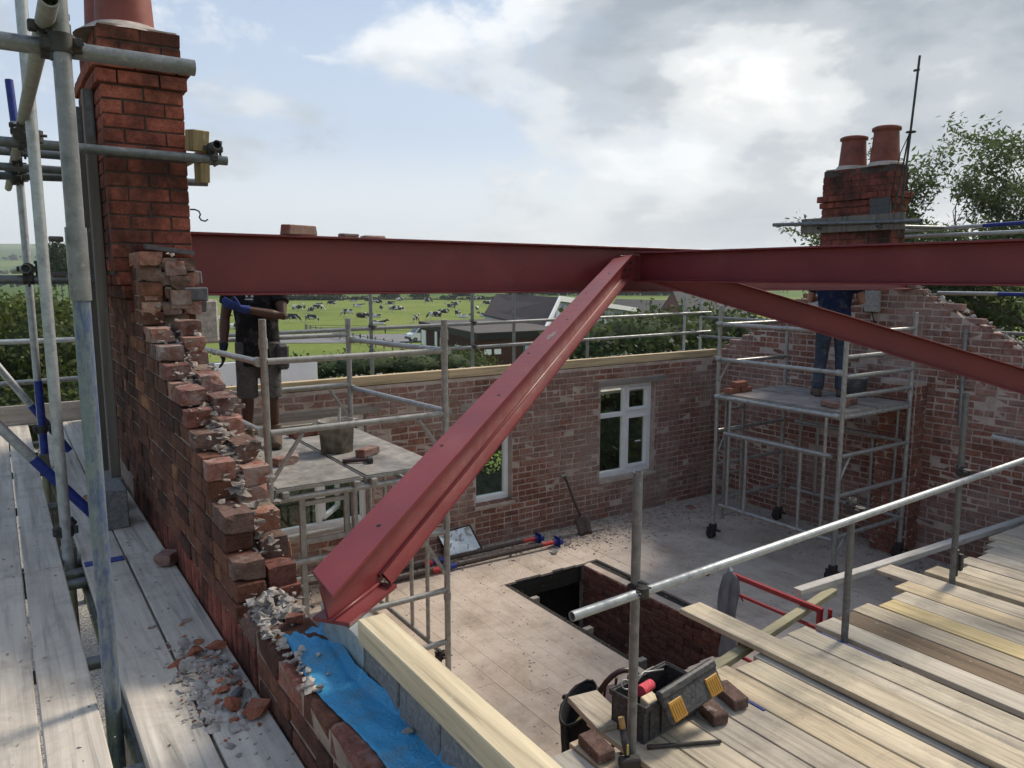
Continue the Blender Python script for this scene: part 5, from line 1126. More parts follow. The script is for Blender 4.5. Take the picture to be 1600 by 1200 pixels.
for o in bpy.data.objects:
    if o.get('label', '').startswith(('half red', 'small orange')): o.scale = (0.42, 0.75, 0.8)

def frag(c, r, mat, lab, group, seed, flat=0.8):
    rg = random.Random(seed); mb = MB(); chunk(mb, (0, 0, 0), r, rg, flat); o = mb.build('brick_fragment', mat); o.location = c
    zmin = min(v[2] for v in mb.v); o.location.z -= zmin; tag(o, lab, 'rubble', group)
FG = 'brick fragments in the walkway rubble heap'
for i, (x, y, z, r, lab) in enumerate(((0.575, 2.25, 0, 0.050, 'large orange brick lump at the near right edge of the walkway rubble'), (0.515, 2.30, 0, 0.046, 'upright orange brick lump second from the wall in the walkway rubble'), (0.50, 2.42, 0, 0.035, 'small dark red lump at the left of the walkway rubble'), (0.545, 2.45, 0, 0.032, 'small orange brick lump in the middle of the walkway rubble'), (0.50, 2.73, 0, 0.055, 'flat red brick lump at the top of the walkway rubble'), (0.56, 2.74, 0, 0.05, 'red brick lump at the top of the walkway rubble by the wall'))):
    frag((x, y, -1.333+z), r, MB_CHIP, lab, FG, 40+i)
frag((0.545, 2.36, -1.315), 0.035, M_SLATE, 'dark slate chip among the brick lumps of the walkway rubble', FG, 61, 0.4)
frag((0.745, 2.36, -1.125), 0.050, MB_BROKEN, 'brown brick lump on the wing wall beside the pale mortar heap', None, 52)
def dust(mb, cx, cy, sx, sy, z, h):
    n = 26; vs_, ok = [], []
    for j in range(n):
        for i in range(n):
            u, v = (i/(n-1)-0.5)*2, (j/(n-1)-0.5)*2; x, y = cx+u*sx, cy+v*sy
            e = math.exp(-2.6*(u*u+v*v))*h+h*0.55*mnoise.noise(V((x*26, y*26, 3)))*math.exp(-1.5*(u*u+v*v))+h*0.25*mnoise.noise(V((x*70, y*70, 8)))-0.22*h
            vs_.append((x, y, z+e)); ok.append(e > -0.1*h)
    mb.add(vs_, [(j*n+i, j*n+i+1, (j+1)*n+i+1, (j+1)*n+i) for j in range(n-1) for i in range(n-1) if ok[j*n+i] and ok[j*n+i+1] and ok[(j+1)*n+i+1] and ok[(j+1)*n+i]], True)
rb_ = MB(); dust(rb_, 0.515, 2.50, 0.092, 0.40, -1.3335, 0.020)
for i in range(560):
    a, b = R.gauss(0, 1), R.gauss(0, 1); x, y = 0.50+0.05*a, 2.52+0.17*b
    if x > 0.60 or x < 0.26: continue
    h = max(0, 0.035*math.exp(-((x-0.545)/0.05)**2-((y-2.5)/0.16)**2))
    chunk(rb_, (x, y, -1.331+h*R.uniform(0.2, 1.0)), R.choice((0.004, 0.004, 0.005, 0.006, 0.008, 0.010, 0.014, 0.020, 0.030)), mi=R.choice((0, 0, 0, 1)))
stuff(tag(rb_.build('rubble_heap', [M_RUBBLE, MB_CHIP]), 'heap of pale mortar rubble on the left walkway', 'rubble'))
rb_ = MB(); dust(rb_, 0.715, 2.50, 0.105, 0.13, -1.135, 0.045)
for i in range(150):
    x, y = 0.70+0.05*R.gauss(0, 1), 2.50+0.06*R.gauss(0, 1)
    if 0.625 < x < 0.82: chunk(rb_, (x, y, -1.125+max(0, 0.07*math.exp(-((x-0.71)/0.06)**2-((y-2.5)/0.08)**2))*R.uniform(0.1, 1)), R.choice((0.006, 0.009, 0.012, 0.016, 0.022, 0.030)))
stuff(tag(rb_.build('rubble_heap', M_RUBBLE), 'small pile of white mortar lumps at the foot of the broken gable', 'rubble'))
cr = MB()
for i in range(420):
    chunk(cr, (R.uniform(-0.3, 0.6), R.uniform(1.7, 6.5), -1.330), R.choice((0.003, 0.004, 0.006, 0.009)), R, 0.5)
stuff(tag(cr.build('walkway_debris', M_RUBBLE), 'scattered crumbs of mortar on the left walkway boards', 'debris'))
cr = MB()
for i in range(10500):
    t = R.random()
    if t < 0.35: x, y = R.uniform(5.6, 8.85), 7.7-abs(R.gauss(0, 0.35))
    elif t < 0.55: x, y = R.uniform(0.9, 6.0), 7.7-abs(R.gauss(0, 0.22))
    elif t < 0.75: x, y = 8.88-abs(R.gauss(0, 0.5)), R.uniform(3.3, 7.6)
    else: x, y = R.uniform(1.2, 8.8), R.uniform(3.4, 7.6)
    if 4.38 < x < 5.53 and 4.25 < y < 6.66: continue
    chunk(cr, (x, y, -3.297), R.choice((0.006, 0.008, 0.01, 0.012, 0.016, 0.022, 0.034) if t < 0.75 else (0.004, 0.006, 0.008, 0.012)), R, 0.6)
stuff(tag(cr.build('floor_debris', M_DUSTPINK), 'scattered brick and mortar crumbs over the floor of the room', 'debris'))
for i, (x, y, r, m, lab) in enumerate(((5.35, 7.02, 0.07, M_PAD, 'white mortar lump on the floor near the stair opening'), (5.62, 7.15, 0.05, M_RUBBLE, 'grey mortar lump by the end of the props'), (8.0, 7.35, 0.08, MB_BROKEN, 'brown rubble lump on the floor under the four light window'), (6.35, 5.55, 0.06, MB_BROKEN, 'brick lump on open floor right of the stair opening'), (7.9, 4.35, 0.055, MB_BROKEN, 'red brick lump on the floor between the castors'))):
    frag((x, y, -3.3), r, m, lab, None, 70+i)
for i, (x, y, r) in enumerate(((0.69, 2.16, 0.018), (0.72, 2.10, 0.014), (0.705, 1.98, 0.012), (0.765, 1.60, 0.022))):
    frag((x, y, -1.124), r, M_RUBBLE, ('largest grey mortar lump at the top of the blue membrane', 'smaller mortar lump beside the large one on the blue membrane', 'tiny pale mortar lump alone on the upper blue membrane', 'grey mortar lump against the blocks halfway down the blue membrane')[i], 'mortar lumps on the blue membrane', 90+i)

# bucket on the left tower
def bucket(label, c, r, h, mat, group=None):
    t = thing('bucket', label, 'bucket', c)
    part(MB().lathe(c, [(0.0, 0.004), (r*0.84, 0.004), (r*0.86, 0.0), (r*0.97, h*0.86), (r*1.05, h*0.86), (r*1.06, h*0.90), (r*0.99, h*0.92), (r, h), (r*0.95, h), (r*0.84, h*0.75), (0.0, h*0.74)], 28), 'pail', mat, t)
    part(MB().path([(c[0]+r*1.03*math.cos(a), c[1]+r*1.03*math.sin(a)*0.9, c[2]+h*0.86-0.10*math.sin((a-0.2)/2.75*math.pi)) for a in [0.2+0.275*k for k in range(11)]], 0.004, 6), 'handle', M_COUP, t)
    part(MB().tube((c[0]+0.02, c[1], c[2]+h*0.7), (c[0]+0.05, c[1]+0.04, c[2]+h+0.10), 0.014, 8), 'trowel_handle', M_PAD, t); return t
bucket('cement splashed bucket standing on the left tower deck', (2.35, 6.19, -1.498), 0.155, 0.27, plain('cement_splashed', (0.25, 0.235, 0.205), 0.9, var=0.6, scale=14, bump=0.5))
bucket('pale plastic bucket on the right tower behind the rails', (8.45, 5.25, -1.438), 0.15, 0.26, plain('dirty_bucket', (0.22, 0.23, 0.25), 0.8, var=0.6, scale=12))
hm = thing('hammer', 'small dark club hammer beside the brick on the left tower', 'hammer', (2.36, 5.68, -1.498))
part(MB().bar((2.40, 5.60, -1.475), (2.44, 5.70, -1.475), 0.045, 0.045, 0.006), 'head', M_COUP, hm); part(MB().tube((2.42, 5.65, -1.475), (2.22, 5.74, -1.480), 0.014, 8, r1=0.017), 'handle', M_DARKWOOD, hm)

# toolbox
tb = thing('toolbox', 'open black plastic toolbox with yellow latches on the plank deck', 'toolbox', (2.90, 2.87, -2.5))
bx, by = V((0.995, 0.10, 0)).normalized(), V((-0.10, 0.995, 0)).normalized(); bo = V((2.925, 2.905, -2.5)); hw, hd_, hh = 0.232, 0.120, 0.22
B = lambda a, b, c: bo+bx*a+by*b+Z3*c
def slab(mb, a0, a1, b0, b1, c0, c1, ch=0.005): return mb.cbox(B((a0+a1)/2, (b0+b1)/2, (c0+c1)/2), ((a1-a0)/2, (b1-b0)/2, (c1-c0)/2), ch, (bx, by, Z3))
m_ = MB(); slab(m_, -hw, hw, -hd_, hd_, 0, 0.012)
for a0, a1, b0, b1 in ((-hw, hw, -hd_, -hd_+0.012), (-hw, hw, hd_-0.012, hd_), (-hw, -hw+0.012, -hd_+0.011, hd_-0.011), (hw-0.012, hw, -hd_+0.011, hd_-0.011)): slab(m_, a0, a1, b0, b1, 0.011, hh)
part(m_, 'tub', M_BLACKPL, tb)
m_ = MB()
for a0, a1, b0, b1 in ((-hw-.008, hw+.008, -hd_-.012, -hd_-0.0005), (-hw-.008, hw+.008, hd_+0.0005, hd_+.012), (-hw-.010, -hw-0.0005, -hd_, hd_), (hw+0.0005, hw+.010, -hd_, hd_)): slab(m_, a0, a1, b0, b1, hh-0.03, hh+0.004, 0.003)
for k in range(5): slab(m_, -hw+0.04+k*0.095, -hw+0.055+k*0.095, -hd_-0.010, -hd_-0.0005, 0.02, hh-0.035, 0.002)
part(m_, 'rim', M_BLACKPL, tb)
lx = (bx+Z3*0.07).normalized(); ly = (Z3*0.86+by*0.50-bx*0.05).normalized(); ly = (ly-lx*ly.dot(lx)).normalized(); lz = lx.cross(ly); lc0 = B(0.095, -hd_-0.060, hh-0.005)
lid = part(MB().cbox(lc0, (0.240, 0.085, 0.014), 0.01, (lx, ly, lz)), 'lid', M_BLACKPL, tb)
part(MB().cbox(lc0+ly*0.070+lz*0.0, (0.244, 0.026, 0.026), 0.012, (lx, ly, lz)), 'lid_ridge', M_BLACKPL, lid)
part(MB().cbox(lc0-lz*0.02, (0.10, 0.05, 0.012), 0.008, (lx, ly, lz)), 'handle_recess', M_WIRE, lid)
for sx in (-1, 1):
    lt2 = part(MB().cbox(lc0+lx*(sx*0.160)-ly*0.028-lz*0.017, (0.055, 0.052, 0.007), 0.005, (lx, ly, lz)).cbox(lc0+lx*(sx*0.160)-ly*0.028+lz*0.017, (0.055, 0.052, 0.007), 0.005, (lx, ly, lz)), 'latch', M_YELPL, lid)
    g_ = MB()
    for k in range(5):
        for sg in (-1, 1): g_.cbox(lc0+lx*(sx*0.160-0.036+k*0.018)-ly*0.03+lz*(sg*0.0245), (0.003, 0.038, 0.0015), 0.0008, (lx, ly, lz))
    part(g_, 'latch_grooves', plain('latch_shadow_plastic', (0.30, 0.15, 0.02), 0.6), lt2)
pl = thing('string_line', 'pink string line wound on a bobbin in the toolbox', 'string', tuple(B(-0.06, 0.03, 0.19)))
part(MB().tube(B(-0.10, 0.02, 0.20), B(0.0, 0.03, 0.205), 0.036, 16, r1=0.03), 'twine', plain('pink_twine', (0.62, 0.08, 0.11), 0.8, var=0.35, scale=90), pl)
sc_ = thing('tin_snips', 'steel snips with looped handles on top of the toolbox', 'snips', tuple(B(-0.1, 0.06, 0.24)))
part(MB().path([B(-0.17+0.032*math.cos(t), 0.07+0.02*math.sin(t), 0.245+0.018*math.sin(t)) for t in [k*0.52 for k in range(13)]], 0.0055, 6), 'handle_loop', M_TUBE, sc_)
part(MB().path([B(-0.14, 0.07, 0.24), B(0.0, 0.09, 0.25), B(0.10, 0.10, 0.245)], 0.006, 6), 'blade', M_TUBE, sc_); part(MB().path([B(-0.14, 0.04, 0.23), B(0.0, 0.09, 0.25), B(0.13, 0.05, 0.24)], 0.006, 6), 'shaft', M_TUBE, sc_)
wbk = thing('wood_offcut', 'small pale wood offcut inside the toolbox', 'offcut', tuple(B(-0.12, -0.06, 0.1)))
part(MB().cbox(B(-0.13, -0.07, 0.16), (0.05, 0.03, 0.06), 0.006, (bx, (by+Z3*0.3).normalized(), Z3)), 'block', M_TIMBER, wbk)
br_ = thing('steel_bar', 'dark steel bar lying on the plank deck in front of the toolbox', 'bar', (2.9, 2.65, -2.5))
part(MB().tube((2.722, 2.715, -2.486), (3.065, 2.545, -2.486), 0.0125, 10, r1=0.010), 'shank', M_COUP, br_)
part(MB().tube((2.70, 2.726, -2.486), (2.725, 2.714, -2.486), 0.014, 10), 'head', M_COUP, br_)
lh = thing('lump_hammer', 'lump hammer with worn black and yellow handle standing against the brick', 'hammer', (2.5, 2.70, -2.5))
part(MB().cbox((2.515, 2.665, -2.466), (0.055, 0.026, 0.026), 0.007, (V((0.9, -0.43, 0)).normalized(), V((0.43, 0.9, 0)).normalized(), Z3)), 'head', M_COUP, lh)
part(MB().path([(2.512, 2.675, -2.45), (2.513, 2.70, -2.38), (2.514, 2.72, -2.31)], [0.014, 0.019, 0.018], 10), 'grip', M_BLACKPL, lh)
part(MB().path([(2.514, 2.72, -2.31), (2.514, 2.735, -2.255)], [0.0165, 0.0165], 10), 'handle_end', plain('worn_handle', (0.40, 0.26, 0.11), 0.7), lh)
part(MB().cbox((2.506, 2.672, -2.40), (0.006, 0.004, 0.028), 0.002), 'label', plain('label_yellow', (0.5, 0.4, 0.12), 0.6), lh)

# chair with the tool bag over it
chx = thing('chair', 'dark varnished bentwood chair behind the toolbox', 'chair', (3.16, 3.62, -3.3))
fdir_ = V((0.23, 0.97, 0)).normalized(); cr_ = V((0.97, -0.23, 0)).normalized(); c0 = V((3.16, 3.62, -3.3))
Cc = lambda a, b, c: c0+cr_*a+fdir_*b+Z3*c
part(MB().cbox(Cc(0, 0, 0.45), (0.21, 0.21, 0.02), 0.015, (cr_, fdir_, Z3)), 'seat', M_DARKWOOD, chx)
for a in (-0.17, 0.17):
    for b in (-0.17, 0.17): part(MB().tube(Cc(a*1.15, b*1.15, 0), Cc(a, b, 0.44), 0.016, 10, r1=0.019), 'leg', M_DARKWOOD, chx)
bk_ = [Cc(0.205*math.cos(t), -0.20-0.07*math.sin(t), 0.46+0.385*math.sin(t)) for t in [math.pi*k/16 for k in range(17)]]
part(MB().path(bk_, 0.018, 10), 'back_hoop', M_DARKWOOD, chx)
for a in (-0.11, -0.04, 0.04, 0.11): part(MB().tube(Cc(a, -0.20, 0.46), Cc(a*1.1, -0.262, 0.82-abs(a)*0.55), 0.009, 8), 'spindle', M_DARKWOOD, chx)
part(MB().bar(Cc(-0.18, -0.165, 0.2), Cc(0.18, -0.165, 0.2), 0.022, 0.022, 0.006), 'stretcher', M_DARKWOOD, chx)
bg = thing('tool_bag', 'open black and yellow tool bag hanging on the dark chair', 'bag', (2.80, 3.43, -2.96))
b0 = V((2.80, 3.43, -2.80)); ux_ = V((0.92, 0.39, 0)); uy_ = V((-0.39, 0.92, 0))
def bagring(z, a, b, off=(0, 0)): return [b0+ux_*(a*math.cos(t)+off[0])+uy_*(b*math.sin(t)+off[1])+Z3*(z+0.06*math.cos(t)) for t in [2*math.pi*k/20 for k in range(20)]]
def shell(rings): 
    mb = MB(); n = 20; vs_ = [p for r_ in rings for p in r_]
    fs = [(i*n+k, i*n+(k+1) % n, (i+1)*n+(k+1) % n, (i+1)*n+k) for i in range(len(rings)-1) for k in range(n)]; fs.append(tuple(range(n))[::-1]); return mb.add(vs_, fs, True)
so_ = part(shell([bagring(-0.16, 0.12, 0.05), bagring(-0.06, 0.155, 0.075), bagring(0.06, 0.165, 0.085), bagring(0.16, 0.172, 0.088), bagring(0.185, 0.172, 0.086), bagring(0.18, 0.160, 0.078), bagring(0.10, 0.145, 0.07), bagring(0.02, 0.12, 0.05), bagring(0.0, 0.03, 0.02)]), 'bag_shell', plain('bag_nylon', (0.016, 0.016, 0.018), 0.85, var=0.4, scale=25), bg)
part(MB().path(bagring(0.190, 0.174, 0.089)+bagring(0.190, 0.174, 0.089)[:1], [0.009+0.004*math.sin(k*2.3) for k in range(21)], 8), 'rim', M_WIRE, bg)
part(MB().prism([b0+ux_*-0.12+uy_*-0.055+Z3*0.06, b0+ux_*0.10+uy_*-0.055+Z3*0.10, b0+ux_*0.11+uy_*-0.02+Z3*0.13, b0+ux_*-0.11+uy_*0.0+Z3*0.07], (0, 0, 0.006)), 'lining', plain('bag_lining', (0.34, 0.29, 0.10), 0.9, var=0.4, scale=12), bg)
part(MB().cbox(b0+ux_*0.02-uy_*0.095+Z3*-0.02, (0.10, 0.014, 0.075), 0.01, (ux_, uy_, Z3)), 'front_pocket', plain('bag_pocket', (0.03, 0.026, 0.055), 0.85), bg)
part(MB().path([b0+ux_*-0.17+Z3*0.13, b0+ux_*-0.19-uy_*0.03+Z3*0.0, b0+ux_*-0.185-uy_*0.05+Z3*-0.18, b0+ux_*-0.16-uy_*0.05+Z3*-0.36], [0.010, 0.016, 0.018, 0.016], 8), 'strap', M_WIRE, bg)
loose('short_plank', 'short plank end with blue painted edge beside the tool bag', 'plank', (2.72, 3.30, -2.478), (2.66, 2.96, -2.478), 0.20, 0.036, M_DECK)

# red frame with hanging cloth
rf = thing('steel_trestle', 'red painted steel trestle frame standing beyond the plank deck', 'trestle', (5.0, 3.7, -3.3))
for y in (4.08, 3.27): part(MB().cbox((5.0, y, -2.9), (0.018, 0.018, 0.40), 0.003), 'leg', M_RED, rf)
part(MB().cbox((5.0, 3.675, -2.508), (0.0185, 0.425, 0.0185), 0.003), 'top_rail', M_RED, rf)
for z in (-2.66, -3.19): part(MB().cbox((5.0, 3.675, z), (0.012, 0.385, 0.012), 0.003), 'rail', M_RED, rf)
part(MB().bar((5.0, 3.25, -2.62), (5.10, 3.25, -2.60), 0.025, 0.03, 0.003).bar((5.10, 3.25, -2.64), (5.10, 3.25, -2.52), 0.025, 0.025, 0.003), 'foot_bracket', M_RED, rf)
part(MB().tube((5.0, 4.05, -2.62), (5.0, 3.98, -2.70), 0.008, 8), 'brace', M_RED, rf)
cv, cf = [], []; NU, NVv = 29, 26
for i in range(NVv):
    t = i/(NVv-1)
    for j in range(NU):
        u = j/(NU-1); a = 2*math.pi*u                       # a gathered jacket hung by its collar over the post
        rx, ry = 0.034+0.012*min(1, t*6), 0.055+0.022*min(1, t*5)-0.012*t; fold = 1+(0.26+0.22*t)*math.sin(a*4+t*3.5)+0.22*math.sin(a*3-t*5)
        x = 4.975+rx*math.cos(a)*fold-0.02*t; y = 4.10+ry*math.sin(a)*fold+0.02*math.sin(t*5); z = -2.475-0.74*t*(1+0.14*math.sin(a*2+1))+0.035*math.sin(a*2+0.6)*(1-t)
        cv.append((x, y, z))
for i in range(NVv-1):
    for j in range(NU-1): cf.append((i*NU+j, i*NU+j+1, (i+1)*NU+j+1, (i+1)*NU+j))
cf.append(tuple(range(NU-1))[::-1])
o = MB().add(cv, cf, True).build('grey_cloth', M_CLOTHGR); so_ = o.modifiers.new('t', 'SOLIDIFY'); so_.thickness = 0.006; ss = o.modifiers.new('s', 'SUBSURF'); ss.levels = ss.render_levels = 1
tag(o, 'grey jacket hanging over the far end of the red trestle', 'clothing')

# shovel, props, mirror by the far wall
sv = thing('shovel', 'long handled shovel leaning against the far wall beside the four light window', 'shovel', (6.03, 7.4, -3.3))
part(MB().path([(6.03, 7.40, -3.06), (6.00, 7.50, -2.88), (5.97, 7.62, -2.64), (5.962, 7.648, -2.60)], 0.016, 8), 'shaft', M_PROPDK, sv)
part(MB().tube((5.905, 7.655, -2.575), (6.02, 7.665, -2.575), 0.018, 10), 'grip', M_OLDWOODX, sv)
part(MB().path([(5.962, 7.65, -2.60), (5.925, 7.655, -2.58)], 0.010, 6).path([(5.962, 7.65, -2.60), (6.0, 7.66, -2.58)], 0.010, 6), 'yoke', M_PROPDK, sv)
blv = []
for i in range(6):
    for j in range(5):
        u, v_ = j/4-0.5, i/5; blv.append((6.04+u*(0.235-0.02*v_), 7.40-0.10*v_+0.02*(1-(2*u)**2), -3.06-0.235*v_))
o = part(MB().add(blv, [(i*5+j, i*5+j+1, (i+1)*5+j+1, (i+1)*5+j) for i in range(5) for j in range(4)], True), 'blade', M_PROPDK, sv); o.modifiers.new('t', 'SOLIDIFY').thickness = 0.006
loose('timber_lath', 'short pale lath lying on the floor behind the shovel blade', 'batten', (5.72, 7.42, -3.282), (6.38, 7.36, -3.282), 0.06, 0.03, M_OLDWOODX)
for lab, p0, p1 in (('steel prop with red collar and blue foot lying farther along the far wall', (3.30, 7.50, -3.26), (5.38, 7.43, -3.235)), ('steel prop with red collar and blue foot lying nearer the stair opening', (3.25, 7.27, -3.26), (5.50, 7.20, -3.235))):
    pr_ = thing('steel_prop', lab, 'prop', tuple((V(p0)+V(p1))/2), 'props on the floor'); p0, p1 = V(p0), V(p1); d = (p1-p0); Lp = d.length; d.normalize()
    part(MB().tube(p0, p0+d*(Lp*0.34), 0.030, 14), 'outer_tube', M_PROPDK, pr_)
    part(MB().tube(p0+d*(Lp*0.30), p0+d*(Lp*0.38), 0.034, 14), 'collar', M_BLUE, pr_); part(MB().tube(p0+d*(Lp*0.25), p0+d*(Lp*0.31), 0.0325, 14), 'red_band', M_PROPRED, pr_)
    part(MB().tube(p0+d*(Lp*0.36), p1-d*0.22, 0.025, 14), 'inner_tube', M_PROPDK, pr_); part(MB().tube(p1-d*0.22, p1, 0.026, 14), 'red_end', M_PROPRED, pr_)
    x_ = d.cross(Z3).normalized(); u_ = x_.cross(d)
    part(MB().cbox(p1+d*0.006, (0.062, 0.006, 0.062), 0.002, (x_, d, u_)).tube(p1-d*0.05, p1, 0.034, 12).cbox(p1+d*0.03+x_*0.05, (0.012, 0.03, 0.03), 0.003, (x_, d, u_)).cbox(p1+d*0.03-x_*0.05, (0.012, 0.03, 0.03), 0.003, (x_, d, u_)), 'foot', M_BLUE, pr_)
mr = thing('glass_panel', 'grimy glass panel leaning on the far wall behind the props', 'panel', (4.4, 7.6, -3.3))
t = NT('grimy_mirror'); p_ = t.pos((1, 1, 1)); mk = t.ramp(t.noise(p_, 9, 6, 0.6, 0.8), [(0.52, 0), (0.6, 1)]); M_GRIME = t.fin(t.mix(t.math('MULTIPLY', mk, 0.6), (0.55, 0.60, 0.66), (0.22, 0.20, 0.17)), t.ramp(mk, [(0, 0.10), (1, 0.7)]), t.math('SUBTRACT', 0.85, t.math('MULTIPLY', mk, 0.75)))
part(MB().prism([(4.21, 7.60, -3.295), (4.66, 7.57, -3.295), (4.55, 7.69, -2.985), (4.12, 7.71, -3.03)], (0.0, 0.008, 0.004)), 'sheet', M_GRIME, mr)
part(MB().bar((4.21, 7.596, -3.292), (4.12, 7.706, -3.027), 0.012, 0.014, 0.002).bar((4.66, 7.566, -3.292), (4.55, 7.686, -2.982), 0.012, 0.014, 0.002).bar((4.12, 7.705, -3.027), (4.55, 7.685, -2.982), 0.012, 0.014, 0.002), 'frame', M_PROPDK, mr)

# ------------------------------------------------------------------ buildings beyond the wall
UPV = FW*math.sin(CAM_PITCH)+Z3*math.cos(CAM_PITCH); FV = FW*math.cos(CAM_PITCH)-Z3*math.sin(CAM_PITCH)
def sight(u, v, d):
    """survey point: bearing u, elevation v, d metres ahead"""
    r_ = FV+RT*((u-800)/1200)+UPV*((600-v)/1200); return r_*(d/r_.dot(FW))
M_BRNBRICK = brick_mat('far_brown_brick', [(0, (0.055, 0.028, 0.022)), (1, (0.07, 0.034, 0.026))], lime=0)
M_BRNROOF = plain('brown_sheet_roof', (0.055, 0.038, 0.034), 0.7, var=0.15, scale=0.8, bump=0.1)
M_FASCIA = plain('black_fascia', (0.012, 0.012, 0.013), 0.6, var=0.1)
M_FELT = plain('grey_felt_roof', (0.085, 0.075, 0.07), 0.9, var=0.15, scale=1)
M_CLAD = plain('pale_metal_cladding', (0.36, 0.43, 0.47), 0.5, var=0.08, scale=2)
M_DKSLATE = plain('far_slate', (0.030, 0.032, 0.036), 0.8, var=0.25, scale=3)
M_BRNGAB = plain('far_brown_tile', (0.16, 0.065, 0.045), 0.85, var=0.15, scale=2)
M_TEAL = plain('teal_window', (0.03, 0.10, 0.12), 0.2, var=0.1, spec=0.5)
M_DKGLASS = plain('dark_glazing', (0.05, 0.06, 0.065), 0.1, var=0.1, bump=0, spec=0.6)
ob1 = thing('flat_roofed_building', 'low dark brown brick building with a flat roof beyond the far wall', 'building', tuple(sight(747, 560, 50)))
ZT = -3.79
c1 = sight(747, 521, 50); c2 = sight(860, 516, 52.9); c3 = sight(657, 502.5, 62.7)
for q in (c1, c2, c3): q.z = ZT
c2 = c1+(c2-c1)*2.0; c4 = c2+(c3-c1)
part(MB().prism([(q.x, q.y, -9.2) for q in (c1, c3, c4, c2)][::-1], (0, 0, -9.2*-1+ZT-0.02)), 'wall', M_BRNBRICK, ob1)
ctr = (c1+c4)/2
ro = [ctr+(q-ctr)*1.02 for q in (c1, c3, c4, c2)]
part(MB().prism([(q.x, q.y, ZT-0.45) for q in ro][::-1], (0, 0, 0.45)), 'fascia', M_FASCIA, ob1)
part(MB().prism([(q.x, q.y, ZT+0.004) for q in ro][::-1], (0, 0, 0.04)), 'roof', M_FELT, ob1)
def on_face(a, b, s0, s1, z0, z1, out, dp=0.05):
    d = (b-a); n = V((d.y, -d.x, 0)).normalized(); n = n if n.dot(V((a.x, a.y, 0))) < 0 else -n
    P = lambda s, z: V((a.x+d.x*s, a.y+d.y*s, z))+n*out
    return MB().prism([P(s0, z0), P(s1, z0), P(s1, z1), P(s0, z1)], n*dp)
for s0, s1, z0, z1 in ((0.22, 0.34, -6.5, -4.9), (0.50, 0.60, -6.0, -4.7)):
    w_ = part(on_face(c1, c3, s0, s1, z0, z1, 0.01), 'window', M_WHITE, ob1)
    for k in range(2): part(on_face(c1, c3, s0+0.015+k*(s1-s0)/2, s0-0.012+(k+1)*(s1-s0)/2, z0+0.12, z1-0.12, 0.05, 0.03), 'pane', M_DKGLASS, w_)
part(on_face(c1, c3, 0.88, 0.97, -5.6, -4.4, 0.01), 'notice_board', M_WHITE, ob1); part(on_face(c1, c3, 0.66, 0.70, -8.5, -4.3, 0.01), 'downpipe', M_WHITE, ob1)
for s0 in (0.04, 0.105): part(on_face(c1, c2, s0, s0+0.045, -5.22, -4.87, 0.01), 'wall_sign', M_WHITE, ob1)
w_ = part(on_face(c1, c2, 0.30, 0.46, -6.6, -4.65, 0.01), 'window', M_TEAL, ob1)
for k in range(2): part(on_face(c1, c2, 0.315+k*0.072, 0.375+k*0.072, -6.0, -4.75, 0.06, 0.03), 'pane', M_CLAD, w_)
ob2 = thing('gabled_building', 'brown roofed hall with pale metal clad gable behind the flat roofed building', 'building', tuple(sight(850, 540, 62)))
G1, G2, G3, L1, L2 = sight(849, 515, 57), sight(872, 467, 61), sight(996, 485, 82), sight(757, 494, 68), sight(777, 461.5, 73)
L3 = L2+(G3-G2)
base = lambda q: V((q.x, q.y, -9.3))
part(MB().add([G1, G2, G3, base(G3), base(G1)], [(0, 1, 2, 3, 4)]).add([G1, L1, base(L1), base(G1)], [(0, 1, 2, 3)]).add([G3, L3, base(L3), base(G3)], [(0, 1, 2, 3)]).add([L1, L2, L3, base(L3), base(L1)], [(0, 1, 2, 3, 4)]), 'wall', M_CLAD, ob2)
up = V((0, 0, 0.12)); ex = (G2-L2).normalized()*0.25
part(MB().prism([G1+ex+up*0.2, G2+ex+up*0.2, L2-ex+up*0.2, L1-ex+up*0.2], up), 'roof', M_BRNROOF, ob2); part(MB().prism([G2+ex+up*0.2, G3+ex+up*0.2, L3-ex+up*0.2, L2-ex+up*0.2], up), 'roof', M_BRNROOF, ob2)
vr = MB(); vr.bar(G1+ex*1.3+up*0.3, G2+ex*1.3+up*0.3, 0.12, 0.42); vr.bar(G2+ex*1.3+up*0.3, G3+ex*1.3+up*0.3, 0.12, 0.42); part(vr, 'verge_board', M_WHITE, ob2)
for k in range(1, 22):
    t_ = k/22; q = G2.lerp(G3, t_)+ex*0.35; part(MB().cbox((q.x, q.y, (q.z-9.0)/2-0.2), (0.03, 0.03, (q.z+9.0)/2-0.15), 0.004), 'cladding_rib', M_CLAD, ob2)
for k in range(1, 5):
    q = G1.lerp(G2, k/5)+ex*0.35; part(MB().cbox((q.x, q.y, (q.z-9.0)/2-0.2), (0.03, 0.03, (q.z+9.0)/2-0.15), 0.004), 'cladding_rib', M_CLAD, ob2)
ob3 = thing('slate_house', 'dark slate roofed house with brown tiled gable beyond the hedge', 'building', tuple(sight(1080, 560, 70)))
A1, A2, B1, B2, B3 = sight(1051, 457, 70), sight(1150, 456, 72), sight(1066, 493, 64), sight(1178, 497, 65), sight(1028, 492, 75)
B4 = B3+(A2-A1)
part(MB().prism([B1, B2, A2, A1], (0, 0, 0.15)), 'roof', M_DKSLATE, ob3); part(MB().prism([A1, A2, B4, B3], (0, 0, 0.15)), 'roof', M_DKSLATE, ob3)
part(MB().add([B1, A1, B3], [(0, 1, 2)]), 'gable', M_BRNGAB, ob3)
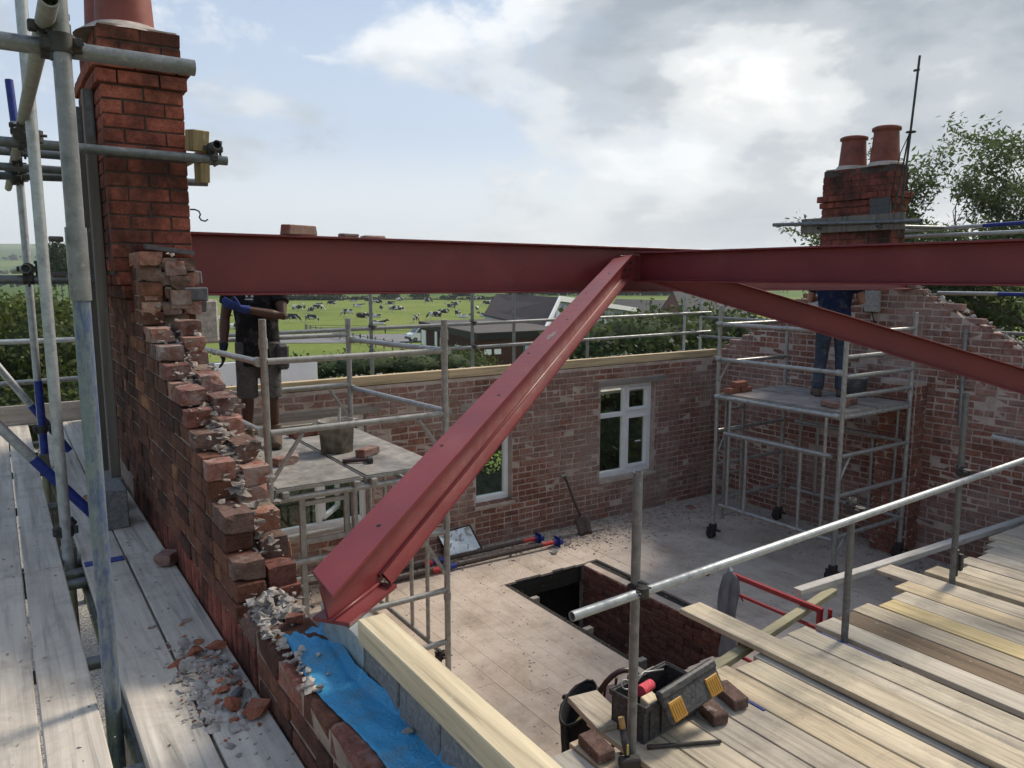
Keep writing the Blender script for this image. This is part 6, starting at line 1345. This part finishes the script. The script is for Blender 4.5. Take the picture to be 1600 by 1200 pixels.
part(MB().add([B1, B3, base(B3), base(B1)], [(0, 1, 2, 3)]).add([B1, B2, base(B2), base(B1)], [(0, 1, 2, 3)]).add([B2, A2, B4, base(B4), base(B2)], [(0, 1, 2, 3, 4)]).add([B3, B4, base(B4), base(B3)], [(0, 1, 2, 3)]), 'wall', M_BRNBRICK, ob3)
ob4 = thing('slate_shed', 'low dark slate roof left of the brown tiled gable', 'building', tuple(sight(1000, 560, 84)))
A1, A2, B1, B2 = sight(962, 469, 88), sight(1042, 471, 88), sight(950, 492, 82), sight(1036, 494, 82)
part(MB().prism([B1, B2, A2, A1], (0, 0, 0.15)), 'roof', M_DKSLATE, ob4); part(MB().add([B1, B2, base(B2), base(B1)], [(0, 1, 2, 3)]).add([A1, B1, base(B1), base(A1)], [(0, 1, 2, 3)]).add([A2, B2, base(B2), base(A2)], [(0, 1, 2, 3)]), 'wall', M_BRNBRICK, ob4)

# van
vn_ = thing('van', 'white delivery van parked by the field, half hidden by the brown building', 'van', tuple(far_at(655, 102)))
vo = far_at(660, 102); vf = (RT*-0.86-FW*0.5).normalized(); vs2 = V((vf.y, -vf.x, 0)); K = 0.86
Vp = lambda a, b, c: vo+vf*(a*K)+vs2*(b*K)+Z3*(c*K+0.06)
prof = [(-2.7, 0.45), (2.55, 0.45), (2.65, 0.75), (2.55, 1.15), (1.75, 1.40), (1.0, 2.25), (0.6, 2.42), (-2.6, 2.45), (-2.72, 2.2)]
part(MB().prism([Vp(a, -0.98, c) for a, c in prof], vs2*(1.96*K)), 'body', M_WHITE, vn_)
for s_ in (-1, 1):
    part(MB().prism([Vp(a, s_*0.985, c) for a, c in ((0.35, 1.35), (1.60, 1.38), (1.0, 2.08), (0.35, 2.1))], vs2*(s_*0.01)), 'side_window', M_DKGLASS, vn_)
    part(MB().cbox(Vp(2.52, s_*0.72, 1.0), (0.07, 0.17, 0.15), 0.02, (vf, vs2, Z3)), 'headlight', M_CLAD, vn_)
    for a in (1.75, -1.75):
        w_ = part(MB().tube(Vp(a, s_*0.78, 0.35), Vp(a, s_*1.0, 0.35), 0.34*K, 20), 'wheel', M_WIRE, vn_); part(MB().tube(Vp(a, s_*0.99, 0.35), Vp(a, s_*1.01, 0.35), 0.2*K, 14), 'rim', M_TUBE, w_)
part(MB().prism([Vp(1.78, -0.85, 1.42), Vp(1.78, 0.85, 1.42), Vp(1.06, 0.80, 2.22), Vp(1.06, -0.80, 2.22)], vf*0.02+Z3*0.02), 'windscreen', M_DKGLASS, vn_)
part(MB().cbox(Vp(2.60, 0, 0.62), (0.08, 0.92, 0.17), 0.03, (vf, vs2, Z3)), 'bumper', M_BLACKPL, vn_)

# fences round the paddock
def fence(label, pts, step, h):
    f = thing('post_fence', label, 'fence', tuple(pts[0]))
    for a, b in zip(pts, pts[1:]):
        n = max(1, int((b-a).length/step))
        for k in range(n+1):
            q = a.lerp(b, k/n); q.z = ground_z(q.x, q.y); part(MB().cbox((q.x, q.y, q.z+h/2-0.1), (0.07, 0.07, h/2+0.1), 0.01), 'post', M_GREY, f)
        for zz_ in (0.35, 0.7, 1.05): 
            A, B_ = a.copy(), b.copy(); A.z = ground_z(a.x, a.y)+zz_; B_.z = ground_z(b.x, b.y)+zz_; part(MB().bar(A, B_, 0.03, 0.07, 0.005), 'rail', M_GREY, f)
fence('grey post and rail fence running beside the road toward the hall', [far_at(474, 118), far_at(560, 98), far_at(690, 79)], 2.4, 1.3)
fence('distant post and rail fence along the far side of the road', [far_at(476, 119), far_at(600, 117), far_at(720, 116)], 5.5, 1.25)
fence('far fence at the back of the cow field', [far_at(560, 268), far_at(700, 262), far_at(800, 258)], 7, 1.5)

# cows
def cow_mesh(pose):
    m = MB(); Y_ = (0, 1, 0); hgt = 0.0 if pose != 'lie' else -0.72
    m.loft([((-1.12, 0, 1.10+hgt), 0.10, 0.12), ((-1.0, 0, 1.08+hgt), 0.27, 0.34), ((-0.6, 0, 1.0+hgt), 0.34, 0.42), ((0.0, 0, 0.95+hgt), 0.37, 0.44), ((0.5, 0, 0.98+hgt), 0.31, 0.42), ((0.8, 0, 1.05+hgt), 0.2, 0.33), ((0.95, 0, 1.08+hgt), 0.1, 0.2)], Y_, 16)
    if pose == 'graze':
        m.loft([((0.75, 0, 1.12), 0.15, 0.25), ((1.05, 0, 0.92), 0.12, 0.19), ((1.30, 0, 0.62), 0.10, 0.14), ((1.38, 0, 0.45), 0.10, 0.12)], Y_, 12)
        m.loft([((1.36, 0, 0.56), 0.09, 0.09), ((1.42, 0, 0.42), 0.11, 0.13), ((1.50, 0, 0.22), 0.08, 0.09), ((1.54, 0, 0.06), 0.07, 0.07)], Y_, 12); hx = (1.36, 0.50)
    else:
        z = 1.18+hgt
        m.loft([((0.75, 0, z), 0.15, 0.26), ((1.05, 0, z+0.16), 0.12, 0.19), ((1.28, 0, z+0.32), 0.10, 0.14)], Y_, 12)
        m.loft([((1.22, 0, z+0.38), 0.09, 0.10), ((1.35, 0, z+0.34), 0.11, 0.13), ((1.58, 0, z+0.20), 0.08, 0.09), ((1.70, 0, z+0.14), 0.07, 0.07)], Y_, 12); hx = (1.25, z+0.42)
    for s in (-1, 1): m.loft([((hx[0], s*0.08, hx[1]), 0.05, 0.03), ((hx[0]-0.02, s*0.2, hx[1]+0.02), 0.06, 0.025), ((hx[0]-0.02, s*0.27, hx[1]), 0.02, 0.015)], (1, 0, 0), 8)
    if pose == 'lie':
        for s in (-1, 1):
            m.loft([((-0.8, s*0.28, 0.30), 0.17, 0.2), ((-0.45, s*0.42, 0.16), 0.12, 0.13), ((-0.8, s*0.5, 0.07), 0.06, 0.06)], (0, 0, 1), 10)
            m.loft([((0.6, s*0.22, 0.22), 0.12, 0.14), ((0.95, s*0.28, 0.12), 0.07, 0.07), ((0.65, s*0.34, 0.06), 0.05, 0.05)], (0, 0, 1), 10)
    else:
        for s in (-1, 1):
            d = 0.06*s
            m.loft([((-0.85, s*0.18, 1.05), 0.14, 0.22), ((-0.80+d, s*0.2, 0.75), 0.09, 0.14), ((-0.94+d, s*0.2, 0.48), 0.055, 0.07), ((-0.90+d, s*0.2, 0.2), 0.045, 0.05), ((-0.88+d, s*0.2, 0.0), 0.055, 0.06)], Y_, 10)
            m.loft([((0.62, s*0.17, 0.95), 0.11, 0.16), ((0.62-d, s*0.18, 0.62), 0.07, 0.085), ((0.63-d, s*0.18, 0.42), 0.055, 0.06), ((0.61-d, s*0.18, 0.18), 0.042, 0.045), ((0.63-d, s*0.18, 0.0), 0.055, 0.06)], Y_, 10)
        m.loft([((-0.45, 0, 0.66), 0.15, 0.18), ((-0.42, 0, 0.52), 0.12, 0.14), ((-0.42, 0, 0.45), 0.06, 0.06)], Y_, 10)
    m.path([(-1.12, 0, 1.20+hgt), (-1.22, 0, 1.0+hgt*0.8), (-1.22, 0, 0.62+hgt*0.6), (-1.2, 0.02, 0.45+hgt*0.5)], [0.04, 0.035, 0.03, 0.055], 8)
    o = m.build('cow_source', M_COW); remesh(o, 0.035, 2)
    dg = bpy.context.evaluated_depsgraph_get(); me = bpy.data.meshes.new_from_object(o.evaluated_get(dg)); bpy.data.objects.remove(o); me.name = 'cow'; return me
t = NT('friesian_hide'); oi = t.N('ShaderNodeObjectInfo').outputs['Random']
pv = t.N('ShaderNodeVectorMath', {0: t.N('ShaderNodeTexCoord').outputs['Object'], 1: t.N('ShaderNodeCombineXYZ', {0: t.math('MULTIPLY', oi, 60.0), 1: t.math('MULTIPLY', oi, 37.0), 2: 0.0}).outputs[0]}, operation='ADD').outputs[0]
zc = t.N('ShaderNodeSeparateXYZ', {0: t.N('ShaderNodeTexCoord').outputs['Object']}).outputs[2]
nn = t.math('ADD', t.noise(pv, 1.5, 2, 0.5), t.ramp(zc, [(0.25, 0.22), (0.55, 0.0)]))
M_COW = t.fin(t.ramp(nn, [(0.535, (0.018, 0.017, 0.017)), (0.555, (0.62, 0.60, 0.56))]), 0.85)
CM = {k: cow_mesh(k) for k in ('graze', 'stand', 'lie')}
COWS = [(440, 475, 'stand', 0), (462, 486, 'graze', 0), (473, 484, 'stand', 1), (483, 489, 'graze', 2), (495, 486, 'graze', 0), (455, 503, 'graze', 0), (484, 503, 'graze', 0), (496, 477, 'lie', 0), (517, 478, 'graze', 3), (532, 472, 'stand', 0), (541, 494, 'graze', 3), (566, 501, 'graze', 0), (558, 479, 'lie', 0), (589, 476.5, 'graze', 3), (595, 485.5, 'stand', 1), (587, 495, 'lie', 2), (590, 506.5, 'lie', 0), (609, 478, 'graze', 3), (624, 472.5, 'stand', 0), (609, 487, 'stand', 1), (620, 488, 'graze', 0), (649, 503.5, 'stand', 1), (552, 471, 'lie', 0), (678, 499, 'graze', 3), (692, 492.5, 'graze', 3), (715, 494, 'graze', 1), (725, 496, 'lie', 0), (711, 479.5, 'stand', 0), (704, 483, 'stand', 3), (709, 469, 'stand', 3), (735, 470.5, 'graze', 3), (749, 470.5, 'stand', 0), (745, 487, 'stand', 1), (761, 478, 'graze', 3), (769, 476, 'stand', 0), (758, 494, 'lie', 3), (344, 499, 'lie', 0), (356, 520, 'graze', 3), (575, 473, 'stand', 0), (668, 474, 'graze', 0)]
CLAB = {'graze': 'black and white cow grazing head down in the field', 'stand': 'black and white cow standing head up in the field', 'lie': 'black and white cow lying down in the field'}
def cow_label(u, v, pose, h):
    where = next(t for lim, t in ((400, 'left of the man in black'), (470, 'just right of the man in black'), (500, 'above the grey fence end'), (545, 'left of the thin tower post'), (585, 'right of the tower post'), (612, 'by the scaffold upright'), (660, 'above the white van'), (700, 'left of the near tower leg'), (730, 'above the flat brown roof'), (900, 'beside the brown hall roof')) if u < lim)
    row = 'in the far row' if v < 479.9 else 'in the middle row' if v < 490 else 'in the near row'
    return '%s %s cow %s %s' % ({'graze': 'grazing', 'stand': 'standing', 'lie': 'lying'}[pose], {0: 'right facing', 1: 'end on', 2: 'turned away', 3: 'left facing'}[h], row, where)
seen_l = {}
for u, v, pose, h in COWS: seen_l.setdefault(cow_label(u, v, pose, h), []).append((u, v))
for u, v, pose, h in COWS:
    d = 8.8*1200/(v-430)*0.99
    q = far_at(u, d); o = bpy.data.objects.new('cow', CM[pose]); COL.objects.link(o); o.location = q
    ang = math.atan2(RT.y, RT.x)+(0.0, math.pi/2, 2.6, math.pi)[h]+R.uniform(-0.45, 0.45); o.rotation_euler.z = ang; s = R.uniform(1.02, 1.18); o.scale = (s, s, s)
    lab = cow_label(u, v, pose, h); tw = sorted(seen_l[lab])
    if len(tw) > 1: lab += (', left one', ', right one', ', rightmost')[min(2, tw.index((u, v)))]
    tag(o, lab, 'cow', 'cows in the field')

# ------------------------------------------------------------------ plants
def leaf(mb, p, L, W_, rng):
    a = V((rng.gauss(0, 1), rng.gauss(0, 1), rng.gauss(0, 0.8))).normalized(); b = a.orthogonal().normalized(); b = (b*math.cos(rng.random()*6.28)+a.cross(b)*math.sin(rng.random()*6.28))
    mb.add([p, p+a*(L*0.45)+b*W_, p+a*L, p+a*(L*0.45)-b*W_], [(0, 1, 2, 3)])
def shrub(name, label, cat, blobs, n, L, W_, mat, group=None, corev=True, seed=1, trunk=True):
    rng = random.Random(seed); base_ = V(blobs[0][0]); bz = ground_z(base_.x, base_.y)
    root = thing(name, label, cat, (base_.x, base_.y, bz), group); mb = MB(); tot = sum(b[1]*b[2]*b[3] for b in blobs)
    for c, rx, ry, rz in blobs:
        c = V(c); k = int(n*(rx*ry*rz)/tot)
        for i in range(k):
            d = V((rng.gauss(0, 1), rng.gauss(0, 1), rng.gauss(0, 1))).normalized()
            rr = (0.62+0.42*rng.random()) * (0.86+0.30*mnoise.noise(d*2.3+c*0.7)+0.16*mnoise.noise(d*6+c))
            leaf(mb, c+V((d.x*rx, d.y*ry, d.z*rz))*rr, L*rng.uniform(0.6, 1.3), W_*rng.uniform(0.7, 1.3), rng)
    part(mb, 'crown', mat, root)
    if corev:
        cm = MB()
        for c, rx, ry, rz in blobs:
            bm = bmesh.new(); bmesh.ops.create_icosphere(bm, subdivisions=2, radius=1.0)
            vs_ = [V(c)+V((v.co.x*rx, v.co.y*ry, v.co.z*rz))*0.60*(1+0.25*mnoise.noise(v.co*2+V(c))) for v in bm.verts]; cm.add(vs_, [tuple(v.index for v in f.verts) for f in bm.faces], True); bm.free()
        part(cm, 'inner_growth', M_LEAFIN, root)
    if trunk:
        tm = MB()
        for c, rx, ry, rz in blobs[:3]: tm.path([(c[0], c[1], bz-0.2), (c[0]+0.1, c[1], (bz+c[2])/2), (c[0], c[1]+0.05, c[2])], [0.12, 0.09, 0.05], 7)
        part(tm, 'trunk', M_TRUNK, root)
    return root
def blobs_at(lst): return [(tuple(sight(u, v, d)), rx, ry, rz) for u, v, d, rx, ry, rz in lst]
shrub('hedge', 'tall leafy hedge beyond the far wall, below the slate roofs', 'hedge', blobs_at([(940, 545, 15, 1.6, 1.3, 0.9), (1000, 540, 15, 1.7, 1.4, 0.95), (1065, 540, 15.5, 1.8, 1.4, 1.0), (1130, 535, 16, 1.8, 1.4, 1.05), (970, 590, 14.5, 2.2, 1.4, 1.0), (1090, 585, 15, 2.4, 1.4, 1.1), (905, 560, 15.5, 1.3, 1.2, 0.7), (940, 700, 14, 2.2, 1.2, 1.4), (1050, 700, 14, 2.2, 1.2, 1.4), (1150, 690, 14.5, 2.2, 1.2, 1.4), (980, 850, 13, 2.2, 1.2, 1.2), (1100, 850, 13, 2.2, 1.2, 1.2)]), 17000, 0.13, 0.035, M_LEAF, seed=3)
shrub('hedge', 'low clipped dark hedge behind the far wall at the left', 'hedge', blobs_at([(430, 578, 15, 1.0, 0.8, 0.35), (500, 575, 15, 1.1, 0.8, 0.38), (570, 572, 15, 1.1, 0.8, 0.40), (640, 572, 15.5, 1.1, 0.8, 0.42), (700, 572, 16, 0.9, 0.8, 0.42), (380, 582, 15, 1.0, 0.8, 0.35), (820, 640, 16, 1.6, 1.0, 1.0), (740, 660, 15, 1.6, 1.0, 1.1), (640, 660, 14.5, 1.6, 1.0, 1.1), (540, 660, 14, 1.6, 1.0, 1.1), (440, 660, 14, 1.6, 1.0, 1.1), (800, 790, 14, 2.0, 1.0, 1.3), (700, 790, 14, 2.0, 1.0, 1.3), (580, 790, 13, 2.0, 1.0, 1.3), (470, 790, 13, 1.8, 1.0, 1.3)]), 19000, 0.09, 0.03, M_LEAFDK, seed=4)
shrub('shrub', 'loose grey green shrub by the corner of the brown building', 'shrub', blobs_at([(715, 565, 24, 0.9, 0.9, 0.6), (735, 575, 24, 1.0, 0.9, 0.6)]), 2200, 0.13, 0.03, M_LEAFBUSH, seed=5)
shrub('bush', 'large yellow green bush behind the scaffold at the far left', 'bush', blobs_at([(60, 560, 13, 1.0, 1.2, 1.25), (20, 530, 14, 1.1, 1.2, 1.0), (110, 560, 13.5, 0.8, 1.2, 1.1), (75, 490, 14, 0.7, 0.8, 0.5), (40, 640, 12.5, 1.3, 1.2, 1.0), (-30, 560, 13, 1.2, 1.2, 1.3), (120, 640, 12.5, 0.9, 1.0, 0.9)]), 15000, 0.11, 0.030, M_LEAFBUSH, seed=6)
shrub('field_tree', 'dark round tree in the distance between the left scaffold poles', 'tree', blobs_at([(92, 405, 120, 2.6, 2.6, 3.2), (104, 420, 122, 2.4, 2.4, 2.6), (84, 425, 121, 2.0, 2.0, 2.2)]), 2600, 0.55, 0.2, M_LEAFFAR, seed=7)
shrub('hedgerow', 'dark trimmed hedgerow at the back of the cow field', 'hedge', blobs_at([(440+12*k, 467, 268, 1.9, 1.6, 1.5) for k in range(8)]), 3600, 0.7, 0.3, M_LEAFFAR, seed=8, trunk=False)
shrub('hedgerow', 'low uneven hedgerow right of the trimmed one behind the cows', 'hedge', blobs_at([(540+14*k, 468+2*math.sin(k*2.1), 275, 2.2, 1.6, 1.1+0.5*math.sin(k*1.7)) for k in range(18)]), 4200, 0.7, 0.3, M_LEAFFAR, seed=9, trunk=False)
shrub('hedgerow', 'hazy band of trees behind the brown roofed hall', 'hedge', blobs_at([(800+16*k, 455, 330, 4.0, 2.6, 2.6+0.8*math.sin(k*1.9)) for k in range(22)]), 5200, 1.0, 0.4, M_LEAFFAR, seed=10, trunk=False)
for i, (u, v, d, r_, lab) in enumerate(((520, 455, 300, 3.0, 'distant field tree above the trimmed hedgerow'), (610, 458, 300, 3.2, 'distant field tree left of the middle, above the low hedgerow'), (655, 459, 310, 3.0, 'distant bushy tree above the low hedgerow near the hall roof'), (722, 456, 320, 4.2, 'broad distant tree just left of the hall roof'), (1225, 440, 400, 5, 'distant tree in the gap between the beams at the right'))):
    shrub('field_tree', lab, 'tree', blobs_at([(u, v, d, r_*1.3, r_, r_*0.8), (u+6, v+4, d, r_, r_, r_*0.7), (u-7, v+5, d, r_, r_, r_*0.6)]), 900, 0.9, 0.35, M_LEAFFAR, seed=20+i)
# far hedgerows across the rising country
for i, (az0, az1, r_) in enumerate(((-45, -20, 520), (-36, 10, 760), (-50, 30, 1150), (-55, 40, 1700))):
    rng = random.Random(300+i); mb = MB(); az = az0
    while az < az1:
        a = math.radians(az)+CAM_YAW; rr = r_*(1+0.05*math.sin(az*0.4)); q = V((HC.x+rr*math.sin(a), HC.y+rr*math.cos(a), 0)); q.z = ground_z(q.x, q.y)
        chunk(mb, q+Z3*(r_*0.002+1), r_*0.0035*rng.uniform(0.6, 1.6)+1.0, rng, 0.7); az += 0.28*rng.uniform(0.7, 1.6)
    o = mb.build('far_hedgerow', M_LEAFFAR); stuff(tag(o, 'far line of hedgerow trees on the rising country', 'hedge'))

def tree(label, base_, h, spread, seed, lean, nleaf=7, L=0.13, W_=0.022, levels=4, mat=M_LEAFTREE):
    rng = random.Random(seed); root = thing('leafy_tree', label, 'tree', tuple(base_)); wood_, lv = MB(), MB(); cnt = [0]
    def grow(p, d, ln, r, lev):
        pts, rs = [p], [r]; n = 4
        for k in range(n):
            d = (d+V((rng.gauss(0, 0.16), rng.gauss(0, 0.16), rng.gauss(0.03, 0.12)))).normalized(); p = p+d*(ln/n); pts.append(p); rs.append(r*(1-0.6*(k+1)/n))
        wood_.path(pts, rs, 5 if lev else 9)
        if lev >= levels:
            for q in pts[1:]:
                for _ in range(nleaf): leaf(lv, q+V((rng.gauss(0, 0.14), rng.gauss(0, 0.14), rng.gauss(0, 0.14))), L*rng.uniform(0.7, 1.3), W_, rng)
            return
        kids = rng.choice((3, 4, 4)) if lev else 6
        for k in range(kids):
            t_ = rng.uniform(0.35, 1.0); i = min(n-1, int(t_*n)); q = pts[i].lerp(pts[i+1], t_*n-i)
            ax = V((rng.gauss(0, 1), rng.gauss(0, 1), rng.gauss(0.15, 0.5))).normalized()
            dd = (d*0.75+ax*spread).normalized(); grow(q, dd, ln*rng.uniform(0.52, 0.74), rs[i]*0.62, lev+1)
    grow(V(base_), V(lean).normalized(), h*0.5, h*0.018, 0)
    part(wood_, 'trunk', M_TRUNK, root); part(lv, 'crown', mat, root); return root
tree('tall willow leaved tree rising at the right edge above the red beam', (26.6, 8.6, -6.5), 13.6, 0.74, 5, (-0.10, 0.08, 1), 30, 0.17, 0.029)
tree('lower feathery tree right behind the twin pot chimney', (24.4, 10.6, -6.5), 9.4, 0.74, 12, (0.0, 0.10, 1), 28, 0.17, 0.029)
tree('thin leafy tree low at the right edge behind the broken gable', (19.0, 6.8, -6.3), 8.0, 0.95, 23, (0.0, 0.1, 1), 22, 0.16, 0.027)

# ------------------------------------------------------------------ air
hzo = MB().box((-4700, -4700, -18), (4700, 4700, 185)).build('haze', []); hzo['kind'] = 'stuff'; hzo['label'] = 'thin pale summer haze over the country'; hzo['category'] = 'haze'
hm_ = bpy.data.materials.new('thin_haze'); hm_.use_nodes = True; hn = hm_.node_tree.nodes; hl = hm_.node_tree.links
for n in list(hn): hn.remove(n)
ho = hn.new('ShaderNodeOutputMaterial'); hv = hn.new('ShaderNodeVolumePrincipled'); hl.new(hv.outputs[0], ho.inputs['Volume'])
hv.inputs['Color'].default_value = (0.86, 0.92, 1.0, 1); hv.inputs['Density'].default_value = 0.0002; hv.inputs['Anisotropy'].default_value = 0.2
hzo.data.materials.append(hm_)
